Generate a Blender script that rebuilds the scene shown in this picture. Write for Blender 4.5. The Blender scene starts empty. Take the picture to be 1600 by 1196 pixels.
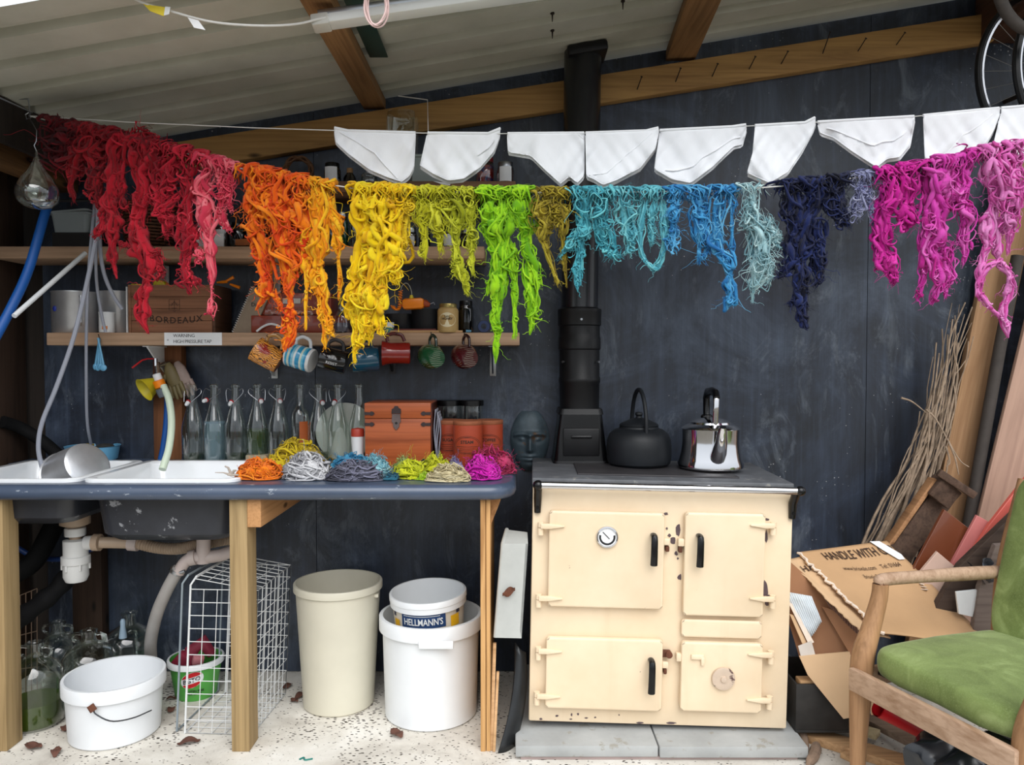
import bpy, bmesh, math, random
import numpy as np
from mathutils import Vector, Matrix, Euler, noise
R = math.radians
PI = math.pi
SC = bpy.context.scene
COL = SC.collection
random.seed(7)

# ---------------------------------------------------------------- camera
CAMZ = 1.40
PITCH = math.atan(36 / 1200)
cam_d = bpy.data.cameras.new('camera')
cam_d.sensor_width = 36
cam_d.lens = 27.0
cam_d.clip_start = 0.05
cam = bpy.data.objects.new('camera', cam_d)
cam.location = (0, 0, CAMZ)
cam.rotation_euler = (PI / 2 - PITCH, 0, 0)
COL.objects.link(cam)
SC.camera = cam

# ---------------------------------------------------------------- sky, exposure
SC.view_settings.view_transform = 'Standard'
SC.view_settings.look = 'None'
SC.view_settings.gamma = 1
SC.view_settings.use_curve_mapping = False
SC.view_settings.exposure = 0.55
wd = bpy.data.worlds.new('overcast_sky')
SC.world = wd
wd.use_nodes = True
nt = wd.node_tree
nt.nodes.clear()
wo = nt.nodes.new('ShaderNodeOutputWorld')
bg = nt.nodes.new('ShaderNodeBackground')
tc = nt.nodes.new('ShaderNodeTexCoord')
sp = nt.nodes.new('ShaderNodeSeparateXYZ')
rp = nt.nodes.new('ShaderNodeValToRGB')
nt.links.new(tc.outputs['Generated'], sp.inputs[0])
nt.links.new(sp.outputs['Z'], rp.inputs[0])
nt.links.new(rp.outputs[0], bg.inputs[0])
nt.links.new(bg.outputs[0], wo.inputs[0])
rp.color_ramp.elements[0].position = 0.0
rp.color_ramp.elements[0].color = (0.62, 0.66, 0.70, 1)
rp.color_ramp.elements[1].position = 0.9
rp.color_ramp.elements[1].color = (1.0, 1.04, 1.1, 1)
bg.inputs[1].default_value = 1.0
# the sun behind thin cloud: a very wide soft source high in front of the shed
sd = bpy.data.lights.new('veiled_sun', 'SUN')
sd.energy = 1.75
sd.angle = R(50)
sd.color = (1.0, 0.985, 0.965)
so = bpy.data.objects.new('veiled_sun', sd)
so.rotation_euler = (R(44), 0, R(14))
so.location = (0.5, -2, 5)
COL.objects.link(so)

# ---------------------------------------------------------------- helpers
_F = Vector((0, math.cos(PITCH), -math.sin(PITCH)))
_U = Vector((0, math.sin(PITCH), math.cos(PITCH)))
_X = Vector((1, 0, 0))
def _dir(px, py):
    return _F + _X * ((px - 800) / 1200) - _U * ((py - 598) / 1200)
def P(px, py, Y):
    """point at depth Y that the photograph shows at (px, py)"""
    d = _dir(px, py)
    t = Y / d.y
    return Vector((d.x * t, Y, CAMZ + d.z * t))
def PZ(px, py, z):
    d = _dir(px, py)
    t = (z - CAMZ) / d.z
    return Vector((d.x * t, d.y * t, z))

def lin(c):
    c = c / 255.0
    return c / 12.92 if c <= 0.04045 else ((c + 0.055) / 1.055) ** 2.4
def C(r, g=None, b=None):
    if isinstance(r, tuple):
        r, g, b = r[:3]
    if isinstance(r, str):
        h = r.lstrip('#')
        r, g, b = (int(h[i:i + 2], 16) for i in (0, 2, 4))
    return (lin(r), lin(g), lin(b), 1)

class MB:
    """collects shapes in one bmesh"""
    def __init__(s):
        s.bm = bmesh.new()
        s.mi = 0
    def raw(s, vs, fs, M=None):
        bv = [s.bm.verts.new(M @ Vector(v) if M else v) for v in vs]
        for f in fs:
            try:
                fc = s.bm.faces.new([bv[i] for i in f])
                fc.material_index = s.mi
            except ValueError:
                pass
        return s
    def box(s, c, size, bev=0.0, rot=None, seg=2):
        b = bmesh.new()
        bmesh.ops.create_cube(b, size=1)
        bmesh.ops.scale(b, vec=size, verts=b.verts)
        if bev > 0:
            bmesh.ops.bevel(b, geom=b.edges[:], offset=min(bev, min(size) * 0.49), segments=seg, profile=0.5, affect='EDGES')
        M = Matrix.Translation(c)
        if rot is not None:
            M = M @ (rot if isinstance(rot, Matrix) else Euler(rot).to_matrix().to_4x4())
        return s._merge(b, M)
    def _merge(s, b, M):
        b.verts.index_update()
        s.raw([v.co[:] for v in b.verts], [[v.index for v in f.verts] for f in b.faces], M)
        b.free()
        return s
    def box2(s, lo, hi, bev=0.0):
        return s.box([(a + b) / 2 for a, b in zip(lo, hi)], [abs(b - a) for a, b in zip(lo, hi)], bev)
    def beam(s, p0, p1, w, h, bev=0.003, up=(0, 0, 1), roll=0):
        """box from p0 to p1, w across, h along up"""
        p0, p1 = Vector(p0), Vector(p1)
        d = (p1 - p0)
        L = d.length
        d.normalize()
        u = Vector(up)
        x = d.cross(u).normalized()
        u = x.cross(d).normalized()
        M3 = Matrix((x, d, u)).transposed()
        if roll:
            M3 = Matrix.Rotation(roll, 3, d) @ M3
        return s.box((p0 + p1) / 2, (w, L, h), bev, M3.to_4x4())
    def tube(s, pts, r, n=8, closed=False, caps=True, flat=1.0):
        pts = [Vector(p) for p in pts]
        m = len(pts)
        rs = r if isinstance(r, (list, tuple)) else [r] * m
        rings = []
        nrm = None
        for i in range(m):
            a = pts[i - 1] if (i > 0 or closed) else pts[i]
            b = pts[(i + 1) % m] if (i < m - 1 or closed) else pts[i]
            t = (b - a)
            if t.length < 1e-9:
                t = Vector((0, 0, 1))
            t.normalize()
            if nrm is None:
                nrm = Vector((0, 0, 1)) if abs(t.z) < 0.9 else Vector((0, 1, 0))
            nrm = nrm - t * nrm.dot(t)
            if nrm.length < 1e-6:
                nrm = t.orthogonal()
            nrm.normalize()
            bn = t.cross(nrm)
            rings.append([pts[i] + (nrm * math.cos(2 * PI * k / n) * flat + bn * math.sin(2 * PI * k / n)) * rs[i] for k in range(n)])
        vs = [v for ring in rings for v in ring]
        fs = []
        for i in range(m if closed else m - 1):
            j = (i + 1) % m
            for k in range(n):
                l = (k + 1) % n
                fs.append((i * n + k, i * n + l, j * n + l, j * n + k))
        if caps and not closed:
            fs.append(tuple(range(n - 1, -1, -1)))
            fs.append(tuple((m - 1) * n + k for k in range(n)))
        return s.raw(vs, fs)
    def cyl(s, p0, p1, r0, r1=None, n=20, caps=True):
        return s.tube([p0, p1], [r0, r0 if r1 is None else r1], n, caps=caps)
    def lathe(s, prof, n=32, M=None, caps=(False, False), sx=1.0):
        vs, fs = [], []
        m = len(prof)
        for (r, z) in prof:
            for k in range(n):
                a = 2 * PI * k / n
                vs.append((r * math.cos(a) * sx, r * math.sin(a), z))
        for i in range(m - 1):
            for k in range(n):
                l = (k + 1) % n
                fs.append((i * n + k, i * n + l, (i + 1) * n + l, (i + 1) * n + k))
        if caps[0]:
            fs.append(tuple(range(n - 1, -1, -1)))
        if caps[1]:
            fs.append(tuple((m - 1) * n + k for k in range(n)))
        return s.raw(vs, fs, M)
    def prism(s, poly, z0, z1, M=None, bev=0):
        """poly in xy, extruded z0..z1"""
        b = bmesh.new()
        lo = [b.verts.new((x, y, z0)) for x, y in poly]
        hi = [b.verts.new((x, y, z1)) for x, y in poly]
        n = len(poly)
        b.faces.new(lo[::-1])
        b.faces.new(hi)
        for i in range(n):
            j = (i + 1) % n
            b.faces.new((lo[i], lo[j], hi[j], hi[i]))
        bmesh.ops.recalc_face_normals(b, faces=b.faces[:])
        if bev:
            bmesh.ops.bevel(b, geom=b.edges[:], offset=bev, segments=2, profile=0.5, affect='EDGES')
        return s._merge(b, M or Matrix())
    def slab(s, quad, th, nrm=None):
        """thin polygonal sheet from 3D corners, thickness th along its normal"""
        q = [Vector(p) for p in quad]
        if nrm is None:
            nrm = (q[1] - q[0]).cross(q[2] - q[0]).normalized()
        n = len(q)
        vs = q + [p + Vector(nrm) * th for p in q]
        fs = [tuple(range(n))[::-1], tuple(range(n, 2 * n))] + [(i, (i + 1) % n, n + (i + 1) % n, n + i) for i in range(n)]
        return s.raw(vs, fs)
    def ball(s, c, r, u=16, v=10, M=None):
        r = (r, r, r) if not isinstance(r, (tuple, list)) else r
        vs, fs = [], []
        c = Vector(c)
        for j in range(v + 1):
            t = PI * j / v
            for k in range(u):
                a = 2 * PI * k / u
                p = Vector((r[0] * math.sin(t) * math.cos(a), r[1] * math.sin(t) * math.sin(a), r[2] * math.cos(t)))
                if M:
                    p = M @ p
                vs.append(c + p)
        for j in range(v):
            for k in range(u):
                l = (k + 1) % u
                fs.append((j * u + k, (j + 1) * u + k, (j + 1) * u + l, j * u + l))
        s.raw(vs, fs)
        bmesh.ops.remove_doubles(s.bm, verts=s.bm.verts[-len(vs):], dist=1e-7)
        return s
    def grid(s, fn, nu, nv):
        vs = [fn(i / nu, j / nv) for j in range(nv + 1) for i in range(nu + 1)]
        fs = [(j * (nu + 1) + i, j * (nu + 1) + i + 1, (j + 1) * (nu + 1) + i + 1, (j + 1) * (nu + 1) + i) for j in range(nv) for i in range(nu)]
        return s.raw(vs, fs)
    def xf(s, M):
        bmesh.ops.transform(s.bm, matrix=M, verts=s.bm.verts)
        return s
    def build(s, name, m, parent=None, world=False, sharp=38, mods=None):
        if parent is not None and world:
            root = parent
            while root.parent:
                root = root.parent
            s.xf(root.matrix_basis.inverted())
        org = Vector((0, 0, 0))
        if parent is None:
            co = [v.co for v in s.bm.verts]
            xs, ys, zs = [c.x for c in co], [c.y for c in co], [c.z for c in co]
            org = Vector(((min(xs) + max(xs)) / 2, (min(ys) + max(ys)) / 2, min(zs)))
            s.xf(Matrix.Translation(-org))
        bmesh.ops.recalc_face_normals(s.bm, faces=s.bm.faces[:])
        me = bpy.data.meshes.new(name)
        s.bm.to_mesh(me)
        s.bm.free()
        for x in (m if isinstance(m, (list, tuple)) else [m]):
            me.materials.append(x)
        me.polygons.foreach_set('use_smooth', [True] * len(me.polygons))
        if sharp < 180:
            me.set_sharp_from_angle(angle=R(sharp))
        o = bpy.data.objects.new(name, me)
        o.location = org
        COL.objects.link(o)
        if parent is not None:
            o.parent = parent
        return o

def tag(o, label, cat, group=None, kind=None):
    if label:
        o['label'] = label
    if cat:
        o['category'] = cat
    if group:
        o['group'] = group
    if kind:
        o['kind'] = kind
    return o
def thing(name, label, cat, loc=(0, 0, 0), rot=(0, 0, 0), group=None):
    o = bpy.data.objects.new(name, None)
    o.empty_display_size = 0.05
    COL.objects.link(o)
    M = Matrix.Translation(loc) @ (rot if isinstance(rot, Matrix) else Euler(rot).to_matrix().to_4x4())
    o.matrix_basis = M
    return tag(o, label, cat, group)
def solo(name, label, cat, mb, m, group=None, **k):
    return tag(mb.build(name, m, **k), label, cat, group)
def struct(name, mb, m, parent=None, **k):
    o = mb.build(name, m, parent, **k)
    if parent is None:
        o['kind'] = 'structure'
    return o
def dup(root, M=None, label=None, group=None):
    r = root.copy()
    COL.objects.link(r)
    if M is not None:
        r.matrix_basis = M
    if label:
        r['label'] = label
    if group:
        r['group'] = group
    for ch in list(root.children):
        c = ch.copy()
        COL.objects.link(c)
        c.parent = r
        for g in list(ch.children):
            d = g.copy()
            COL.objects.link(d)
            d.parent = c
    return r
def text_mesh(s, size, depth=0.0006, align='CENTER', shear=0, space=1.0, bold=0.0):
    cu = bpy.data.curves.new('lettering', 'FONT')
    cu.body = s
    cu.size = size
    cu.extrude = depth
    cu.offset = bold
    cu.align_x = align
    cu.align_y = 'CENTER'
    cu.shear = shear
    cu.space_character = space
    cu.resolution_u = 3
    o = bpy.data.objects.new('lettering', cu)
    COL.objects.link(o)
    bpy.context.view_layer.update()
    dg = bpy.context.evaluated_depsgraph_get()
    me = bpy.data.meshes.new_from_object(o.evaluated_get(dg))
    bpy.data.objects.remove(o)
    bpy.data.curves.remove(cu)
    return me
def lettering(s, size, M, m, parent, depth=0.0006, name='lettering', bend=None, world=False, **k):
    me = text_mesh(s, size, depth, **k)
    me.name = name
    for v in me.vertices:
        if bend:
            v.co = bend(v.co)
    if world:
        M = parent.matrix_basis.inverted() @ M
    me.transform(M)
    me.materials.clear()
    me.materials.append(m)
    o = bpy.data.objects.new(name, me)
    COL.objects.link(o)
    o.parent = parent
    return o
FRONT = Matrix.Rotation(PI / 2, 4, 'X')      # xy-plane text turned to stand facing -Y
def spline(pts, n):
    """Catmull-Rom through pts, n samples (works for any tuple length)"""
    a = np.array([tuple(p) for p in pts], float)
    a = np.vstack([2 * a[0] - a[1], a, 2 * a[-1] - a[-2]])
    out = []
    m = len(a) - 3
    for q in np.linspace(0, m - 1e-6, n):
        i = int(q)
        t = q - i
        p0, p1, p2, p3 = a[i:i + 4]
        out.append(0.5 * ((2 * p1) + (p2 - p0) * t + (2 * p0 - 5 * p1 + 4 * p2 - p3) * t * t + (3 * p1 - p0 - 3 * p2 + p3) * t ** 3))
    return np.array(out)

# ---------------------------------------------------------------- materials
def _base(name):
    m = bpy.data.materials.new(name)
    m.use_nodes = True
    t = m.node_tree
    return m, t, t.nodes['Principled BSDF']
def _n(t, typ, **k):
    n = t.nodes.new('ShaderNode' + typ)
    for a, b in k.items():
        if a in n.inputs:
            n.inputs[a].default_value = b
        else:
            setattr(n, a, b)
    return n
def _ramp(t, src, stops):
    r = t.nodes.new('ShaderNodeValToRGB')
    e = r.color_ramp.elements
    while len(e) < len(stops):
        e.new(0.5)
    for i, (p, c) in enumerate(stops):
        e[i].position = p
        e[i].color = c if len(c) == 4 else (*c, 1)
    t.links.new(src, r.inputs[0])
    return r.outputs[0]
def _coord(t, scale=(1, 1, 1), rot=(0, 0, 0)):
    tc = t.nodes.new('ShaderNodeTexCoord')
    mp = t.nodes.new('ShaderNodeMapping')
    mp.inputs['Scale'].default_value = scale
    mp.inputs['Rotation'].default_value = rot
    t.links.new(tc.outputs['Object'], mp.inputs[0])
    return mp.outputs[0]
def _noise(t, vec, scale, detail=4, rough=0.6, dist=0.0):
    n = _n(t, 'TexNoise', Scale=scale, Detail=detail, Roughness=rough, Distortion=dist)
    t.links.new(vec, n.inputs['Vector'])
    return n.outputs['Fac']
def _mix(t, fac, a, b, mode='MIX'):
    m = t.nodes.new('ShaderNodeMix')
    m.data_type = 'RGBA'
    m.blend_type = mode
    for idx, v in ((0, fac), (6, a), (7, b)):
        if hasattr(v, 'is_linked') or hasattr(v, 'links'):
            t.links.new(v, m.inputs[idx])
        else:
            m.inputs[idx].default_value = v
    return m.outputs[2]
def _bump(t, b, src, strength, dist=0.002):
    n = _n(t, 'Bump', Strength=strength, Distance=dist)
    t.links.new(src, n.inputs['Height'])
    t.links.new(n.outputs[0], b.inputs['Normal'])
def mat(name, col, rough=0.55, metal=0.0, var=0.12, vs=6.0, bump=0.0, bs=60.0, spec=0.5, coat=0.0, stain=None, stain_s=8, stain_t=0.62, vscale=(1, 1, 1), sheen=0):
    """painted / plain surface: mottled base colour, optional stain patches, fine relief"""
    m, t, b = _base(name)
    v = _coord(t, vscale)
    col = C(col) if isinstance(col, str) else (col if len(col) == 4 else C(*col))
    dk = tuple(c * (1 - var) for c in col[:3]) + (1,)
    lt = tuple(min(1, c * (1 + var)) for c in col[:3]) + (1,)
    f = _noise(t, v, vs)
    c = _ramp(t, f, [(0.3, dk), (0.7, lt)])
    if stain:
        f2 = _noise(t, v, stain_s, 6, 0.65)
        k = _ramp(t, f2, [(stain_t, (0, 0, 0)), (stain_t + 0.05, (1, 1, 1))])
        c = _mix(t, k, c, C(stain))
    t.links.new(c, b.inputs['Base Color'])
    b.inputs['Roughness'].default_value = rough
    b.inputs['Metallic'].default_value = metal
    b.inputs['Specular IOR Level'].default_value = spec
    b.inputs['Coat Weight'].default_value = coat
    b.inputs['Sheen Weight'].default_value = sheen
    if bump:
        _bump(t, b, _noise(t, v, bs, 5), bump)
    return m
def wood(name, c1, c2, axis=0, scale=1.0, rough=0.7, knots=True, dark=None):
    """grain runs along the object's local axis"""
    m, t, b = _base(name)
    s = [22 * scale] * 3
    s[axis] = 1.6 * scale
    v = _coord(t, s)
    f = _noise(t, v, 1.0, 6, 0.6, 0.6)
    c = _ramp(t, f, [(0.25, C(c2)), (0.5, C(c1)), (0.75, tuple(min(1, x * 1.12) for x in C(c1)[:3]))])
    s2 = [120 * scale] * 3
    s2[axis] = 3.0 * scale
    f2 = _noise(t, _coord(t, s2), 1.0, 3, 0.5, 0.3)
    c = _mix(t, _ramp(t, f2, [(0.45, (0, 0, 0)), (0.75, (0.55, 0.55, 0.55))]), c, C(c2))
    if knots:
        s3 = [9 * scale] * 3
        s3[axis] = 3.5 * scale
        vo = _n(t, 'TexVoronoi', Scale=1.0)
        t.links.new(_coord(t, s3), vo.inputs['Vector'])
        k = _ramp(t, vo.outputs['Distance'], [(0.06, (1, 1, 1)), (0.12, (0, 0, 0))])
        dkc = C(dark) if dark else tuple(x * 0.35 for x in C(c2)[:3]) + (1,)
        c = _mix(t, k, c, dkc)
    t.links.new(c, b.inputs['Base Color'])
    b.inputs['Roughness'].default_value = rough
    b.inputs['Specular IOR Level'].default_value = 0.3
    _bump(t, b, f2, 0.25, 0.0015)
    return m
def glass(name, tint='#e8efec', gl=1.0):
    """thin-walled clear glass or plastic: see-through with Fresnel reflection"""
    m = bpy.data.materials.new(name)
    m.use_nodes = True
    t = m.node_tree
    t.nodes.clear()
    o = t.nodes.new('ShaderNodeOutputMaterial')
    tr = _n(t, 'BsdfTransparent', Color=C(tint))
    gs = _n(t, 'BsdfGlossy', Roughness=0.04, Color=(1, 1, 1, 1))
    fr = _n(t, 'LayerWeight', Blend=0.28)
    mx = t.nodes.new('ShaderNodeMixShader')
    mul = _n(t, 'Math', operation='MULTIPLY')
    mul.inputs[1].default_value = 0.55 * gl
    ad = _n(t, 'Math', operation='ADD')
    ad.inputs[1].default_value = 0.035 * gl
    t.links.new(fr.outputs['Facing'], mul.inputs[0])
    t.links.new(mul.outputs[0], ad.inputs[0])
    t.links.new(ad.outputs[0], mx.inputs[0])
    t.links.new(tr.outputs[0], mx.inputs[1])
    t.links.new(gs.outputs[0], mx.inputs[2])
    t.links.new(mx.outputs[0], o.inputs[0])
    return m
def cloudy(name, col, alpha, rough=0.35):
    """translucent liquid or frosted plastic: diffuse body let through by alpha"""
    m, t, b = _base(name)
    b.inputs['Base Color'].default_value = C(col)
    b.inputs['Roughness'].default_value = rough
    b.inputs['Alpha'].default_value = alpha
    return m
def wool_mat(name, c1, c2, c3):
    m, t, b = _base(name)
    g = t.nodes.new('ShaderNodeNewGeometry')
    v = _coord(t)
    f = _noise(t, v, 9, 3)
    ad = _n(t, 'Math', operation='MULTIPLY_ADD')
    ad.inputs[1].default_value = 0.75
    t.links.new(g.outputs['Random Per Island'], ad.inputs[0])
    sb = _n(t, 'Math', operation='MULTIPLY_ADD')
    sb.inputs[1].default_value = 0.9
    sb.inputs[2].default_value = -0.32
    t.links.new(f, sb.inputs[0])
    t.links.new(sb.outputs[0], ad.inputs[2])
    c = _ramp(t, ad.outputs[0], [(0.1, C(c1)), (0.5, C(c2)), (0.95, C(c3))])
    t.links.new(c, b.inputs['Base Color'])
    b.inputs['Roughness'].default_value = 0.85
    b.inputs['Specular IOR Level'].default_value = 0.15
    b.inputs['Sheen Weight'].default_value = 0.12
    f2 = _noise(t, v, 330, 4, 0.75)
    _bump(t, b, f2, 0.9, 0.005)
    return m

M = {}
M['black_iron'] = mat('black_iron', (15, 15, 17), 0.42, 0.0, 0.3, 12, 0.15, 150, 0.35)
M['black_gloss'] = mat('black_gloss', (10, 10, 12), 0.25, 0, 0.3, 8, 0, 60, 0.4)
M['chrome'] = mat('chrome', (215, 215, 218), 0.09, 1.0, 0.03, 5)
M['steel'] = mat('steel', (165, 168, 172), 0.3, 1.0, 0.1, 9)
M['aluminium'] = mat('aluminium', (200, 202, 206), 0.36, 0.75, 0.12, 10, 0.08, 90)
M['dark_steel'] = mat('dark_steel', (70, 72, 76), 0.45, 0.7, 0.25, 12)
M['rust'] = mat('rust', (96, 56, 38), 0.85, 0.1, 0.35, 40, 0.3, 120)
M['white_plastic'] = mat('white_plastic', (226, 229, 231), 0.38, 0, 0.03, 5)
M['white_paint'] = mat('white_paint', (222, 224, 224), 0.5, 0, 0.05, 6)
M['cream_plastic'] = mat('cream_plastic', (206, 201, 183), 0.45, 0, 0.05, 4)
M['grey_plastic'] = mat('grey_plastic', (196, 186, 176), 0.4, 0, 0.06, 10)
M['glass'] = glass('clear_glass', '#f0f5f2', 1.7)
M['green_glass'] = glass('greenish_glass', '#c9dccb')
M['paper'] = mat('white_paper', (228, 229, 230), 0.8, 0, 0.04, 8)
M['ink'] = mat('black_ink', (22, 22, 24), 0.7)
M['print'] = mat('brown_print', (58, 38, 26), 0.8)
M['string'] = mat('white_string', (225, 224, 220), 0.8, 0, 0.05)
M['cotton'] = mat('white_cotton', (240, 242, 246), 0.85, 0, 0.02, 6, 0.25, 260, 0.2, sheen=0.1)
M['blue_plastic'] = mat('light_blue_plastic', (98, 160, 196), 0.4, 0, 0.06, 6)
M['blue_hose'] = mat('blue_hose', (10, 78, 152), 0.5, 0, 0.06, 6)
M['tube_plastic'] = mat('milky_tube', (150, 154, 166), 0.35, 0, 0.05, 6)
M['red_plastic'] = mat('red_plastic', (190, 20, 30), 0.4, 0, 0.06, 6)
M['orange_plastic'] = mat('orange_plastic', (236, 130, 8), 0.35, 0, 0.05, 6)
M['pale_wood'] = wood('pale_pine', '#c9a176', '#a57c50', 0)
# ================================================================ STRUCTURE
WY = 3.40                      # face of the back wall
def roof_z(x):
    return 2.642 + 0.171 * x

def wall_mat():
    m, t, b = _base('slate_painted_plywood')
    streak = _noise(t, _coord(t, (26, 26, 1.3)), 1.0, 6, 0.62, 0.4)
    cloud = _noise(t, _coord(t, (1, 1, 1)), 1.7, 9, 0.70, 0.9)
    fine = _noise(t, _coord(t, (130, 130, 7)), 1.0, 3)
    c = _ramp(t, streak, [(0.3, C(20, 22, 27)), (0.5, C(41, 49, 63)), (0.74, C(72, 84, 104))])
    c2 = _ramp(t, cloud, [(0.34, C(15, 16, 19)), (0.5, C(42, 51, 67)), (0.68, C(88, 101, 121))])
    c = _mix(t, 0.6, c, c2)
    # chalky scuffs
    scuff = _noise(t, _coord(t, (5, 5, 2.6)), 1.0, 9, 0.75, 1.2)
    k = _ramp(t, scuff, [(0.54, (0, 0, 0)), (0.72, (0.5, 0.5, 0.5))])
    c = _mix(t, k, c, C(128, 138, 150))
    # paint specks
    vo = _n(t, 'TexVoronoi', Scale=42.0)
    t.links.new(_coord(t), vo.inputs['Vector'])
    msk = _noise(t, _coord(t), 3.1, 3)
    sz = _ramp(t, msk, [(0.5, (0, 0, 0)), (0.7, (0.16, 0.16, 0.16))])
    lt = _n(t, 'Math', operation='LESS_THAN')
    t.links.new(vo.outputs['Distance'], lt.inputs[0])
    t.links.new(sz, lt.inputs[1])
    c = _mix(t, lt.outputs[0], c, C(150, 152, 155))
    c = _mix(t, _ramp(t, fine, [(0.4, (0.0, 0.0, 0.0)), (0.8, (0.35, 0.35, 0.35))]), c, C(30, 34, 40))
    t.links.new(c, b.inputs['Base Color'])
    b.inputs['Roughness'].default_value = 0.4
    b.inputs['Specular IOR Level'].default_value = 0.55
    _bump(t, b, streak, 0.12, 0.003)
    return m
M['wall'] = wall_mat()
M['dark_timber'] = wood('dark_stained_timber', '#3a2a20', '#241912', 2)
M['dark_board'] = wood('dark_board', '#2b241f', '#191412', 2)

def floor_mat():
    m, t, b = _base('whitewashed_concrete')
    v = _coord(t)
    a = _noise(t, v, 3.0, 8, 0.68, 0.3)
    c = _ramp(t, a, [(0.28, C(172, 165, 155)), (0.5, C(212, 207, 197)), (0.7, C(232, 229, 222))])
    d = _noise(t, v, 38, 6, 0.75, 0.8)
    c = _mix(t, _ramp(t, d, [(0.6, (0, 0, 0)), (0.68, (0.75, 0.75, 0.75))]), c, C(112, 104, 94))
    vo = _n(t, 'TexVoronoi', Scale=46.0)
    t.links.new(_coord(t, (1, 1.9, 1), (0, 0, 0.6)), vo.inputs['Vector'])
    msk = _noise(t, v, 5.0, 3)
    sz = _ramp(t, msk, [(0.3, (0, 0, 0)), (0.62, (0.32, 0.32, 0.32))])
    lt = _n(t, 'Math', operation='LESS_THAN')
    t.links.new(vo.outputs['Distance'], lt.inputs[0])
    t.links.new(sz, lt.inputs[1])
    c = _mix(t, lt.outputs[0], c, C(58, 50, 44))
    t.links.new(c, b.inputs['Base Color'])
    b.inputs['Roughness'].default_value = 0.85
    b.inputs['Specular IOR Level'].default_value = 0.2
    _bump(t, b, d, 0.3, 0.004)
    return m
mb = MB().box2((-2.35, 1.0, -0.10), (2.9, 3.46, 0.0), 0.0)
struct('floor', mb, floor_mat())
mb = MB()
mb.raw([(-30, -40, -0.04), (30, -40, -0.04), (30, 8, -0.04), (-30, 8, -0.04)], [(0, 1, 2, 3)])
struct('ground', mb, mat('trodden_earth', (96, 90, 78), 0.9, 0, 0.25, 1.5, 0.3, 30))

# back wall: framing with four plywood sheets, butt joints left open
root = struct('wall_back', MB().prism([(-2.35, 0), (2.9, 0), (2.9, roof_z(2.9) - 0.01), (-2.35, roof_z(-2.35) - 0.01)], -0.05, -0.014, Matrix.Translation((0, WY, 0)) @ Matrix.Rotation(PI / 2, 4, 'X')), M['dark_board'])
for x0, x1 in ((-2.07, -0.8725), (-0.8700, 0.3465), (0.3490, 1.5675), (1.5700, 2.88)):
    mb = MB()
    Mx = Matrix.Translation((0, WY + 0.012, 0)) @ Matrix.Rotation(PI / 2, 4, 'X')
    mb.prism([(x0, 0.004), (x1, 0.004), (x1, roof_z(x1) - 0.004), (x0, roof_z(x0) - 0.004)], 0, 0.012, Mx)
    mb.build('wall_sheet', M['wall'], root, world=True)
# left wall, dark boards, with its top plate
root = struct('wall_left', MB().box2((-2.19, 1.9, 0), (-2.16, WY, 2.7)), M['dark_board'])
for k in range(6):
    y = WY - 0.012 - k * 0.2
    MB().box2((-2.16, y - 0.19, 0.0), (-2.142, y, 2.3), 0.003).build('board', M['dark_timber'], root, world=True)
tp = wood('weathered_plate', '#7a5836', '#4a3420', 1)
struct('trim_1', MB().beam((-1.95, 1.9, 2.17), (-1.95, WY, 2.17), 0.09, 0.075, 0.004), tp)
# dark eaves board between plate and roof sheet
struct('trim_2', MB().box2((-1.82, 2.15, 2.17), (-1.80, WY, roof_z(-1.82) - 0.001)), M['dark_board'])

# roof: box-profile steel sheets running up to the right
def roof_mat():
    m, t, b = _base('grey_cream_coated_steel')
    v = _coord(t, (2, 2, 2))
    c = _ramp(t, _noise(t, v, 1.5, 5, 0.6), [(0.3, C(178, 178, 163)), (0.7, C(204, 203, 190))])
    t.links.new(c, b.inputs['Base Color'])
    b.inputs['Roughness'].default_value = 0.5
    return m
M['roof'] = roof_mat()
prof = []
y = 2.20
while y < WY + 0.02:
    prof += [(y, 0), (y + 0.094, 0), (y + 0.102, 0.036), (y + 0.118, 0.036), (y + 0.124, 0.016), (y + 0.138, 0.016), (y + 0.144, 0.036), (y + 0.160, 0.036), (y + 0.168, 0)]
    y += 0.19
roofroot = None
for x0, x1, dz in ((-2.25, -0.62, 0.0), (-0.64, 0.40, 0.0016), (0.38, 1.42, 0.0032), (1.40, 2.9, 0.0048)):
    vs, fs = [], []
    n = len(prof)
    for x in (x0, x1):
        for (yy, h) in prof:
            vs.append((x, yy, roof_z(x) + h + dz))
    for i in range(n - 1):
        fs.append((i, i + 1, n + i + 1, n + i))
    vs2 = [(a, b, c + 0.0012) for a, b, c in vs]
    k = len(vs)
    fs += [tuple(q + k for q in f[::-1]) for f in fs]
    mb = MB().raw(vs + vs2, fs)
    if roofroot is None:
        roofroot = struct('ceiling', mb, M['roof'])
    else:
        mb.xf(Matrix.Translation(-Vector(roofroot.location)))
        mb.build('roof_sheet', M['roof'], roofroot)

# timbers
M['beam_wood'] = wood('treated_pine_beam', '#a8824e', '#765634', 0, 0.8)
M['rafter_wood'] = wood('treated_pine_rafter', '#97714a', '#65482c', 1, 0.8)
a, b = P(235, 232.5 + 21, WY - 0.025), P(1545, 24.5 + 21, WY - 0.025)
struct('trim_3', MB().beam(a, b, 0.05, 0.12, 0.003), M['beam_wood'])
r1 = MB().beam((-0.60, 2.15, 2.517), (-0.60, WY - 0.002, 2.517), 0.095, 0.046, 0.003)
struct('trim_4', r1, M['rafter_wood'])
r2 = MB().beam((0.655, 2.15, 2.728), (0.735, WY - 0.002, 2.728), 0.125, 0.046, 0.003)
struct('trim_5', r2, M['rafter_wood'])
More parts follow.
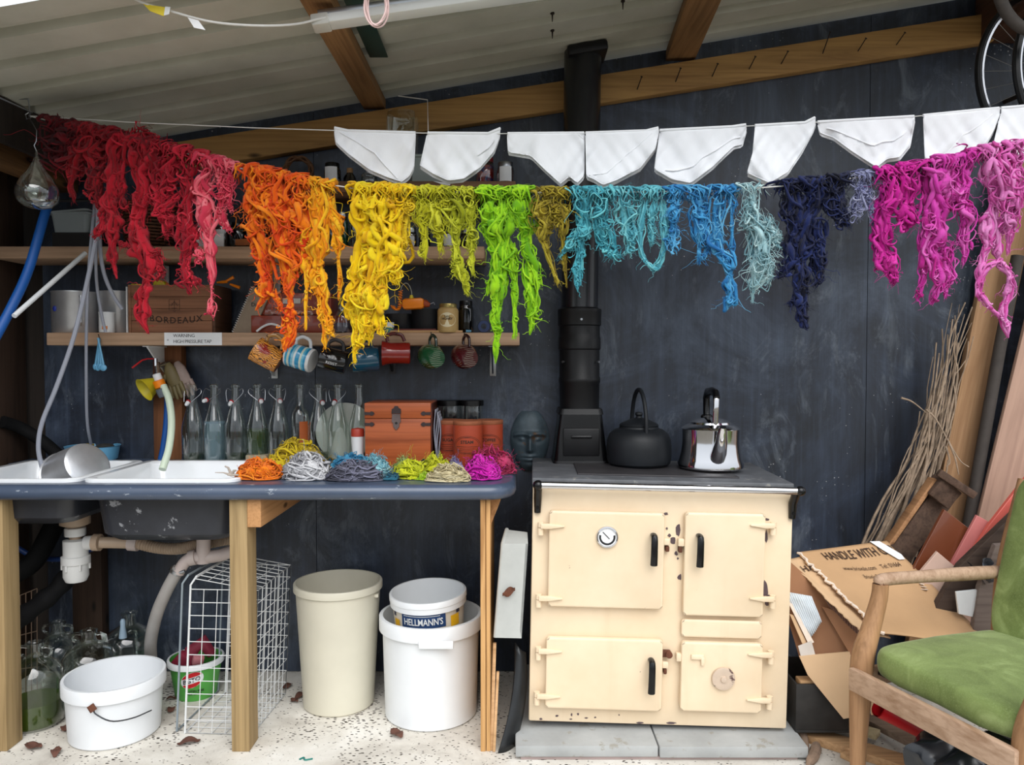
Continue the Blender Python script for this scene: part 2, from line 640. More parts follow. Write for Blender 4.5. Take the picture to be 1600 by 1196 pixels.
# nails left in the long beam
M['nail'] = mat('rusty_nail', (48, 38, 32), 0.7, 0.4, 0.2)
for i, (px, py, l) in enumerate([(995, 142, 14), (1055, 130, 15), (1112, 122, 14), (1170, 110, 13), (1220, 102, 13), (1285, 88, 28), (1340, 82, 13), (1400, 72, 12)]):
    p = P(px, py, WY - 0.05)
    q = p + Vector((0.012, -0.05, l / 340))
    mb = MB().cyl(p + Vector((0, 0.01, 0)), q, 0.0022, n=7)
    mb.cyl(q, q + (q - p).normalized() * 0.002, 0.005, n=8)
    where = ['first', 'second', 'third', 'fourth', 'fifth', 'long sixth', 'seventh', 'last'][i]
    solo('nail', 'rusty nail in the long roof beam, %s one right of the black flue' % where, 'nail', mb, M['nail'], 'nails along the roof beam')
# screw ends through the roof sheet
for i, (px, py) in enumerate([(863, 58), (863, 77), (978, 38), (975, 45), (973, 58)]):
    Y = [2.85, 3.0, 2.72, 2.78, 2.85][i]
    p = P(px, py, Y)
    zz = roof_z(p.x) + 0.003
    mb = MB().cyl((p.x, Y, zz), (p.x, Y, zz - 0.034), 0.004, 0.0015, 8)
    mb.cyl((p.x, Y, zz), (p.x, Y, zz - 0.006), 0.008, n=8)
    solo('roof_screw', 'dark screw tip poking through roof sheet near flue, ' + ['upper left of flue', 'lower left of flue', 'topmost right of flue', 'middle right of flue', 'lowest right of flue'][i], 'screw', mb, M['nail'], 'screw tips through the roof')
# stud posts on the back wall
M['stud'] = wood('rough_stud', '#7a4e30', '#4c2d1a', 2)
st = MB().box2((-1.565, WY - 0.055, 0.962), (-1.44, WY - 0.001, 1.46), 0.003)
struct('trim_6', st, M['stud'])
st = MB().box2((-1.93, WY - 0.06, 0.0), (-1.80, WY - 0.001, 0.9), 0.003)
struct('trim_7', st, M['dark_timber'])
# ================================================================ SHELVES
M['shelf'] = wood('scaffold_board', '#bd9c80', '#90735a', 0, 0.7)
M['shelf_dark'] = wood('scaffold_board_dark', '#7a5a44', '#563c2a', 0, 0.7)
SHY = WY - 0.235              # shelf fronts
SH1 = P(400, 520, SHY).z       # mug shelf top
SH2 = P(400, 385, SHY).z
SH3 = P(650, 283, SHY).z
def shelf(x0, x1, ztop, th, m, label):
    return solo('shelf', label, 'shelf', MB().box2((x0, SHY, ztop - th), (x1, WY - 0.001, ztop), 0.004), m)
x_at = lambda px, Y: P(px, 560, Y).x
sh1 = shelf(x_at(73, SHY), x_at(812, SHY), SH1, 0.052, M['shelf'], 'pale scaffold board shelf with mugs hanging along its front')
sh2 = shelf(-2.13, x_at(757, SHY), SH2, 0.050, M['shelf'], 'long middle scaffold board shelf holding basket and small jars')
sh3 = shelf(x_at(395, SHY), x_at(806, SHY), SH3, 0.045, M['shelf_dark'], 'short top shelf of brown board under the roof beam')
# brackets
def bracket(px, zt, L, label, m='white_paint', drop=0.14):
    X = x_at(px, SHY)
    t = thing('shelf_bracket', label, 'bracket', (X, WY - 0.004, zt), group='shelf brackets')
    mb = MB().box2((-0.014, -L, -0.004), (0.014, 0, 0), 0.001)
    mb.box2((-0.014, -0.004, -drop), (0.014, 0, 0), 0.001)
    mb.build('arm_plate', M[m], t)
    Mx = Matrix.Rotation(PI / 2, 4, 'Z') @ Matrix.Rotation(PI / 2, 4, 'X')
    MB().prism([(-L + 0.01, -0.004), (-0.004, -0.004), (-0.004, -drop + 0.01), (-0.03, -drop + 0.012)], -0.003, 0.003, Mx).build('gusset', M[m], t)
bracket(222, SH2 - 0.052, 0.215, 'white shelf bracket under middle shelf behind the red wool')
bracket(408, SH2 - 0.052, 0.215, 'white shelf bracket under middle shelf beside the orange wool')
bracket(225, SH1 - 0.054, 0.215, 'white shelf bracket under mug shelf above the tap')
bracket(402, SH1 - 0.054, 0.215, 'white shelf bracket under mug shelf behind the tan mug')
bracket(600, SH1 - 0.054, 0.19, 'dark shelf bracket under mug shelf behind the teal mug', 'dark_steel', 0.12)
bracket(768, SH1 - 0.054, 0.21, 'grey steel shelf bracket at the right end of mug shelf', 'steel', 0.13)
bracket(760, SH3 - 0.047, 0.2, 'pale bracket under the short top shelf', 'white_paint', 0.1)

# ================================================================ COUNTER TABLE
M['counter'] = mat('slate_blue_paint', (66, 78, 98), 0.3, 0, 0.18, 9, 0.06, 40, 0.6, stain=(150, 158, 168), stain_s=30, stain_t=0.63, vscale=(0.6, 1, 1))
M['post_wood'] = wood('yellow_pine_post', '#a38a62', '#7a6442', 2, 0.9)
M['ply_edge'] = wood('raw_pine_ply', '#c99c66', '#8f6236', 2, 1.0)
M['orange_wood'] = wood('orange_pine', '#c08f60', '#94663c', 1, 0.9)
CT = 0.960
CF = 2.69
bench = thing('work_table', 'long slate blue work table with rounded edge and two sinks let in', 'table', (-1.0, 3.05, 0))
# top built from strips that leave two sink openings; bullnose front, rounded right corner
xr, rr = -0.012, 0.085
SK = ((-2.03, -1.575), (-1.52, -1.005))
SY0, SY1 = 2.745, 3.235
def top_piece(poly):
    return MB().prism(poly, CT - 0.046, CT)
arc = [(xr - rr + rr * math.sin(a), CF + rr - rr * math.cos(a)) for a in np.linspace(0, PI / 2, 9)]
mb = MB()
mb.prism([(SK[1][1], CF)] + arc + [(xr, WY - 0.002), (SK[1][1], WY - 0.002)], CT - 0.05, CT)
mb.prism([(-2.13, CF), (SK[1][1], CF), (SK[1][1], SY0), (-2.13, SY0)], CT - 0.05, CT)
mb.prism([(-2.13, SY1), (SK[1][1], SY1), (SK[1][1], WY - 0.002), (-2.13, WY - 0.002)], CT - 0.05, CT)
mb.prism([(SK[0][1], SY0), (SK[1][0], SY0), (SK[1][0], SY1), (SK[0][1], SY1)], CT - 0.05, CT)
mb.build('tabletop', M['counter'], bench, world=True)
edge = [(-2.13, CF, CT - 0.027)] + [(x, y, CT - 0.027) for x, y in arc] + [(xr, WY - 0.01, CT - 0.027)]
MB().tube(edge, 0.0275, 14).build('rounded_edge', M['counter'], bench, world=True)
MB().box2((-1.0, CF + 0.008, 0.0), (-0.936, CF + 0.105, CT - 0.05), 0.004).build('leg', M['post_wood'], bench, world=True)
MB().box2((-1.875, CF + 0.01, 0.0), (-1.802, CF + 0.10, CT - 0.05), 0.004).build('leg', M['post_wood'], bench, world=True)
lg = MB()
lg.box2((-0.112, CF + 0.01, 0), (-0.094, 3.3, CT - 0.05), 0.002)
lg.box2((-0.092, CF + 0.012, 0), (-0.077, 3.3, CT - 0.052), 0.002)
lg.build('end_panel', M['ply_edge'], bench, world=True)
MB().box2((-0.945, CF + 0.012, CT - 0.155), (-0.888, WY - 0.01, CT - 0.05), 0.004).build('cross_bearer', M['orange_wood'], bench, world=True)
Mx = Matrix.Translation((0, CF + 0.12, 0)) @ Matrix.Rotation(PI / 2, 4, 'X')
MB().prism([(-0.0765, CT - 0.052), (-0.035, CT - 0.052), (-0.048, CT - 0.09), (-0.06, CT - 0.12), (-0.0765, CT - 0.16)], 0, 0.03, Mx).build('corner_brace', M['orange_wood'], bench, world=True)

# sinks: white enamel inside, dark painted shell outside
M['enamel_white'] = mat('white_enamel', (236, 239, 242), 0.16, 0, 0.02, 6, 0, 60, 0.6, coat=0.4)
M['sink_shell'] = mat('dark_sink_shell', (44, 46, 52), 0.35, 0, 0.2, 9, 0.05, 50, 0.5, stain=(150, 152, 156), stain_s=20, stain_t=0.62)
def rrect(x0, x1, y0, y1, r, z, n=5):
    out = []
    for cx, cy, a0 in ((x1 - r, y0 + r, -PI / 2), (x1 - r, y1 - r, 0), (x0 + r, y1 - r, PI / 2), (x0 + r, y0 + r, PI)):
        for k in range(n + 1):
            a = a0 + PI / 2 * k / n
            out.append((cx + r * math.cos(a), cy + r * math.sin(a), z))
    return out
def skin(mb, rings, cap0=False, cap1=False):
    n = len(rings[0])
    vs = [v for r in rings for v in r]
    fs = [(i * n + k, i * n + (k + 1) % n, (i + 1) * n + (k + 1) % n, (i + 1) * n + k) for i in range(len(rings) - 1) for k in range(n)]
    if cap0:
        fs.append(tuple(range(n))[::-1])
    if cap1:
        fs.append(tuple((len(rings) - 1) * n + k for k in range(n)))
    return mb.raw(vs, fs)
def sink(x0, x1, d, label):
    t = thing('sink', label, 'sink', ((x0 + x1) / 2, (SY0 + SY1) / 2, CT))
    e, y0, y1 = 0.022, SY0, SY1
    m2 = MB()
    rings = [rrect(x0 - e, x1 + e, y0 - e, y1 + e, 0.05, CT + 0.0005),
             rrect(x0 - e, x1 + e, y0 - e, y1 + e, 0.05, CT + 0.010),
             rrect(x0 - e + 0.006, x1 + e - 0.006, y0 - e + 0.006, y1 + e - 0.006, 0.047, CT + 0.014),
             rrect(x0 + 0.006, x1 - 0.006, y0 + 0.006, y1 - 0.006, 0.045, CT + 0.012),
             rrect(x0 + 0.014, x1 - 0.014, y0 + 0.014, y1 - 0.014, 0.045, CT + 0.002),
             rrect(x0 + 0.03, x1 - 0.03, y0 + 0.03, y1 - 0.03, 0.06, CT - d + 0.03),
             rrect(x0 + 0.06, x1 - 0.06, y0 + 0.06, y1 - 0.06, 0.06, CT - d + 0.006)]
    skin(m2, rings, cap1=True)
    m2.build('basin', M['enamel_white'], t, world=True)
    m3 = MB()
    rings = [rrect(x0 + 0.004, x1 - 0.004, y0 + 0.004, y1 - 0.004, 0.045, CT - 0.012),
             rrect(x0 + 0.02, x1 - 0.02, y0 + 0.02, y1 - 0.02, 0.06, CT - d + 0.02),
             rrect(x0 + 0.05, x1 - 0.05, y0 + 0.05, y1 - 0.05, 0.06, CT - d - 0.006)]
    skin(m3, rings, cap1=True)
    m3.build('outer_shell', M['sink_shell'], t, world=True)
    cx, cy = (x0 + x1) / 2, (y0 + y1) / 2
    return t
sink(SK[0][0], SK[0][1], 0.155, 'white sink on the left with the tilted aluminium pan in it')
sink(SK[1][0], SK[1][1], 0.215, 'white sink on the right under the cream tap hose')
# ================================================================ RANGE COOKER
SY = 2.745                       # depth of the cooker front
STX = P(1029, 700, SY).x
STB = 0.052                     # top of the plinth slabs
ROLL = R(1.05)
ROOT = Matrix.Translation((STX, SY, STB + 0.012)) @ Matrix.Rotation(R(-1.6), 4, 'Z') @ Matrix.Rotation(ROLL, 4, 'Y')
def cream_mat():
    m, t, b = _base('worn_cream_enamel')
    v = _coord(t)
    c = _ramp(t, _noise(t, v, 3.5, 5), [(0.3, C(224, 201, 168)), (0.7, C(236, 216, 186))])
    c = _mix(t, _ramp(t, _noise(t, _coord(t, (14, 14, 1.2)), 1.0, 5, 0.6), [(0.58, (0, 0, 0)), (0.9, (0.3, 0.3, 0.3))]), c, C(206, 172, 132))
    ch = _noise(t, v, 26, 7, 0.68)
    k = _ramp(t, ch, [(0.72, (0, 0, 0)), (0.735, (1, 1, 1))])
    c = _mix(t, k, c, C(92, 66, 58))
    t.links.new(c, b.inputs['Base Color'])
    b.inputs['Roughness'].default_value = 0.33
    b.inputs['Coat Weight'].default_value = 0.15
    _bump(t, b, _noise(t, v, 18, 3), 0.06, 0.003)
    return m
M['cream'] = cream_mat()
M['chip'] = mat('bare_chipped_iron', (88, 72, 76), 0.6, 0.1, 0.25, 50)
M['hob'] = mat('grey_hob_plate', (92, 94, 98), 0.55, 0.2, 0.3, 9, 0.1, 60, stain=(130, 128, 124), stain_s=18, stain_t=0.6)
st = thing('range_cooker', 'cream enamel solid fuel range cooker with four doors and chrome rail', 'cooker')
st.matrix_basis = ROOT
W2, DEP, HT = 0.466, 0.575, 0.872
def SL(px, py):
    """front-face local x,z of the cooker for a point seen at (px, py)"""
    yy = py - (px - 1029) * 0.025
    q = P(px, yy, SY)
    return (q.x - STX, q.z - (STB + 0.012))
MB().box2((-W2, 0.0, 0.010), (W2, DEP, HT), 0.008).build('body', M['cream'], st)
mb = MB().box2((-W2 + 0.03, 0.03, -0.003), (W2 - 0.05, DEP - 0.03, 0.012))
mb.build('plinth_recess', mat('dark_brown_plinth', (70, 60, 56), 0.8, 0, 0.3, 14), st)  # dark grey-brown colour over the whole set-back base
# hob, with hotplate cover and flue collar area
MB().box2((-W2 - 0.004, 0.012, HT - 0.002), (W2 + 0.006, DEP, HT + 0.028), 0.006).build('hob', M['hob'], st)
MB().box2((-0.30, 0.10, HT + 0.027), (0.30, 0.40, HT + 0.034), 0.003).build('hotplate', mat('dark_hotplate', (58, 56, 58), 0.5, 0.3, 0.2, 10), st)
# chrome rail on two black brackets
rz = HT + 0.010
MB().tube([(-W2 + 0.03, -0.045, rz), (W2 + 0.008, -0.045, rz)], 0.0135, 16).build('towel_rail', M['chrome'], st)
for sx in (-1, 1):
    xx = -W2 + 0.018 if sx < 0 else W2 - 0.005
    mb = MB()
    mb.ball((xx + (0.0 if sx < 0 else 0.012), -0.045, rz), (0.019, 0.019, 0.018), 16, 10)
    mb.tube([(xx, -0.04, rz), (xx, -0.028, rz - 0.025), (xx, -0.008, rz - 0.05), (xx, -0.004, rz - 0.105)], [0.016, 0.015, 0.015, 0.012], 10)
    mb.cyl((xx, -0.012, rz - 0.085), (xx, -0.020, rz - 0.085), 0.006, n=10)
    mb.build('rail_bracket', M['black_gloss'], st)
def door_panel(name, l, r_, t_, b_, th=0.03):
    (x0, z1), (x1, z0) = SL(l, t_), SL(r_, b_)
    Mx = Matrix.Rotation(PI / 2, 4, 'X')
    rad = 0.012
    pts = []
    for cx, cz, a0 in ((x1 - rad, z0 + rad, -PI / 2), (x1 - rad, z1 - rad, 0), (x0 + rad, z1 - rad, PI / 2), (x0 + rad, z0 + rad, PI)):
        for k in range(5):
            a = a0 + PI / 2 * k / 4
            pts.append((cx + rad * math.cos(a), cz + rad * math.sin(a)))
    mb = MB().prism(pts, 0.0045, th, Mx, 0.006)
    ctr = ((x0 + x1) / 2, (z0 + z1) / 2)
    mb.prism([(ctr[0] + (a - ctr[0]) * (1 - 0.016 / (x1 - x0)), ctr[1] + (b - ctr[1]) * (1 - 0.016 / (z1 - z0))) for a, b in pts], -0.003, 0.007, Mx)
    return mb.build(name, M['cream'], st)
doors = {}
doors['ul'] = door_panel('door', 852, 1030, 795.5, 949)
doors['ll'] = door_panel('door', 851, 1031, 992, 1107)
doors['ur'] = door_panel('door', 1062, 1184, 798.5, 961)
doors['band'] = door_panel('fascia_band', 1060, 1184, 965, 996, 0.02)
doors['lr'] = door_panel('door', 1060, 1184, 998.5, 1109)
def hinge(par, px, py, sx):
    x, z = SL(px, py)
    mb = MB()
    # strap tapering into the door
    mb.prism([(0, -0.009), (0.035, -0.009), (0.085, -0.001), (0.085, 0.003), (0.035, 0.009), (0, 0.009)], 0.026, 0.04,
             Matrix.Translation((x, 0, z)) @ Matrix.Scale(sx, 4, (1, 0, 0)) @ Matrix.Rotation(PI / 2, 4, 'X'), 0.002)
    mb.cyl((x, -0.022, z - 0.006), (x, -0.022, z + 0.011), 0.011, n=14)
    mb.build('hinge', M['cream'], par)
    mb = MB()
    mb.cyl((x, -0.022, z - 0.034), (x, -0.022, z - 0.008), 0.0115, n=14)
    mb.box((x, -0.009, z - 0.02), (0.016, 0.022, 0.022), 0.003)
    mb.build('hinge_pin', M['cream'], par)
for k, px, py, sx in (('ul', 839, 819, 1), ('ul', 838, 931, 1), ('ll', 839, 1013, 1), ('ll', 838, 1083, 1), ('ur', 1198, 819, -1), ('ur', 1199, 932, -1), ('lr', 1198, 1018, -1), ('lr', 1197, 1088, -1)):
    hinge(doors[k], px, py, sx)
def lever(par, px, y0, y1):
    x, z1 = SL(px, y0)
    z0 = SL(px, y1)[1]
    mb = MB()
    mb.tube([(x, -0.03, z1 - 0.014), (x, -0.05, z1 - 0.012), (x, -0.062, z1 - 0.016), (x, -0.066, z1 - 0.03), (x, -0.064, z0 + 0.03), (x, -0.06, z0)], [0.011, 0.011, 0.0115, 0.012, 0.0125, 0.013], 10, flat=0.75)
    mb.build('handle', M['black_gloss'], par)
lever(doors['ul'], 1013, 827, 877)
lever(doors['ur'], 1083, 828, 879)
lever(doors['ll'], 1013, 1020, 1073)
# dial thermometer
x, z = SL(942, 836)
Mx = Matrix.Translation((x, -0.03, z)) @ Matrix.Rotation(PI / 2, 4, 'X')
dial = MB().lathe([(0.039, -0.002), (0.040, 0.004), (0.038, 0.010), (0.033, 0.011), (0.032, 0.006)], 32, Mx).build('dial_bezel', M['chrome'], doors['ul'])
MB().lathe([(0.0, 0.0062), (0.0325, 0.0062)], 32, Mx).build('dial_face', M['paper'], dial) if False else MB().lathe([(0.0005, 0.0062), (0.0325, 0.0062)], 32, Mx).build('dial_face', M['paper'], doors['ul'])
mb = MB()
vs, fs = [], []
for k in range(25):
    a = R(165) + R(210) * k / 24
    for rr_ in (0.022, 0.029):
        vs.append((rr_ * math.cos(a), rr_ * math.sin(a), 0.007))
for k in range(24):
    fs.append((2 * k, 2 * k + 1, 2 * k + 3, 2 * k + 2))
mb.raw(vs, fs, Mx)
for k in range(9):
    a = R(-20) + R(220) * k / 8
    mb.box((0.024 * math.cos(a), 0.024 * math.sin(a), 0.007), (0.007, 0.0015, 0.0005), 0, Matrix.Rotation(a, 4, 'Z')) if False else None
mb.box(Mx @ Vector((-0.004, 0.006, 0.0075)), (0.034, 0.0012, 0.0025), 0, Matrix.Rotation(R(45), 4, 'Y'))
mb.build('dial_scale', M['ink'], doors['ul'])
# spin wheel air control
x, z = SL(1124, 1054)
Mx = Matrix.Translation((x, -0.03, z)) @ Matrix.Rotation(PI / 2, 4, 'X')
MB().lathe([(0.04, -0.002), (0.042, 0.006), (0.040, 0.012), (0.030, 0.0145), (0.012, 0.013), (0.010, 0.019), (0.0005, 0.02)], 32, Mx).build('spin_wheel', mat('worn_spin_wheel', (206, 186, 166), 0.4, 0.2, 0.08, 20, 0.1, 80, stain=(92, 66, 64), stain_s=30, stain_t=0.56), doors['lr'])
# latches
def latch(par, px, py, w, h, m, y0=-0.02):
    x, z = SL(px, py)
    MB().box((x, y0 / 2 - 0.004, z), (w, 0.022, h), 0.004).build('latch', m, par)
latch(doors['ul'], 1035, 845, 0.022, 0.024, M['cream'])
latch(doors['ul'], 1036, 856, 0.014, 0.02, M['rust'])
latch(doors['ur'], 1057, 846, 0.022, 0.028, M['cream'])
latch(doors['ur'], 1056, 857, 0.014, 0.022, M['rust'])
x, z = SL(1039, 1020)
mb = MB().box((x - 0.004, -0.008, z), (0.034, 0.014, 0.026), 0.004)
mb.cyl((x + 0.006, -0.012, z + 0.0), (x + 0.006, -0.026, z + 0.0), 0.012, n=16)
mb.build('catch', M['rust'], st)
latch(doors['ll'], 1036, 1036, 0.022, 0.024, M['cream'])
latch(doors['ll'], 1036, 1046, 0.012, 0.02, M['rust'])
x, z = SL(1084, 1021)
mb = MB().box((x, -0.034, z), (0.046, 0.014, 0.018), 0.004)
mb.box((x + 0.018, -0.036, z - 0.014), (0.012, 0.014, 0.03), 0.003)
mb.build('lift_latch', M['cream'], doors['lr'])
latch(doors['lr'], 1057, 1024, 0.02, 0.03, M['cream'])
# bare patches where the enamel has flaked
random.seed(4)
def flake(px, py, w, h, y=-0.0006):
    x, z = SL(px, py)
    n = 13
    pts = []
    for k in range(n):
        a = 2 * PI * k / n
        q = random.uniform(0.62, 1.05)
        pts.append((x + w / 2 * q * math.cos(a), z + h / 2 * q * math.sin(a)))
    MB().prism(pts, -0.0005 - y - 0.0008, 0.0006 - y, Matrix.Rotation(PI / 2, 4, 'X')).build('enamel_flake', M['chip'], st)
for px, py, w, h in ((1054, 828, .02, .06), (1046, 845, .026, .026), (1036, 826, .008, .012), (1040, 837, .014, .016), (1034, 803, .018, .012), (1051, 865, .016, .018), (1054, 873, .008, .01), (1057, 902, .018, .026),
                     (1190, 920, .026, .075), (1195, 937, .03, .05), (1190, 838, .014, .05), (1191, 812, .018, .01), (1197, 1025, .02, .024), (1197, 1095, .02, .02),
                     (870, 1120, .013, .008), (893, 1118, .008, .012), (903, 1117, .009, .01), (916, 1123, .014, .006), (930, 1122, .01, .006), (845, 1125, .012, .008), (967, 1118, .006, .006), (892, 1125, .012, .006), (1048, 1130, .04, .008), (1000, 1130, .03, .007)):
    flake(px, py, w, h)
# plinth slabs
M['slab'] = mat('concrete_slab', (164, 166, 165), 0.8, 0, 0.14, 6, 0.25, 60, 0.3, stain=(150, 148, 140), stain_s=16, stain_t=0.6)
bx = [0.012, 0.512, 1.032]
mb = MB().box2((bx[0], 2.638, 0.012), (bx[1] - 0.002, 3.36, STB), 0.005)
solo('paving_slab', 'grey concrete slab under the left half of the cream cooker', 'slab', mb, M['slab'], 'slabs under the cooker')
mb = MB().box2((bx[1] + 0.002, 2.632, 0.012), (bx[2], 3.36, STB), 0.005)
solo('paving_slab', 'grey concrete slab under the right half of the cream cooker', 'slab', mb, M['slab'], 'slabs under the cooker')
solo('base_slate', 'thin pinkish slate packing laid below the cooker slabs', 'slate', MB().box2((0.03, 2.645, 0.0), (1.0, 3.34, 0.0115), 0.002), mat('pink_slate', (160, 142, 138), 0.8, 0, 0.12, 12))

# ================================================================ FLUE
FY = 3.245
fx0, fx1 = P(905, 700, FY).x, P(911, 100, FY).x
HZ = STB + 0.012 + HT + 0.034
fl = thing('stove_flue', 'black stove flue pipe with boxed base rising from cooker to roof', 'flue', (fx0, FY, HZ))
def ringbox(hw0, hd0, z0, hw1, hd1, z1, m, name, par, y0=0, bev=0.01):
    b = MB()
    r0 = rrect(-hw0, hw0, -hd0 + y0, hd0 + y0, min(hw0, hd0) * 0.25, z0)
    r1 = rrect(-hw1, hw1, -hd1 + y0, hd1 + y0, min(hw1, hd1) * 0.25, z1)
    skin(b, [r0, r1], True, True)
    return b.build(name, m, par)
ringbox(0.117, 0.10, -0.002, 0.113, 0.098, 0.012, M['black_iron'], 'foot_flange', fl)
box = ringbox(0.112, 0.095, 0.010, 0.088, 0.09, 0.205, M['black_gloss'], 'soot_box', fl)
MB().box((0, -0.098, 0.09), (0.15, 0.012, 0.115), 0.005, (R(1.5), 0, 0)).build('soot_door', M['black_iron'], box)
MB().box((0, -0.106, 0.112), (0.086, 0.012, 0.012), 0.004).build('door_grip', M['black_gloss'], box)
ringbox(0.094, 0.092, 0.203, 0.088, 0.086, 0.226, M['black_iron'], 'collar', fl)
mb = MB()
mb.lathe([(0.083, 0.22), (0.085, 0.33), (0.088, 0.335), (0.088, 0.352), (0.085, 0.357), (0.085, 0.47), (0.089, 0.475), (0.089, 0.52), (0.086, 0.525), (0.086, 0.57), (0.091, 0.574), (0.091, 0.62), (0.0925, 0.625), (0.092, 0.64), (0.077, 0.648)], 32)
mb.build('damper_section', M['black_iron'], fl)
for a_, b_ in (((0.0, -0.09, 0.595), (0, -0.094, 0.595)), ((0.07, -0.06, 0.42), (0.076, -0.066, 0.42)), ((-0.07, -0.06, 0.42), (-0.076, -0.066, 0.42))):
    MB().cyl(a_, b_, 0.005, n=8).build('rivet', M['steel'], fl)
top = roof_z(fx1) - HZ + 0.10
mb = MB()
mb.lathe([(0.077, 0.64), (0.077, 1.1), (0.0785, 1.103), (0.0785, 1.118), (0.077, 1.121), (0.0775, top), (0.070, top), (0.070, 0.64)], 36)
mb.xf(Matrix.Shear('XY', 4, ((fx1 - fx0) / 1.6, 0)) if False else Matrix())
for v in mb.bm.verts:
    v.co.x += (v.co.z - 0.64) * (fx1 - fx0) / 1.2
mb.build('pipe', mat('black_enamel_pipe', (17, 19, 24), 0.3, 0, 0.2, 8, 0, 60, 0.5, coat=0.3), fl)
mb = MB().box((fx1 - fx0 + 0.012, 0, roof_z(fx1) - HZ - 0.02), (0.168, 0.168, 0.045), 0.012, (0, -math.atan(0.171), 0))
mb.build('roof_collar', M['black_iron'], fl)

# ================================================================ KETTLES
Kb = PZ(998, 727, HZ)
kt = thing('black_kettle', 'sooty black kettle with loop handle on the left of the hob', 'kettle', (Kb.x, Kb.y, HZ), (0, 0, R(-82)))
M['soot'] = mat('sooty_enamel', (24, 27, 31), 0.5, 0, 0.25, 10, 0.12, 90, 0.35)
mb = MB().lathe([(0.0005, 0.001), (0.112, 0.001), (0.126, 0.012), (0.130, 0.03), (0.131, 0.075), (0.128, 0.105), (0.117, 0.130), (0.096, 0.146), (0.080, 0.151), (0.078, 0.158)], 40)
mb.build('body', M['soot'], kt)
mb = MB().lathe([(0.077, 0.157), (0.079, 0.164), (0.074, 0.170), (0.060, 0.176), (0.030, 0.190), (0.014, 0.193), (0.011, 0.200), (0.016, 0.207), (0.014, 0.215), (0.0005, 0.218)], 32)
mb.build('lid', M['soot'], kt)
hp = [(0.098 * math.cos(a) * (1.0), 0, 0.150 + 0.158 * math.sin(a)) for a in np.linspace(R(-2), R(182), 25)]
MB().tube([( -0.098, 0, 0.135)] + hp[::-1] + [(0.098, 0, 0.135)], 0.0085, 10, flat=1.0).build('handle', M['soot'], kt)
mb = MB().tube([(0.115, 0, 0.07), (0.15, 0, 0.095), (0.172, 0, 0.135), (0.19, 0, 0.15)], [0.03, 0.024, 0.016, 0.014], 14)
mb.xf(Matrix.Rotation(R(180), 4, 'Z'))
mb.build('spout', M['soot'], kt)

Kb = PZ(1110, 731, HZ)
kt = thing('chrome_kettle', 'shiny chrome kettle with spout facing front on right of hob', 'kettle', (Kb.x, Kb.y, HZ), (0, 0, R(-91)))
kt.matrix_basis = kt.matrix_basis @ Matrix.Scale(1.1, 4)
mb = MB().lathe([(0.0005, 0.001), (0.112, 0.001), (0.117, 0.006), (0.117, 0.018), (0.112, 0.034), (0.106, 0.06), (0.102, 0.095), (0.103, 0.128), (0.104, 0.142), (0.101, 0.146), (0.088, 0.154), (0.074, 0.16)], 48)
mb.build('body', M['chrome'], kt)
mb = MB().lathe([(0.076, 0.158), (0.072, 0.166), (0.05, 0.176), (0.02, 0.182), (0.0005, 0.183)], 36)
mb.build('lid', M['chrome'], kt)
mb = MB()
mb.tube([(0.098, 0, 0.05), (0.125, 0, 0.072), (0.148, 0, 0.105), (0.165, 0, 0.15), (0.172, 0, 0.162)], [0.028, 0.026, 0.021, 0.014, 0.011], 18)
mb.build('spout', M['chrome'], kt)
mb = MB()
mb.tube([(0.066, 0, 0.158), (0.072, 0, 0.2), (0.078, 0, 0.25), (0.07, 0, 0.262)], 0.008, 10, flat=1.3)
mb.build('handle_strut', M['chrome'], kt)
mb = MB().tube([(0.082, 0, 0.255), (0.07, 0, 0.272), (0.02, 0, 0.278), (-0.05, 0, 0.272), (-0.07, 0, 0.25), (-0.068, 0, 0.2), (-0.064, 0, 0.185)], 0.0125, 12, flat=1.2)
mb.ball((-0.064, 0, 0.18), (0.016, 0.022, 0.012), 12, 8)
mb.build('handle', M['black_gloss'], kt)
# ================================================================ DYED WOOL ON THE LOWER LINE
def line_y(px):
    return 2.80 - (px - 45) / 1555 * 0.34
rng = np.random.default_rng(11)

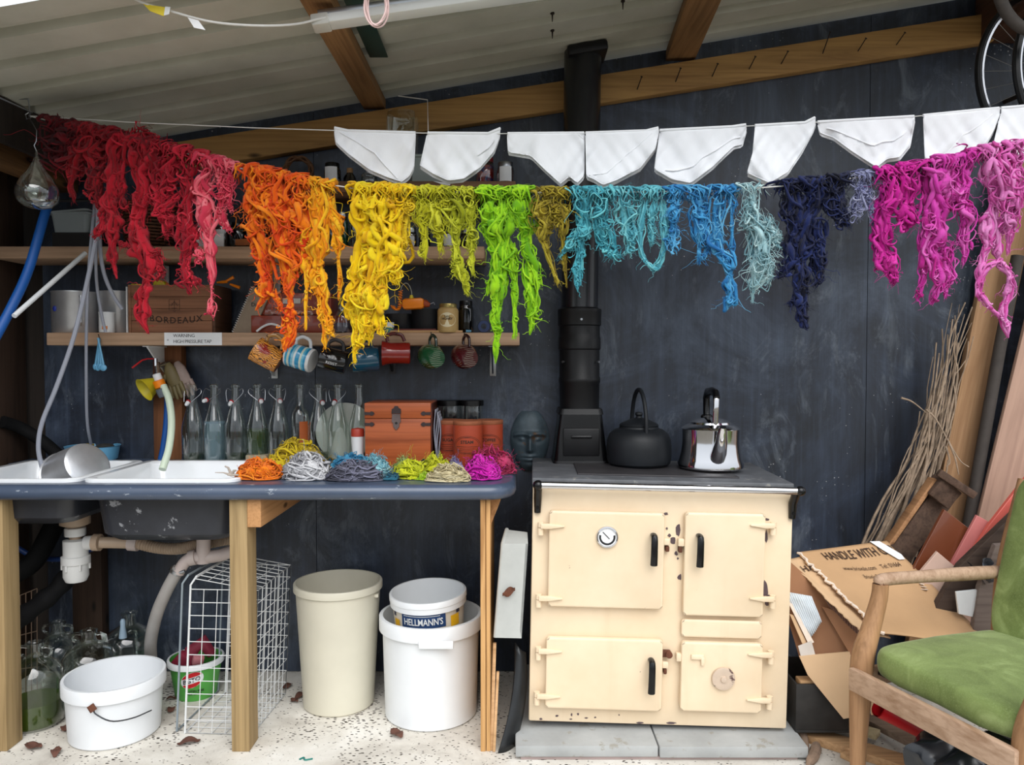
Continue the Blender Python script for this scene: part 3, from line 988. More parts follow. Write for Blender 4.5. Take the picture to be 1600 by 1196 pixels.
def strands_mesh(name, paths, m, sides=6):
    """paths: list of (pts (k,3), radii (k,)) -> one mesh of closed-ended tubes (numpy for speed)"""
    V, F3, F4, off = [], [], [], 0
    for pts, rad in paths:
        k = len(pts)
        t = np.gradient(pts, axis=0)
        t /= np.linalg.norm(t, axis=1, keepdims=True) + 1e-9
        up = np.array([0.31, 0.9, 0.3])
        a = np.cross(t, up)
        a /= np.linalg.norm(a, axis=1, keepdims=True) + 1e-9
        b = np.cross(t, a)
        ang = np.arange(sides) * 2 * np.pi / sides
        fl = rng.uniform(0.45, 1.0)
        ring = pts[:, None, :] + rad[:, None, None] * (np.cos(ang)[None, :, None] * a[:, None, :] * fl + np.sin(ang)[None, :, None] * b[:, None, :] * (1.35 - 0.35 * fl))
        V.append(ring.reshape(-1, 3))
        i = np.arange(k - 1)[:, None] * sides
        j = np.arange(sides)[None, :]
        j2 = (j + 1) % sides
        q = np.stack([i + j, i + j2, i + sides + j2, i + sides + j], -1).reshape(-1, 4) + off
        F4.append(q)
        off += k * sides
    V = np.vstack(V)
    F = np.vstack(F4)
    org = np.array([(V[:, 0].min() + V[:, 0].max()) / 2, (V[:, 1].min() + V[:, 1].max()) / 2, V[:, 2].min()])
    V = V - org
    me = bpy.data.meshes.new(name)
    me.vertices.add(len(V))
    me.vertices.foreach_set('co', V.astype(np.float32).ravel())
    me.loops.add(F.size)
    me.loops.foreach_set('vertex_index', F.astype(np.int32).ravel())
    me.polygons.add(len(F))
    me.polygons.foreach_set('loop_start', (np.arange(len(F)) * 4).astype(np.int32))
    me.polygons.foreach_set('use_smooth', np.ones(len(F), dtype=bool))
    me.update(calc_edges=True)
    me.validate()
    me.materials.append(m)
    o = bpy.data.objects.new(name, me)
    o.location = org
    COL.objects.link(o)
    return o

def smooth_noise(n, step, amp):
    """1-D wandering curve: random knots every `step` samples, cosine-blended"""
    k = max(2, int(n / step) + 3)
    kn = rng.normal(0, 1, k)
    x = np.linspace(0, k - 1.001, n)
    i = x.astype(int)
    f = x - i
    f = f * f * (3 - 2 * f)
    return amp * (kn[i] * (1 - f) + kn[i + 1] * f)

def tail_strands(tail, dens=1.0, thick=1.0, curl=1.0):
    """tail: [(px, py, r)...] down one hanging lock -> list of strand paths in metres"""
    tail = [q if len(q) == 3 else q for q in tail]
    length = sum(math.hypot(tail[i + 1][0] - tail[i][0], tail[i + 1][1] - tail[i][1]) for i in range(len(tail) - 1))
    N = max(14, int(length / 3.2))
    c = spline(tail, N)
    Y0 = line_y(tail[0][0])
    s = Y0 / 1200
    ctr = np.array([P(x, y, Y0)[:] for x, y, _ in c])
    lump = np.clip(1.0 + smooth_noise(N, 7, 0.34), 0.42, 1.5)
    lump[:6] = 0.5 * (lump[:6] + 1)
    r = np.maximum(c[:, 2] * 0.9 * lump, 1.4) * s
    ctr = ctr + np.stack([smooth_noise(N, 9, 0.16) * r, smooth_noise(N, 9, 0.12) * r, np.zeros(N)], 1)
    rm = float(np.mean(c[:, 2]))
    out = []
    # soft lumpy body of the lock
    for q in range(3):
        off = np.array([rng.uniform(-0.42, 0.42), rng.uniform(-0.2, 0.25), 0])
        rr = r * np.clip(0.40 + smooth_noise(N, 5, 0.10), 0.18, 0.62)
        rr = rr * np.clip(np.minimum(np.arange(N) + 1.0, N - np.arange(N) - 0.5) / 6.0, 0.08, 1)
        pts = ctr + off[None, :] * r[:, None] + np.stack([smooth_noise(N, 6, 0.16) * r, smooth_noise(N, 6, 0.12) * r, smooth_noise(N, 6, 0.12) * r], 1)
        out.append((pts, rr))
    # core rovings
    n_core = int(max(5, (5 + rm * 1.15) * dens))
    for q in range(n_core):
        t0 = 0 if rng.random() < 0.55 else rng.uniform(0, 0.55)
        t1 = min(1.0, t0 + rng.uniform(0.3, 0.75)) if rng.random() < 0.7 else 1.0
        i0, i1 = int(t0 * (N - 1)), max(int(t1 * (N - 1)), int(t0 * (N - 1)) + 8)
        i1 = min(i1, N - 1)
        i0 = max(0, min(i0, i1 - 8))
        k = i1 - i0 + 1
        rr = r[i0:i1 + 1]
        ph = rng.uniform(0, 2 * np.pi)
        rad = np.sqrt(rng.random()) * 0.78
        w = rng.uniform(-1.3, 1.3)
        u = np.arange(k)
        an = ph + smooth_noise(k, 9, 0.55) + w * u / 14.0
        ra = np.clip(rad + smooth_noise(k, 7, 0.22 * curl), 0, 1.0)
        offx = ra * np.cos(an) * rr + smooth_noise(k, 5, 0.16 * curl) * rr
        offy = ra * np.sin(an) * rr * 0.75
        offz = smooth_noise(k, 5, 0.30 * curl) * rr
        pts = ctr[i0:i1 + 1] + np.stack([offx, offy, offz], 1)
        base = (rng.uniform(0.05, 0.17) * rr + rng.uniform(0.7, 1.9) * s) * thick * rng.choice([0.55, 0.8, 1.0, 1.35])
        prof = np.clip(np.minimum(u + 0.6, k - u - 0.4) / 4.0, 0.16, 1) * np.clip(1 + smooth_noise(k, 4, 0.32), 0.4, 1.8)
        out.append((pts, np.minimum(base, 4.6 * s) * prof))
    # loops and curls that wander sideways round the lock
    n_loop = int((2 + rm * 0.75) * dens * curl)
    for q in range(n_loop):
        ic = int(rng.uniform(0, 0.92) * (N - 1))
        R_ = r[ic] * rng.uniform(0.35, 0.8)
        k = int(rng.integers(16, 34))
        a = rng.uniform(0, 2 * np.pi) + np.linspace(0, rng.uniform(2.0, 6.5), k) * rng.choice([-1, 1])
        tilt = rng.uniform(-0.7, 0.7)
        x = R_ * np.cos(a)
        z = R_ * np.sin(a) * rng.uniform(0.5, 1.2)
        y = -r[ic] * rng.uniform(0.2, 0.8) + R_ * 0.4 * np.sin(a + 1.1) + smooth_noise(k, 6, R_ * 0.2)
        base = ctr[ic] + np.array([rng.normal(0, 0.35) * r[ic], 0, rng.normal(0, 0.5) * r[ic]])
        drop = -np.linspace(0, rng.uniform(0, 1.4), k) * R_
        pts = base + np.stack([x + smooth_noise(k, 5, R_ * 0.15), y, z + drop + tilt * x], 1)
        u = np.arange(k)
        prof = np.clip(np.minimum(u + 0.5, k - u - 0.5) / 4.0, 0.12, 1) * np.clip(1 + smooth_noise(k, 4, 0.3), 0.4, 1.7)
        out.append((pts, rng.uniform(0.7, 2.3) * s * thick * prof))
    # loose wisps
    for q in range(int((8 + rm * 1.3) * dens)):
        ic = int(rng.uniform(0, 1) * (N - 1))
        k = int(rng.integers(10, 26))
        d = np.array([rng.normal(0, 0.8), rng.normal(0, 0.5), rng.normal(-0.6, 0.6)])
        u = np.linspace(0, 1, k)[:, None]
        L = rng.uniform(0.4, 1.3) * r[ic] + 6 * s
        edge = np.array([rng.choice([-1, 1]) * r[ic] * rng.uniform(0.3, 0.85), -r[ic] * rng.uniform(0, 0.6), 0])
        pts = ctr[ic] + edge + d * u * L + np.stack([smooth_noise(k, 5, 0.12 * L), smooth_noise(k, 5, 0.1 * L), smooth_noise(k, 5, 0.12 * L)], 1)
        out.append((pts, np.full(k, rng.uniform(0.3, 0.8) * s) * np.linspace(1, 0.4, k)))
    return out

def over_line(px0, px1, yline, rpx, n, thick):
    """rovings thrown over the line, front and back"""
    out = []
    for q in range(n):
        x = rng.uniform(px0, px1)
        Y = line_y(x)
        s = Y / 1200
        c = P(x, yline(x), Y)
        k = 22
        a = np.linspace(-0.5, np.pi + 0.6, k)
        R_ = rng.uniform(0.3, 1.0) * rpx * s
        L = rng.uniform(0.5, 2.0) * rpx * s
        y = -np.cos(a) * R_ * 0.9
        z = np.where(a < 0, a * L, np.where(a > np.pi, -(a - np.pi) * L, np.sin(a) * R_ * 0.9))
        xx = smooth_noise(k, 5, R_ * 0.5) + np.linspace(0, rng.normal(0, 1.0), k) * R_
        pts = np.array(c[:]) + np.stack([xx, y, z - 0.3 * R_], 1)
        u = np.arange(k)
        prof = np.clip(np.minimum(u + 0.5, k - u - 0.5) / 4.0, 0.15, 1) * np.clip(1 + smooth_noise(k, 4, 0.3), 0.45, 1.7)
        out.append((pts, rng.uniform(1.2, 3.6) * s * thick * prof))
    return out

LINE_PTS = [(45, 181), (110, 197), (250, 228), (370, 262), (470, 282), (550, 294), (700, 300), (850, 301), (1000, 300), (1130, 298), (1222, 291), (1330, 279), (1400, 266), (1480, 252), (1600, 224), (1660, 210)]
_lx = [a for a, b in LINE_PTS]
_ly = [b for a, b in LINE_PTS]
def yline(px):
    return float(np.interp(px, _lx, _ly))
hook = P(45, 181, line_y(45))
rope = [P(x, y, line_y(x)) for x, y in LINE_PTS]
solo('wool_line', 'white washing line sagging under the rainbow of dyed wool', 'line', MB().tube(rope, 0.0022, 6), M['string'])

WOOL = [
 # label, colours (dark, main, light), tails, density, thickness, curl
 ('deep crimson wool lock at far left of the line, darkest red', '#36010a', '#600412', '#86101e',
  [[(98, 200, 22), (96, 232, 22), (98, 262, 10)], [(118, 205, 14), (112, 240, 12), (104, 270, 5)], [(88, 208, 10), (86, 240, 9), (92, 262, 4)]], 1.2, 1.05, 1.1),
 ('dark red wool lock second from left with short curled ends', '#5e0210', '#940818', '#b81828',
  [[(130, 210, 20), (128, 245, 16), (110, 285, 9), (115, 316, 3)], [(152, 214, 20), (152, 255, 18), (150, 295, 13), (152, 325, 5)], [(140, 205, 14), (140, 230, 16), (138, 255, 10)]], 1.2, 1.0, 1.0),
 ('longest red wool hank, third from left, two ragged tails', '#6c0414', '#a8081e', '#cc1c32',
  [[(188, 210, 22), (178, 262, 15), (170, 310, 14), (178, 350, 11), (176, 395, 8), (182, 436, 3)], [(222, 205, 26), (214, 255, 20), (220, 300, 15), (214, 345, 17), (222, 385, 22), (228, 425, 18), (226, 455, 11), (222, 490, 9), (231, 522, 3)], [(240, 215, 16), (244, 260, 12), (242, 300, 7)], [(170, 320, 9), (158, 352, 7), (147, 375, 2.5)], [(240, 390, 10), (250, 415, 8), (246, 440, 3)], [(195, 250, 12), (190, 300, 8), (196, 330, 5)], [(188, 378, 5), (205, 386, 8), (218, 395, 8)]], 1.15, 1.0, 0.9),
 ('scarlet wool lock with dark loops between longest red and coral', '#80061c', '#ba0c28', '#dc2840',
  [[(268, 245, 20), (252, 300, 18), (262, 340, 12), (262, 375, 4)], [(298, 255, 20), (292, 300, 16), (290, 350, 15), (291, 395, 9), (289, 430, 12), (297, 460, 3)], [(280, 300, 16), (256, 330, 11), (240, 318, 6)], [(290, 340, 10), (306, 370, 7), (302, 360, 4)], [(285, 420, 8), (305, 438, 7), (310, 445, 3)]], 1.15, 1.0, 1.15),
 ('coral pink wool lock next to the orange, thin knotted tip', '#c22444', '#ee4a62', '#ff8a94',
  [[(330, 262, 20), (322, 305, 16), (326, 345, 13), (330, 385, 11), (330, 425, 8), (331, 455, 2.5), (331, 482, 9), (333, 497, 3)], [(350, 260, 16), (350, 295, 14), (344, 325, 6)], [(318, 280, 10), (302, 300, 5), (305, 320, 3)], [(362, 285, 9), (360, 315, 6), (362, 330, 4)], [(345, 325, 9), (352, 350, 7), (362, 362, 3)], [(316, 390, 7), (308, 412, 4)]], 1.1, 0.9, 1.2),
 ('deep orange wool hank with red-orange knotted tails', '#dc3a02', '#f46404', '#ff9a10',
  [[(396, 272, 20), (396, 315, 22), (398, 360, 17), (412, 400, 14), (418, 440, 15), (414, 465, 7), (400, 485, 2)], [(440, 280, 26), (440, 325, 30), (445, 375, 24), (452, 415, 20), (452, 448, 12), (454, 475, 6), (452, 500, 10), (452, 522, 9), (447, 548, 3)], [(472, 295, 16), (470, 335, 20), (474, 385, 8), (477, 430, 4)], [(415, 275, 16), (420, 320, 18), (424, 360, 14)], [(394, 330, 10), (400, 375, 8), (410, 430, 5)], [(425, 455, 7), (438, 480, 3), (440, 486, 2)]], 1.3, 1.05, 1.1),
 ('amber wool hank between the deep orange and the yellow', '#f08400', '#ffb406', '#ffce2a',
  [[(498, 292, 12), (502, 330, 24), (500, 370, 25), (498, 410, 20), (500, 445, 15), (502, 475, 7), (506, 500, 10), (506, 525, 6), (508, 546, 2)], [(512, 305, 12), (522, 350, 11), (528, 395, 7), (530, 440, 5), (530, 470, 2)], [(482, 350, 16), (482, 400, 10), (479, 450, 4), (478, 516, 2)], [(512, 495, 8), (517, 512, 6), (514, 522, 3)]], 1.3, 1.05, 1.1),
 ('broad bright yellow wool hank with many long tails', '#e8ae00', '#ffd802', '#ffe62e',
  [[(565, 302, 18), (564, 350, 18), (566, 395, 18), (556, 440, 16), (550, 478, 13), (545, 500, 5)], [(598, 300, 26), (600, 350, 28), (598, 400, 28), (582, 445, 26), (575, 485, 20), (568, 520, 12), (556, 545, 5), (553, 568, 2)], [(618, 310, 16), (618, 360, 16), (616, 410, 12), (618, 445, 7)], [(600, 420, 18), (592, 465, 14), (594, 505, 9), (597, 525, 3)], [(575, 460, 14), (578, 505, 9), (575, 540, 3)], [(560, 440, 12), (556, 500, 6), (555, 555, 3)]], 1.25, 1.0, 0.95),
 ('small yellow wool lock hanging right beside the broad yellow hank', '#c8a400', '#ecc814', '#f6dc40',
  [[(634, 305, 12), (634, 340, 10), (634, 375, 5), (636, 386, 2)], [(644, 310, 8), (640, 335, 7)]], 1.3, 0.85, 1.2),
 ('lime yellow wool lock, left of two, with kinked locks', '#a09c06', '#c6c416', '#dcdc3e',
  [[(662, 308, 14), (662, 340, 13), (663, 375, 9), (664, 408, 3)], [(685, 312, 14), (682, 345, 12), (688, 375, 8), (688, 396, 3)], [(700, 310, 10), (698, 340, 8)]], 1.4, 0.75, 1.35),
 ('tangled yellow-green wool lock with curly drooping tails', '#8c9206', '#b6bc1c', '#d4d83c',
  [[(716, 312, 18), (714, 345, 20), (712, 378, 9), (716, 412, 9), (724, 440, 8), (732, 462, 3)], [(736, 312, 12), (738, 350, 10), (738, 390, 9), (738, 432, 4)], [(708, 385, 6), (712, 420, 6), (712, 432, 3)]], 1.5, 0.7, 1.5),
 ('bright apple green wool hank with long tail below the shelf', '#5c9c02', '#8cca06', '#aee222',
  [[(766, 312, 18), (766, 350, 20), (772, 390, 14), (768, 430, 8), (762, 462, 3)], [(808, 308, 24), (816, 350, 22), (824, 395, 16), (836, 425, 10), (846, 445, 5)], [(790, 310, 20), (790, 360, 22), (788, 410, 18), (780, 450, 15), (776, 490, 10), (776, 525, 6), (774, 568, 2.5)], [(800, 380, 16), (802, 430, 9), (804, 480, 5), (803, 530, 3)], [(826, 400, 12), (830, 450, 12), (836, 485, 13), (832, 505, 5), (828, 524, 2)], [(846, 340, 8), (842, 360, 6)]], 1.25, 0.95, 1.05),
 ('olive mustard wool lock between apple green and aqua', '#6e5a06', '#98861a', '#beac36',
  [[(852, 312, 16), (854, 345, 18), (852, 375, 9), (866, 425, 6), (872, 450, 1.5)], [(880, 318, 12), (878, 350, 11), (880, 390, 5), (886, 450, 1.5)], [(866, 318, 14), (866, 350, 12)]], 1.4, 0.75, 1.4),
 ('aqua wool lock in front of the black flue pipe', '#2c7e90', '#4cb0c0', '#78d2d8',
  [[(914, 306, 22), (912, 345, 22), (908, 385, 14), (904, 420, 8), (903, 456, 3)], [(940, 308, 18), (940, 345, 17), (945, 378, 12), (955, 404, 5)], [(900, 360, 9), (886, 385, 8), (874, 402, 3)], [(950, 350, 9), (962, 395, 6), (966, 404, 3)]], 1.4, 0.85, 1.3),
 ('looped aqua yarn skein hanging in a long open loop', '#3c8ea0', '#64bccb', '#8edce0',
  [[(975, 310, 18), (978, 350, 17), (984, 385, 9), (978, 396, 5)], [(1008, 312, 16), (1002, 355, 10), (1004, 400, 9), (1022, 420, 9), (1034, 400, 8), (1038, 355, 8), (1036, 312, 9)], [(1022, 310, 14), (1018, 350, 9), (1018, 385, 7)]], 1.4, 0.7, 1.0),
 ('sky blue wool lock with a knotted tassel at its end', '#1c66a8', '#3c98d0', '#70bee6',
  [[(1056, 304, 14), (1052, 350, 14), (1052, 395, 9)], [(1088, 302, 20), (1092, 340, 17), (1094, 378, 8), (1092, 414, 3)], [(1125, 300, 20), (1122, 345, 12), (1118, 385, 13), (1138, 410, 9), (1138, 440, 7), (1142, 465, 12), (1136, 484, 6)], [(1143, 300, 9), (1144, 360, 4), (1144, 420, 3)], [(1110, 380, 8), (1098, 405, 4)]], 1.4, 0.75, 1.25),
 ('pale ice blue fluffy curly locks left of the navy', '#7eb2c0', '#b2dce2', '#d8f2f2',
  [[(1172, 302, 16), (1168, 335, 14), (1182, 360, 16), (1188, 395, 20), (1186, 425, 14), (1176, 450, 10), (1174, 474, 3)], [(1196, 345, 13), (1212, 372, 9), (1222, 388, 3)], [(1200, 395, 9), (1202, 430, 5), (1200, 446, 3)]], 1.8, 0.42, 1.9),
 ('navy blue wool hank with thick drooping tail', '#05081e', '#0e1840', '#1c2c66',
  [[(1244, 298, 22), (1242, 340, 22), (1236, 378, 17), (1228, 415, 12), (1216, 436, 4)], [(1274, 292, 26), (1264, 340, 20), (1256, 390, 16), (1250, 430, 17), (1252, 470, 14), (1256, 500, 9), (1262, 514, 4)], [(1276, 345, 16), (1278, 390, 16), (1280, 430, 10), (1272, 448, 5)], [(1305, 292, 22), (1306, 328, 17), (1320, 352, 7)], [(1240, 470, 8), (1234, 478, 3)]], 1.3, 1.0, 1.1),
 ('lilac grey curly lock between the navy and the magenta', '#6c70a0', '#989cc4', '#c0c4de',
  [[(1346, 284, 15), (1342, 310, 13), (1334, 335, 8)], [(1358, 300, 8), (1360, 330, 5), (1367, 362, 2)]], 1.7, 0.6, 1.7),
 ('magenta wool hank with forked tail right of lilac lock', '#a2047a', '#d01498', '#e840b4',
  [[(1390, 280, 20), (1384, 320, 18), (1376, 360, 15), (1384, 400, 17), (1394, 425, 10), (1397, 446, 3)], [(1420, 272, 22), (1422, 312, 18), (1416, 345, 11), (1414, 362, 4)], [(1372, 380, 12), (1378, 405, 7), (1366, 425, 2)]], 1.25, 1.0, 1.05),
 ('orchid pink wool hank with thick braided tail', '#b4107e', '#d83ab0', '#ee76cc',
  [[(1458, 264, 22), (1458, 310, 22), (1456, 355, 20), (1455, 400, 20), (1462, 440, 14), (1455, 475, 6)], [(1500, 254, 24), (1500, 300, 20), (1506, 345, 16), (1508, 385, 10), (1506, 415, 4)], [(1444, 360, 10), (1442, 420, 8), (1438, 455, 6), (1432, 470, 2)], [(1476, 380, 12), (1482, 430, 10), (1476, 468, 4)], [(1480, 258, 18), (1482, 300, 18), (1484, 330, 12)]], 1.2, 0.95, 1.0),
 ('pale rose pink wool hank at far right ending in open loop', '#c83c92', '#e668be', '#f4a4dc',
  [[(1558, 240, 28), (1566, 285, 28), (1570, 330, 20), (1568, 365, 9)], [(1545, 260, 18), (1548, 310, 15), (1542, 360, 14), (1535, 405, 9), (1530, 440, 4)], [(1552, 310, 8), (1558, 370, 7), (1562, 405, 9), (1578, 430, 10), (1576, 460, 8), (1568, 490, 12), (1576, 528, 3)], [(1562, 405, 9), (1542, 420, 9), (1530, 455, 8), (1540, 470, 5), (1556, 490, 5), (1566, 495, 5)], [(1586, 240, 14), (1588, 290, 12), (1582, 350, 7), (1574, 400, 4)]], 1.2, 0.95, 1.0),
]
for k, (label, c1, c2, c3, tails, dens, thick, curl) in enumerate(WOOL):
    paths = []
    xs = [t[0][0] for t in tails if abs(t[0][1] - yline(t[0][0])) < 26]
    for t in tails:
        paths += tail_strands(t, dens * 1.15, thick, curl)
    top = [t for t in tails if abs(t[0][1] - yline(t[0][0])) < 30]
    for t in top:
        x0, _, r0 = t[0]
        paths += over_line(x0 - r0 * 0.9, x0 + r0 * 0.9, yline, min(16, r0 * 0.9 + 2), int(6 + r0 * 0.8), thick)
    o = strands_mesh('wool_hank', paths, wool_mat('wool_' + str(k), c1, c2, c3), 6 if thick > 0.65 else 4)
    tag(o, label, 'wool', 'dyed wool on the washing line')

# ================================================================ WHITE PANTS ON THE UPPER LINE
PY = 2.74
UP = [(45, 181), (200, 191), (400, 200), (525, 204), (660, 208), (785, 209), (915, 208), (1030, 204), (1170, 197), (1275, 191), (1430, 182), (1530, 172), (1600, 166), (1665, 160)]
def up_y(px):
    return float(np.interp(px, [a for a, b in UP], [b for a, b in UP]))
def pys(px):
    return PY if px > 250 else 2.80 - (px - 45) / 205 * (2.80 - PY)
solo('pants_line', 'thin white cord carrying the row of white pants', 'line', MB().tube([P(x, y, pys(x)) for x, y in UP], 0.0017, 6), M['string'])
def pants(label, x0, x1, bottom, ears=(0, 0), seam=None):
    """bottom: outline points left to right below the line; ears: lift of the two top corners in px"""
    t = thing('white_pants', label, 'underwear', P((x0 + x1) / 2, up_y((x0 + x1) / 2), PY), group='white pants on the upper line')
    bt = np.array(bottom, float)
    d = np.r_[0, np.cumsum(np.hypot(*np.diff(bt, axis=0).T))]
    d /= d[-1]
    nu, nv = 44, 18
    sd = rng.uniform(0, 50)
    def layer(yoff, dz, wamp):
        def fn(u, v):
            bx_, by_ = np.interp(u, d, bt[:, 0]), np.interp(u, d, bt[:, 1])
            tx = x0 + (x1 - x0) * u
            ty = up_y(tx) - ears[0] * max(0, 1 - u * 6) - ears[1] * max(0, 1 - (1 - u) * 6)
            vv = v
            X = tx + (bx_ - tx) * vv ** 1.05
            Yp = ty + (by_ + dz - ty) * vv
            w = noise.noise(Vector((X * 0.03 + sd, Yp * 0.010, yoff * 20))) * 0.9 + noise.noise(Vector(((X + Yp * 0.45) * 0.075 + sd, (Yp - X * 0.3) * 0.016, 3))) * 0.5
            rad = abs(noise.noise(Vector(((X - Yp * 0.7) * 0.045, sd, 7)))) * 0.5 + abs(noise.noise(Vector(((X + Yp * 0.9) * 0.06, sd + 9, Yp * 0.008)))) * 0.35
            y = PY + yoff + (w + rad) * wamp * (0.15 + v)
            return P(X, Yp, y)
        return fn
    fr = MB().grid(layer(-0.006, 0, 0.026), nu, nv)
    o = fr.build('front_layer', M['cotton'], t, world=True, sharp=180)
    bk = MB().grid(layer(0.012, 5, 0.026), nu, nv)
    o2 = bk.build('back_layer', M['cotton'], t, world=True, sharp=180)
    for q in (o, o2):
        m_ = q.modifiers.new('thickness', 'SOLIDIFY')
        m_.thickness = 0.0022
    f = layer(-0.0085, 0, 0.026)
    MB().tube([f(k / 30, 0.0) + Vector((0, 0.004, 0.002)) for k in range(31)], 0.005, 8).build('waistband', M['cotton'], t, world=True)
    hem = MB().tube([f(k / 40, 0.985) for k in range(41)], 0.0016, 6)
    hem.build('leg_hem', M['cotton'], t, world=True)
    if seam:
        pts = []
        for k in range(21):
            q = k / 20
            u, v = np.interp(q, [0, .5, 1], [seam[0][0], seam[1][0], seam[2][0]]), np.interp(q, [0, .5, 1], [seam[0][1], seam[1][1], seam[2][1]])
            pts.append(f(u, v))
        MB().tube(pts, 0.0022, 6).build('seam', M['cotton'], t, world=True)
pants('white pants, first from left, on the upper line', 522, 649, [(523, 206), (525, 222), (545, 241), (578, 266), (606, 278), (628, 285), (640, 276), (647, 262), (649, 210)], (4, 0), ((.08, .2), (.45, .5), (.6, .95)))
pants('white pants, second from left, on the upper line', 668, 782, [(667, 212), (656, 259), (676, 272), (700, 283), (724, 280), (750, 262), (772, 236), (781, 212)], (0, 8), ((.7, .6), (.82, .6), (.9, .5)))
pants('white pants, third from left, just left of the flue', 793, 913, [(793, 212), (794, 238), (830, 244), (852, 266), (876, 288), (890, 276), (902, 287), (913, 275), (913, 212)], (0, 0), ((.92, .1), (.95, .5), (.97, .95)))
pants('white pants, fourth from left, just right of the flue', 915, 1029, [(915, 212), (916, 276), (928, 281), (942, 290), (964, 282), (1000, 263), (1024, 232), (1029, 206)], (0, 4), ((.9, .2), (.6, .5), (.3, .95)))
pants('white pants, fifth from left, on the upper line', 1031, 1166, [(1031, 208), (1022, 265), (1050, 281), (1079, 287), (1112, 262), (1146, 229), (1160, 226), (1166, 202)], (0, 2), ((.9, .6), (.55, .6), (.3, .9)))
pants('narrow white pants, sixth from left, above the ice blue wool', 1180, 1274, [(1180, 200), (1176, 240), (1167, 271), (1202, 287), (1230, 270), (1252, 238), (1267, 210), (1274, 195)], (0, 7), None)
pants('white pants, seventh from left, above the navy wool', 1278, 1429, [(1278, 196), (1281, 208), (1302, 215), (1330, 236), (1370, 262), (1386, 249), (1406, 246), (1422, 226), (1429, 186)], (0, 0), ((.1, .5), (.5, .55), (.85, .6)))
pants('white pants, eighth from left, above the orchid pink wool', 1443, 1562, [(1443, 185), (1445, 250), (1470, 252), (1510, 246), (1536, 230), (1552, 205), (1562, 178)], (0, 0), ((.9, .3), (.55, .5), (.4, .95)))
pants('white pants at far right of the upper line', 1565, 1650, [(1564, 178), (1552, 226), (1580, 240), (1610, 252), (1640, 230), (1650, 170)], (0, 0), None)
# hook, drop glass and supporting string
hk = MB().tube([hook + Vector((0, 0, 0.012)), hook + Vector((-0.012, 0, 0.004)), hook + Vector((-0.008, 0, -0.012)), hook + Vector((0.006, 0, -0.008)), hook + Vector((0.004, 0, 0.01)), hook + Vector((0.0, 0, 0.06)), Vector((-1.80, hook.y, hook.z + 0.06))], 0.0025, 7)
solo('line_hook', 'wire hook at the left eaves holding both washing lines', 'hook', hk, M['steel'])
g = P(58, 288, 2.72)
t = thing('glass_drop', 'clear hanging glass teardrop on wire at far left', 'ornament', g)
mb = MB().lathe([(0.004, 0.118), (0.006, 0.10), (0.012, 0.08), (0.028, 0.05), (0.05, 0.02), (0.066, -0.01), (0.070, -0.035), (0.064, -0.06), (0.045, -0.078), (0.02, -0.086), (0.0005, -0.087)], 32)
mb.build('teardrop', M['glass'], t)
MB().lathe([(0.02, 0.0), (0.034, -0.012), (0.034, -0.03), (0.02, -0.05), (0.0005, -0.052)], 24, Matrix.Translation((0.004, -0.03, -0.01))).build('opening_rim', M['glass'], t)
wz = hook.z - g.z
MB().tube([(0, 0, 0.116), (-0.008, 0, 0.135), (0.0, 0, 0.15), (-0.004, 0.01, 0.19), (hook.x - g.x, hook.y - g.y, wz - 0.006)], 0.0016, 6).build('wire', M['steel'], t)
a = P(668, 153, 3.3)
q = MB().tube([P(622, 150, 3.22), P(668, 156, 3.1)], 0.002, 6)
q.tube([P(668, 156, 3.1), P(669, 207, PY + 0.004)], 0.0013, 6)
solo('support_cord', 'thin cord from the roof beam holding up the pants line', 'cord', q, M['string'])
q = MB().tube([P(-30, 143, 2.6), P(0, 153, 2.66), P(50, 176, 2.77), hook], 0.003, 6)
solo('eaves_wire', 'grey wire along the left eaves above the hook', 'wire', q, M['steel'])
# ================================================================ THINGS ON THE SHELVES
def pw(n_px, Y):
    return n_px * Y / 1200
def jar(name, label, px, zb, Y, wpx, hpx, gm='glass', lid=None, content=None, lab=None, group=None, lidh=0.016, shoulder=0.82, cat='jar', neck=0.8, fill=0.8):
    X = P(px, 500, Y).x
    r, h = pw(wpx, Y) / 2, pw(hpx, Y)
    t = thing(name, label, cat, (X, Y, zb), group=group)
    hb = h - (lidh if lid else 0)
    MB().lathe([(0.0005, 0.0008), (r * 0.94, 0.0008), (r, 0.006), (r, hb * shoulder), (r * (1 + neck) / 2, hb * (shoulder + 1) / 2), (r * neck, hb - 0.004), (r * neck, hb)], 28).build('body', M[gm] if isinstance(gm, str) else gm, t)
    if lid:
        MB().lathe([(r * neck * 1.06, hb - 0.004), (r * neck * 1.06, hb + lidh - 0.002), (r * neck * 1.02, hb + lidh), (0.0005, hb + lidh)], 28).build('lid', M[lid] if isinstance(lid, str) else lid, t)
    if content:
        MB().lathe([(0.0005, 0.003), (r * 0.92, 0.003), (r * 0.93, hb * fill), (0.0005, hb * fill)], 24).build('contents', content, t)
    if lab:
        lm, z0, z1, half = lab
        vs, fs = [], []
        for k in range(13):
            a = -PI / 2 + R(half) * (k / 6 - 1)
            vs += [((r + 0.0007) * math.cos(a), (r + 0.0007) * math.sin(a), z0 * hb), ((r + 0.0007) * math.cos(a), (r + 0.0007) * math.sin(a), z1 * hb)]
        for k in range(12):
            fs.append((2 * k, 2 * k + 2, 2 * k + 3, 2 * k + 1))
        MB().raw(vs, fs).build('paper_label', lm, t)
    return t
def content(nm, c):
    return mat('contents_' + nm, c, 0.8, 0, 0.2, 60, 0.2, 120)
M['brown_glass'] = glass('brown_glass', '#5c4030')
M['blue_lid'] = mat('blue_lid', (40, 70, 120), 0.4)
Z3, Z2, Z1 = SH3 + 0.0005, SH2 + 0.0005, SH1 + 0.0005
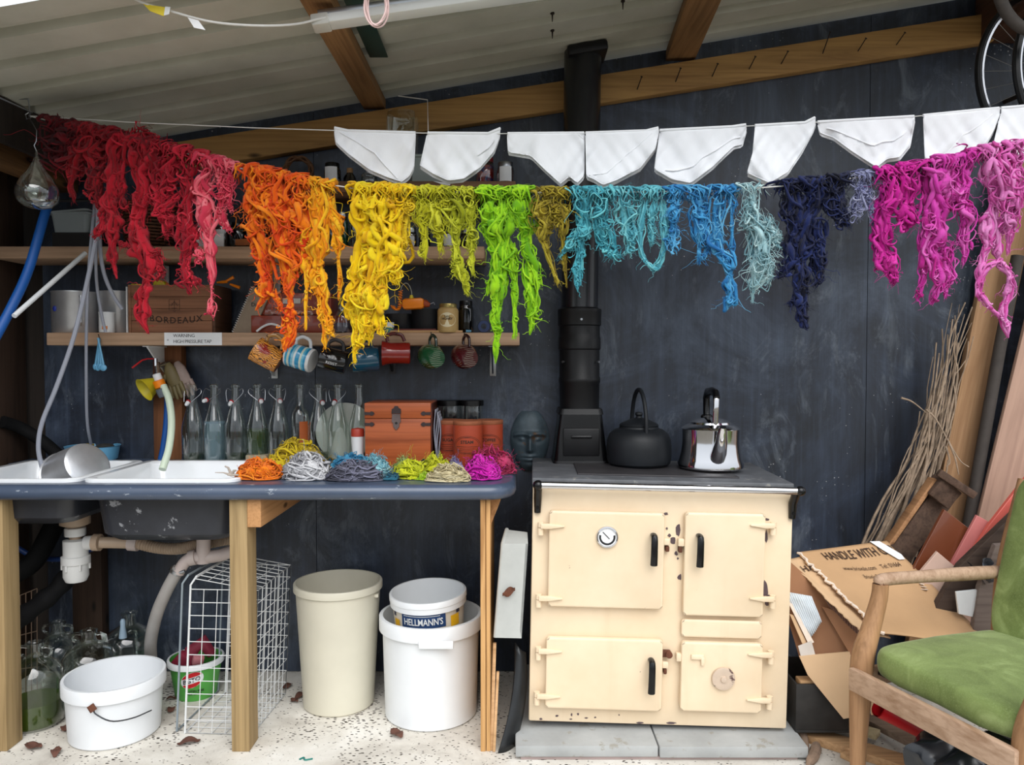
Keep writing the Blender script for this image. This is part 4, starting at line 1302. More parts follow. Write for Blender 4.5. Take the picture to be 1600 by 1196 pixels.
# --- top shelf
c = P(466, 253, 3.28)
t = thing('twig_ring', 'woven brown twig ring standing on the top shelf', 'wreath', (c.x, 3.28, Z3))
tw = wood('brown_twig', '#6a4a32', '#3c281a', 0, 3, knots=False)
Rr = (P(466, 278, 3.28).z, P(466, 232, 3.28).z)
rad = (Rr[1] - Rr[0]) / 2 - 0.006
for k in range(7):
    ph = k * 0.9
    pts = [((rad + 0.008 * math.sin(5 * a + ph)) * math.cos(a), 0.010 * math.cos(4 * a + ph * 2), rad + 0.011 + (rad + 0.008 * math.sin(5 * a + ph)) * math.sin(a)) for a in np.linspace(0, 2 * PI, 40, endpoint=False)]
    MB().tube(pts, 0.0045, 6, closed=True).build('twig', tw, t)
b = MB().box((P(470, 270, 3.34).x, 3.34, Z3 + 0.025), (0.14, 0.07, 0.05), 0.004)
solo('wooden_block', 'rough brown wooden block behind the twig ring', 'block', b, wood('block_wood', '#66472e', '#3e2a1a', 0))
jar('spice_jar', 'dark lidded jar with white label on top shelf right of twig ring', 521, Z3, 3.25, 26, 34, 'brown_glass', 'black_gloss', content('dark', (40, 30, 24)), (M['paper'], 0.1, 0.95, 45))
jar('corked_bottle', 'small dark bottle with brown cork on the top shelf', 548, Z3, 3.27, 20, 28, 'brown_glass', wood('cork', '#9c7850', '#7a5a38', 2), None, None, neck=0.45, shoulder=0.55, cat='bottle')
jar('small_glass_jar', 'small empty glass jar on top shelf beside first white pants', 578, Z3, 3.27, 26, 20, 'glass', None)
jar('tall_glass_jar', 'tall clear glass jar standing behind first white pants', 630, Z3, 3.27, 50, 113, 'glass', None, neck=0.92, shoulder=0.9)
b = MB().box2((P(645, 270, 3.25).x, 3.22, Z3), (P(712, 270, 3.25).x, 3.34, Z3 + 0.112), 0.006)
t_ = thing('enamel_tin', 'pale grey green bread tin behind the second white pants', 'tin', (P(678, 270, 3.25).x, 3.28, Z3))
tm = mat('pale_grey_green', (150, 162, 158), 0.4, 0, 0.05)
b.build('body', tm, t_, world=True)
MB().box((0, 0, 0.118), (0.19, 0.128, 0.012), 0.005).build('lid', tm, t_)
q = MB().slab([P(676, 283, SHY - 0.002), P(704, 286, SHY - 0.002), P(703, 290, SHY - 0.002), P(690, 288, SHY - 0.002)], 0.0008)
solo('paper_slip', 'white paper slip hanging over the top shelf edge', 'paper', q, M['paper'])
jar('red_jar', 'jar of red and blue contents at right of the top shelf', 758, Z3, 3.27, 30, 44, 'glass', mat('red_lid', (120, 22, 26), 0.4), mat('red_blue', (150, 26, 24), 0.5, 0, 0.3, 20, stain=(34, 48, 110), stain_s=30, stain_t=0.52))
jar('labelled_jar', 'glass jar with white paper label at right end of top shelf', 790, Z3, 3.24, 28, 34, 'glass', M['steel'], content('plum', (58, 26, 26)), (M['paper'], 0.12, 0.92, 40))
# --- middle shelf
b = MB().box2((P(92, 372, 3.27).x, 3.22, Z2), (P(160, 372, 3.27).x, 3.36, Z2 + 0.065), 0.004)
solo('dark_box', 'dark card box under the plastic tub on the middle shelf', 'box', b, mat('dark_card', (34, 32, 32), 0.8))
t = thing('plastic_tub', 'frosted plastic food tub on the dark box at left', 'tub', (P(120, 345, 3.27).x, 3.27, Z2 + 0.0655))
m2 = MB()
skin(m2, [rrect(-.07, .07, -.05, .05, .015, 0.0), rrect(-.08, .08, -.06, .06, .02, 0.075), rrect(-.086, .086, -.066, .066, .022, 0.075), rrect(-.086, .086, -.066, .066, .022, 0.082)], True)
fz = cloudy('frosted_plastic', '#b9c4c8', 0.5)
m2.build('body', fz, t)
m2 = MB()
skin(m2, [rrect(-.088, .088, -.068, .068, .022, 0.0825), rrect(-.088, .088, -.068, .068, .022, 0.09)], True, True)
m2.xf(Matrix.Rotation(R(-5), 4, 'Y'))
m2.build('lid', fz, t)
# wicker basket
bx_, by_ = P(232, 360, 3.27).x, 3.275
t = thing('wicker_basket', 'dark brown wicker basket behind the longest red wool', 'basket', (bx_, by_, Z2))
wk = wood('dark_wicker', '#5a3826', '#2e1c12', 0, 3, knots=False)
mb = MB()
for j in range(13):
    r_ = 0.088 + 0.018 * j / 12
    n = 72
    mb.tube([((r_ + 0.004 * math.cos(PI * k * 18 / 36 * 1.0 + j * PI)) * math.cos(2 * PI * k / n), (r_ + 0.004 * math.cos(k * PI / 2 + j * PI)) * math.sin(2 * PI * k / n) * 0.85, 0.007 + j * 0.0135) for k in range(n)], 0.0058, 5, closed=True)
o = mb.build('woven_side', wk, t)
o['kind'] = 'stuff'
MB().lathe([(0.0005, 0.001), (0.088, 0.001), (0.088, 0.006), (0.0005, 0.006)], 24, Matrix.Scale(0.85, 4, (0, 1, 0))).build('base', wk, t)
MB().tube([(0.108 * math.cos(a), 0.092 * math.sin(a), 0.186) for a in np.linspace(0, 2 * PI, 40, endpoint=False)], 0.009, 8, closed=True).build('rim', wk, t)
J2 = [(307, 22, 20, 'paper', 'white_plastic', None), (322, 26, 40, 'glass', 'white_plastic', None), (348, 24, 46, 'glass', 'white_plastic', (60, 40, 30)), (373, 26, 40, 'brown_glass', 'black_gloss', None), (398, 24, 38, 'glass', 'steel', (74, 40, 22)), (428, 26, 44, 'brown_glass', 'black_gloss', None),
      (515, 26, 52, 'glass', 'steel', (52, 60, 50)), (536, 18, 56, 'green_glass', 'steel', (24, 92, 66)), (556, 20, 50, 'glass', 'black_gloss', (40, 50, 46)), (642, 20, 32, 'glass', 'steel', (66, 42, 30)), (664, 18, 46, 'brown_glass', 'black_gloss', None), (702, 24, 36, 'glass', 'black_gloss', (60, 40, 30)), (730, 22, 30, 'brown_glass', 'steel', None)]
wh2 = ['behind the scarlet wool, lowest one', 'behind the coral wool, with a white lid', 'just left of the deep orange wool, taller with white lid', 'behind left edge of the deep orange wool, brown glass', 'behind the deep orange wool, steel lid', 'behind the deep orange wool, widest brown glass', 'just left of the broad yellow wool, steel lid', 'left of the broad yellow wool, green contents', 'behind left edge of the broad yellow wool, black lid', 'behind the small yellow lock, white label', 'right of the small yellow lock, brown glass', 'between the two lime wool locks, black lid', 'behind the yellow-green wool, brown glass']
for (px, w, h, g, l, cc), wtxt in zip(J2, wh2):
    jar('storage_jar', 'storage jar on middle shelf ' + wtxt, px, Z2, 3.24, w, h, g, l, content(str(px), cc) if cc else None, (M['paper'], 0.1, 0.7, 38) if px in (348, 642, 702) else None, 'jars on the middle shelf')
q = MB().box2((P(297, 372, 3.195).x, 3.19, Z2), (P(350, 372, 3.195).x, 3.20, Z2 + 0.056), 0.001)
t = thing('label_card', 'white card with dark writing behind the coral wool', 'card', (P(323, 372, 3.195).x, 3.195, Z2))
q.build('card', M['paper'], t, world=True)
q = MB().slab([P(356, 374, 3.185), P(400, 372, 3.185), P(400, 383.5, 3.185), P(356, 383.5, 3.185)], 0.03, (0, 1, 0))
solo('amber_tin', 'small orange brown tin on middle shelf beside deep orange wool', 'tin', q.xf(Matrix.Translation((0.03, 0, 0.0))), mat('orange_brown', (150, 84, 32), 0.5))
# --- mug shelf
def pot(label, px, w, h, Y, m, ear=False):
    X = P(px, 480, Y).x
    r, hh = pw(w, Y) / 2, pw(h, Y)
    t = thing('aluminium_pot', label, 'pot', (X, Y, Z1))
    MB().lathe([(0.0005, 0.001), (r * 0.96, 0.001), (r, 0.006), (r, hh - 0.006), (r * 1.025, hh - 0.003), (r * 1.02, hh), (r * 0.98, hh - 0.002), (r * 0.97, 0.008), (0.0005, 0.007)], 40).build('body', m, t)
    if ear:
        MB().tube([(r * 0.98 * math.cos(-0.9), r * 0.98 * math.sin(-0.9), hh * 0.86), (r * 1.22 * math.cos(-0.9), r * 1.22 * math.sin(-0.9), hh * 0.88), (r * 1.26 * math.cos(-0.9), r * 1.26 * math.sin(-0.9), hh * 0.6), (r * 1.2 * math.cos(-0.9), r * 1.2 * math.sin(-0.9), hh * 0.25), (r * 0.99 * math.cos(-0.9), r * 0.99 * math.sin(-0.9), hh * 0.18)], 0.005, 8).build('handle', m, t)
    return t
t = pot('dented aluminium pot with a blue mark, leftmost on mug shelf', 119, 68, 64, 3.28, M['aluminium'], True)
MB().ball((-0.02 - 0.02, -0.088, 0.10), (0.008, 0.003, 0.012), 10, 6).build('blue_mark', mat('blue_enamel', (30, 50, 150), 0.4), t)
pot('second aluminium pot, between first pot and wine crate', 183, 52, 65, 3.30, M['aluminium'])
t = jar('white_cup', 'small white plastic cup with orange mark before second pot', 167, Z1, 3.20, 23, 32, 'white_plastic', None, neck=1.05, shoulder=0.9, cat='cup')
MB().box((0.006, -0.0295, 0.02), (0.022, 0.003, 0.014), 0.001).build('orange_mark', M['orange_plastic'], t)
# wine crate
cx0, cx1 = P(200, 480, 3.185).x, P(336, 480, 3.185).x
ch = P(250, 445, 3.185).z - Z1
t = thing('wine_crate', 'old wooden wine crate lettered BORDEAUX on mug shelf', 'crate', ((cx0 + cx1) / 2, 3.185, Z1))
cw = cx1 - cx0
cwood = wood('aged_crate_wood', '#8e6248', '#5c3c2a', 0, 0.8, knots=False)
for k in range(4):
    MB().box((0, 0.005, ch * (k + 0.5) / 4), (cw - 0.026, 0.010, ch / 4 - 0.0012), 0.0015).build('plank', cwood, t)
for sx in (-1, 1):
    MB().box((sx * (cw / 2 - 0.006), 0.095, ch / 2), (0.012, 0.19, ch), 0.002).build('end_board', wood('crate_end', '#5c4030', '#3a261a', 1), t) if sx > 0 else MB().box((sx * (cw / 2 - 0.006), 0.095, ch / 2), (0.012, 0.19, ch), 0.002).build('end_board', cwood, t)
MB().box((0, 0.185, ch / 2), (cw - 0.026, 0.010, ch), 0.001).build('back_board', cwood, t)
MB().box((0, 0.095, 0.006), (cw - 0.026, 0.17, 0.01), 0.001).build('base_board', cwood, t)
def smile(v):
    return Vector((v.x, v.y + 0.9 * v.x * v.x, v.z))
Mx = Matrix.Translation((0.018, -0.0006, ch * 0.25)) @ FRONT
lettering('BORDEAUX', 0.036, Mx, M['print'], t, bend=smile, space=1.22, bold=0.0006)
lettering('C', 0.03, Matrix.Translation((-cw * 0.36, -0.0006, ch * 0.36)) @ FRONT, M['print'], t)
mb = MB()
e = 0.022
ex, ez = 0.012, ch * 0.58
for p0, p1 in (((-e, -e), (e, -e)), ((e, -e), (e, e)), ((e, e), (-e, e)), ((-e, e), (-e, -e)), ((-e * .6, -e * .2), (0, e * .7)), ((0, e * .7), (e * .6, -e * .2)), ((-e * .7, e * .3), (e * .7, e * .3)), ((-e * .5, -e * .6), (e * .5, -e * .6)), ((0, -e), (0, e)), ((-e, 0), (e, 0)), ((-.006, -e), (0, -e * 1.35)), ((.006, -e), (0, -e * 1.35))):
    a_, b_ = Vector((ex + p0[0], -0.0004, ez + p0[1])), Vector((ex + p1[0], -0.0004, ez + p1[1]))
    mb.beam(a_, b_, 0.0014, 0.0006, 0, up=(0, 1, 0))
o = mb.build('stamped_emblem', M['print'], t)
solo('white_board', 'thin white board standing against the crate left end', 'board', MB().box((cx0 - 0.006, 3.27, Z1 + ch * 0.48), (0.005, 0.17, ch * 0.96), 0.001), M['white_paint'])
yel = mat('yellow_plastic', (206, 190, 30), 0.5)
solo('yellow_scoop', 'yellow plastic scoop poking out of the wine crate', 'scoop', MB().prism([(0, 0), (0.055, 0.0), (0.045, 0.018), (0.022, 0.026), (0.004, 0.024)], 0, 0.05, Matrix.Translation((P(242, 443, 3.25).x, 3.28, Z1 + ch + 0.0)) @ Matrix.Rotation(PI / 2, 4, 'X'), 0.003), yel)
solo('yellow_disc', 'yellow disc edge resting on the crate left corner', 'disc', MB().lathe([(0.0005, 0.006), (0.03, 0.006), (0.031, 0.0), (0.029, 0.0)], 20, Matrix.Translation((P(213, 443, 3.23).x, 3.25, Z1 + ch + 0.0005))), yel)
for i, (px, py, a) in enumerate(((347, 441, 0.1), (358, 437, 0.5), (367, 447, -0.35))):
    p = P(px, py, 3.27)
    lab = ['leftmost, short', 'raised, pointing up', 'lowest, above the notebook'][i]
    p.z = max(p.z, Z1 + ch + 0.007) if i < 2 else p.z
    solo('orange_peg', 'orange plastic peg on top of the wine crate end, ' + lab, 'peg', MB().tube([p + Vector((-0.022 * math.cos(a), 0, -0.022 * math.sin(a))), p, p + Vector((0.022 * math.cos(a), 0, 0.022 * math.sin(a)))], [0.004, 0.006, 0.007], 8), M['orange_plastic'], 'orange pegs by the crate')
# spiral notebook leaning
nb = thing('spiral_notebook', 'spiral bound notebook leaning between crate and red box', 'notebook', (P(360, 520, 3.19).x, 3.20, Z1 + 0.001), (0, R(24), 0))
pg = wood('kraft_cover', '#9a8672', '#80705e', 0, 1, knots=False)
MB().box((0.045, 0.0, 0.108), (0.08, 0.014, 0.21), 0.002).build('cover', mat('stone_cover', (142, 126, 108), 0.8, 0, 0.12, 20), nb)
for k in range(22):
    MB().tube([(0.006 + 0.006 * math.cos(a), 0.009 * math.sin(a), 0.008 + k * 0.0095) for a in np.linspace(0, 2 * PI, 10, endpoint=False)], 0.0011, 5, closed=True).build('wire_loop', M['paper'], nb)
lettering('Diary', 0.022, Matrix.Translation((0.055, -0.0076, 0.15)) @ Matrix.Rotation(R(-24), 4, 'Y') @ FRONT, M['ink'], nb)
# red-brown double box
rb = mat('red_brown_varnish', (134, 50, 28), 0.28, 0, 0.18, 9, coat=0.4, vscale=(1, 1, 6))
x0, x1 = P(392, 505, 3.19).x, P(541, 505, 3.19).x
t = thing('red_index_box', 'varnished red brown box with pale label plate behind orange wool', 'box', ((x0 + x1) / 2, 3.19, Z1))
w = x1 - x0
MB().box((0, 0.08, 0.036), (w, 0.16, 0.072), 0.004).build('lower_case', rb, t)
MB().box((-0.03, 0.085, 0.12), (w * 0.82, 0.14, 0.092), 0.004).build('upper_case', rb, t)
MB().box((-0.03, 0.009, 0.132), (0.074, 0.008, 0.022), 0.002).build('label_plate', mat('pale_plate', (196, 190, 184), 0.4), t)
mb = MB().grid(lambda u, v: Vector((-0.14 + 0.2 * u, 0.008 - 0.006 * math.sin(v * PI) - 0.002 * math.sin(u * 23 + v * 7), 0.070 + 0.03 * v + 0.004 * math.sin(u * 11))), 24, 5)
mb.build('plastic_wrap', glass('cling_wrap', '#ffffff', 1.6), t)
p = P(423, 513, 3.155)
mb = MB()
pts = [P(401, 519, 3.172), P(412, 510, 3.172), P(424, 506.5, 3.172), P(436, 510, 3.172), P(446, 519, 3.172)]
for q in pts:
    q.z = max(q.z, Z1 + 0.005)
mb.tube([Vector(v) for v in spline(pts, 16)], 0.0048, 8)
solo('white_hoop', 'white plastic hoop handle on the shelf edge below red box', 'hoop', mb, M['white_plastic'])
jar('glass_decanter', 'small cut glass decanter with stopper beside the red box', 534, Z1, 3.19, 26, 44, 'glass', 'glass', content('lav', (92, 82, 100)), neck=0.4, shoulder=0.55, cat='decanter', fill=0.4)
t = jar('teal_jar', 'little teal jar with white lid beside broad yellow wool', 607, Z1, 3.19, 17, 16, mat('teal_pot', (70, 130, 122), 0.4), 'white_plastic', neck=0.98)
def pan(label, px, w, h, Y, m):
    X = P(px, 480, Y).x
    r, hh = pw(w, Y) / 2, pw(h, Y)
    t = thing('enamel_pan', label, 'pan', (X, Y, Z1))
    MB().lathe([(0.0005, 0.001), (r * 0.92, 0.001), (r, 0.012), (r, hh - 0.004), (r * 1.03, hh), (r * 0.98, hh), (r * 0.96, 0.01), (0.0005, 0.008)], 36).build('body', m, t)
    return t
pan('speckled black enamel pan behind the yellow wool on mug shelf', 626, 48, 30, 3.30, mat('speckled_enamel', (36, 38, 42), 0.3, 0, 0.2, 20, stain=(120, 122, 126), stain_s=90, stain_t=0.66))
pan('plain dark enamel pan under the orange tool on mug shelf', 668, 50, 37, 3.27, M['soot'])
# orange tool with coiled lead
oc = P(646, 475, 3.20)
t = thing('orange_tool', 'orange plastic lead tester with coiled cord on dark pan', 'tool', oc)
MB().box((0, 0, 0), (0.092, 0.05, 0.046), 0.014, (0, R(-3), 0)).build('case', M['orange_plastic'], t)
mb = MB().tube([(0.044, 0, 0.002), (0.056, 0, -0.002), (0.068, 0, -0.006)], [0.018, 0.014, 0.008], 12)
mb.build('nose', mat('burnt_orange', (150, 58, 16), 0.5), t)
MB().tube([(0.064, 0, -0.003), (0.085, 0, 0.006), (0.088, 0, -0.004)], 0.0018, 6).build('probe', M['steel'], t)
co = []
path = spline([(-0.052, -0.01, 0.055), (-0.054, -0.01, 0.02), (-0.056, -0.01, -0.012), (-0.066, -0.01, -0.026), (-0.078, -0.01, -0.02), (-0.086, -0.01, -0.008)], 170)
for k, q in enumerate(path):
    co.append((q[0] + 0.0075 * math.cos(k * 0.62), q[1] + 0.0075 * math.sin(k * 0.62), q[2]))
MB().tube(co, 0.0021, 5).build('coiled_cord', M['orange_plastic'], t)
MB().tube([Vector(v) for v in spline([(-0.052, -0.01, 0.055), (-0.046, 0, 0.076), (-0.03, 0, 0.086), (-0.016, 0, 0.074), (-0.008, 0, 0.05), (-0.008, 0, 0.024)], 20)], 0.0018, 6).build('grey_lead', mat('grey_lead', (150, 150, 140), 0.5), t)
MB().cyl((-0.008, 0, 0.022), (-0.008, 0, 0.036), 0.010, 0.006, 10).build('plug', yel, t)
honey = mat('set_honey', (188, 156, 100), 0.5, 0, 0.06, 8)
t = jar('honey_jar', 'honey jar with gold lid and cream HONEY label on mug shelf', 700, Z1, 3.195, 33, 45, honey, mat('gold_lid', (170, 150, 90), 0.3, 0.7), neck=0.78, shoulder=0.84, lidh=0.012)
r_ = pw(33, 3.195) / 2
Mx = Matrix.Translation((0, -r_ - 0.0004, 0.052))
pts = [(0.034 * math.cos(a), 0.030 * math.sin(a)) for a in np.linspace(0, 2 * PI, 28, endpoint=False)]
mb = MB()
vs = [(x, 0.0 + r_ - math.sqrt(max(0, r_ * r_ - x * x)), z) for x, z in pts] + [(0, -0.0002, 0)]
mb.raw([(0, 0, 0)] and [Mx @ Vector(v) for v in vs], [(i, (i + 1) % 28, 28) for i in range(28)])
mb.build('oval_label', mat('cream_label', (226, 214, 180), 0.7), t)
bendc = lambda v: Vector((v.x, v.y, v.z - (r_ - math.sqrt(max(0, r_ * r_ - v.x * v.x)))))
lettering('HONEY', 0.013, Mx @ Matrix.Translation((0, -0.0006, 0.004)) @ FRONT, M['print'], t, bend=bendc, bold=0.0002)
lettering('English', 0.0085, Mx @ Matrix.Translation((0, -0.0006, 0.0145)) @ FRONT, M['print'], t, bend=bendc)
jar('dark_jar', 'dark glass jar right behind the honey jar', 728, Z1, 3.24, 24, 50, 'brown_glass', 'black_gloss')
solo('blue_tape', 'dark blue roll standing beside apple green wool on mug shelf', 'tape', MB().lathe([(0.012, -0.012), (0.024, -0.012), (0.026, 0), (0.024, 0.012), (0.012, 0.012), (0.012, -0.012)], 24, Matrix.Translation((P(756, 510, 3.2).x, 3.2, Z1 + 0.026)) @ Matrix.Rotation(PI / 2, 4, 'X')), mat('navy_tape', (36, 54, 96), 0.5))
solo('blue_button', 'tiny blue and white button lying near shelf front', 'button', MB().cyl((P(728, 516, 3.185).x, 3.185, Z1 + 0.006), (P(736, 516, 3.185).x, 3.19, Z1 + 0.006), 0.006, 0.005, 12), mat('blue_cap', (96, 150, 180), 0.5))
solo('wood_lath', 'thin pale wood lath lying along the mug shelf', 'lath', MB().box2((P(598, 517, 3.178).x, 3.170, Z1), (P(723, 517, 3.178).x, 3.184, Z1 + 0.009), 0.001), M['pale_wood'])
solo('red_strip', 'flat reddish wooden strip behind the pale lath', 'strip', MB().box2((P(612, 513, 3.2).x, 3.186, Z1), (P(682, 513, 3.2).x, 3.205, Z1 + 0.016), 0.002), wood('red_strip', '#7a443c', '#54302c', 0))
# label on shelf front
x0, x1 = P(257, 530, SHY).x, P(347, 530, SHY).x
t = thing('warning_label', 'white label WARNING HIGH PRESSURE TAP on mug shelf edge', 'label', ((x0 + x1) / 2, SHY - 0.0012, SH1 - 0.026))
MB().box((0, 0, 0), (x1 - x0, 0.0014, 0.052), 0).build('paper', M['paper'], t)
lettering('WARNING', 0.019, Matrix.Translation((-0.082, -0.0009, 0.013)) @ FRONT, M['ink'], t, align='LEFT', depth=0.0003, space=0.95)
lettering('HIGH PRESSURE TAP', 0.019, Matrix.Translation((-0.082, -0.0009, -0.011)) @ FRONT, M['ink'], t, align='LEFT', depth=0.0003, space=0.9)
lettering('*', 0.018, Matrix.Translation((-0.104, -0.0009, -0.008)) @ FRONT, M['ink'], t, depth=0.0003)

# --- mugs on nails along the shelf front
def mug_mat(name, base, kind):
    m, tt, b = _base(name)
    tc = tt.nodes.new('ShaderNodeTexCoord')
    sp = tt.nodes.new('ShaderNodeSeparateXYZ')
    tt.links.new(tc.outputs['Object'], sp.inputs[0])
    b.inputs['Roughness'].default_value = 0.18
    b.inputs['Coat Weight'].default_value = 0.5
    if kind == 'stripe':
        w_ = _n(tt, 'Math', operation='MULTIPLY')
        w_.operation = 'MULTIPLY_ADD'
        w_.inputs[1].default_value = 9.0
        w_.inputs[2].default_value = 0.5
        tt.links.new(sp.outputs['Z'], w_.inputs[0])
        stops, cols = [], [(225, 228, 228), (30, 140, 185), (90, 180, 210), (200, 215, 200), (30, 140, 185), (40, 150, 195), (215, 225, 225), (130, 190, 210), (30, 140, 185), (200, 210, 190), (60, 160, 200), (225, 228, 228)]
        for i, cc in enumerate(cols):
            stops.append((0.04 + i * 0.08, C(*cc)))
        r_ = _ramp(tt, w_.outputs[0], stops)
        r_.node.color_ramp.interpolation = 'CONSTANT'
        tt.links.new(r_, b.inputs['Base Color'])
    elif kind == 'carve':
        v = _coord(tt, (1, 1, 1))
        wv = _n(tt, 'TexWave', Scale=38.0, Distortion=12.0, Detail=3.0)
        tt.links.new(v, wv.inputs['Vector'])
        cc = _ramp(tt, wv.outputs['Fac'], [(0.12, C(96, 56, 18)), (0.3, C(*base)), (0.8, tuple(min(1, x * 1.35) for x in C(*base)[:3]))])
        f = _noise(tt, v, 12, 2)
        cc = _mix(tt, _ramp(tt, f, [(0.6, (0, 0, 0)), (0.64, (1, 1, 1))]), cc, C(150, 34, 16))
        tt.links.new(cc, b.inputs['Base Color'])
        _bump(tt, b, wv.outputs['Fac'], 0.5, 0.003)
    elif kind == 'wheat':
        v = _coord(tt, (1, 1, 1), (0.5, 0.3, 0.2))
        wv = _n(tt, 'TexWave', Scale=42.0, Distortion=3.5, Detail=1.0)
        tt.links.new(v, wv.inputs['Vector'])
        k = _ramp(tt, wv.outputs['Fac'], [(0.82, (0, 0, 0)), (0.95, (0.5, 0.5, 0.5))])
        g = _noise(tt, v, 20, 1)
        k = _mix(tt, _ramp(tt, g, [(0.48, (0, 0, 0)), (0.55, (1, 1, 1))]), (0, 0, 0, 1), k)
        cc = _mix(tt, k, C(*base), C(190, 190, 170))
        tt.links.new(cc, b.inputs['Base Color'])
        _bump(tt, b, wv.outputs['Fac'], 0.3, 0.002)
    else:
        f = _noise(tt, _coord(tt), 12, 3)
        tt.links.new(_ramp(tt, f, [(0.3, tuple(x * 0.8 for x in C(*base)[:3])), (0.7, C(*base))]), b.inputs['Base Color'])
    return m
def mug(label, hookpx, ctr, mouth, prof, m, hm, Yoff=0.0, inner=None, hr=0.034, text=None):
    """mouth: direction of the open end; the handle points up from the axis"""
    mo = Vector(mouth).normalized()
    up = (Vector((0, 0, 1)) - mo * mo.z)
    up.normalize()
    yv = mo.cross(up)
    Rm = Matrix((up, yv, mo)).transposed().to_4x4()
    c_ = P(ctr[0], ctr[1], SHY - 0.05 + Yoff)
    t = thing('hanging_mug', label, 'mug', c_, Rm, 'mugs hanging on the shelf edge')
    L = prof[-1][1]
    pr = [(r, z - L / 2) for r, z in prof]
    MB().lathe([(0.0005, -L / 2)] + pr, 32).build('body', m, t)
    MB().lathe([(r - 0.0035 if z > -L / 2 + 0.005 else max(r - 0.008, 0.001), max(z, -L / 2 + 0.005)) for r, z in pr][::-1] + [(0.0005, -L / 2 + 0.005)], 32).build('inside', inner or m, t)
    r0 = max(r for r, z in pr)
    MB().tube([Vector(v) for v in spline([(r0 - 0.006, 0, L * 0.30), (r0 + 0.016, 0, L * 0.33), (r0 + hr * 0.98, 0, L * 0.16), (r0 + hr, 0, -L * 0.02), (r0 + hr * 0.75, 0, -L * 0.2), (r0 - 0.004, 0, -L * 0.30)], 20)], 0.0058, 8, flat=1.25).build('handle', hm, t)
    if text:
        rr = r0 + 0.0006
        bend_ = lambda v: Vector((v.x, v.y, v.z))
        Mt = Matrix(((0, 0, -1, 0), (0, 1, 0, 0), (1, 0, 0, 0), (0, 0, 0, 1)))
        for s_, zz, sz in text:
            me_bend = lambda v: Vector((v.x, v.y, v.z))
            def bb(v, zz=zz):
                a = (v.y + zz) / rr
                return Vector((v.x, v.y, v.z))
            # letters run along the axis, wrapped round the side that faces the room
            me = text_mesh(s_, sz, 0.0003)
            for v in me.vertices:
                a = (v.co.y + zz) / rr
                # facing direction: local +y or -y, whichever is toward -Y of the room
                sgn = 1 if (Rm.to_3x3() @ Vector((0, 1, 0))).y < 0 else -1
                v.co = Vector((rr * math.sin(a), sgn * (rr * math.cos(a) + v.co.z), -v.co.x if True else v.co.x))
            me.materials.clear()
            me.materials.append(M['paper'])
            o = bpy.data.objects.new('lettering', me)
            COL.objects.link(o)
            o.parent = t
    hp = P(hookpx[0], hookpx[1], SHY)
    mb = MB().tube([hp + Vector((0, 0.012, 0)), hp + Vector((0, -0.06, 0.002)), hp + Vector((0, -0.066, 0.008))], 0.0022, 6)
    n = solo('cup_hook', 'small nail hook carrying ' + label.split(',')[0], 'hook', mb, M['steel'], 'hooks along the mug shelf')
    return t
straight = lambda r, h: [(r * 0.94, 0), (r, 0.004), (r, h - 0.002), (r - 0.001, h)]
taper = lambda r0, r1, h: [(r0, 0), (r0 + 0.002, 0.004), (r1, h - 0.003), (r1 - 0.001, h)]
whitec = mat('white_glaze', (214, 216, 218), 0.2, coat=0.5)
mug('tan carved pottery mug, first on the left', (425, 528), (418, 556), (-0.83, -0.12, 0.52), taper(0.044, 0.053, 0.112), mug_mat('tan_carved', (206, 136, 50), 'carve'), mat('tan_handle', (180, 128, 56), 0.25, coat=0.4), inner=mat('tan_inside', (200, 168, 100), 0.3))
mug('blue and white striped mug, second from left', (474, 524), (470, 559), (-0.95, 0.16, 0.27), straight(0.049, 0.108), mug_mat('stripes', (0, 0, 0), 'stripe'), whitec, inner=whitec)
mug('black mug with white lettering, third from left', (521, 528), (521, 563), (-0.94, -0.1, 0.25), straight(0.047, 0.106), mat('black_glaze', (14, 14, 16), 0.15, coat=0.5), mat('black_handle', (40, 34, 34), 0.25), text=[('Black', 0.010, 0.016), ('RESIST', -0.014, 0.016)])
mug('teal blue pottery mug, fourth from left', (581, 528), (571, 562), (-0.97, -0.2, -0.06), straight(0.049, 0.106), mug_mat('teal_glaze', (22, 78, 104), 'plain'), mat('teal_handle', (16, 50, 70), 0.25), hr=0.028)
mug('red brown pottery mug, fifth from left', (623, 524), (619, 552), (-0.98, -0.12, 0.0), [(0.041, 0), (0.044, 0.004), (0.043, 0.04), (0.043, 0.075), (0.046, 0.095), (0.052, 0.112), (0.051, 0.113)], mug_mat('red_glaze', (140, 26, 20), 'plain'), mat('red_handle', (84, 20, 16), 0.25), hr=0.026)
barrel = [(0.034, 0), (0.037, 0.004), (0.050, 0.035), (0.052, 0.055), (0.048, 0.08), (0.044, 0.092), (0.043, 0.093)]
mug('dark green mug with wheat relief, sixth from left', (676, 523), (675, 558), (-0.55, 0.82, 0.18), barrel, mug_mat('green_wheat', (20, 76, 44), 'wheat'), mat('green_handle', (26, 46, 36), 0.2, coat=0.4), hr=0.034)
mug('maroon mug with relief pattern, last on the right', (727, 524), (727, 558), (-0.5, 0.84, 0.2), barrel, mug_mat('maroon_wheat', (72, 16, 22), 'wheat'), mat('maroon_handle', (48, 16, 18), 0.2, coat=0.4), hr=0.034)
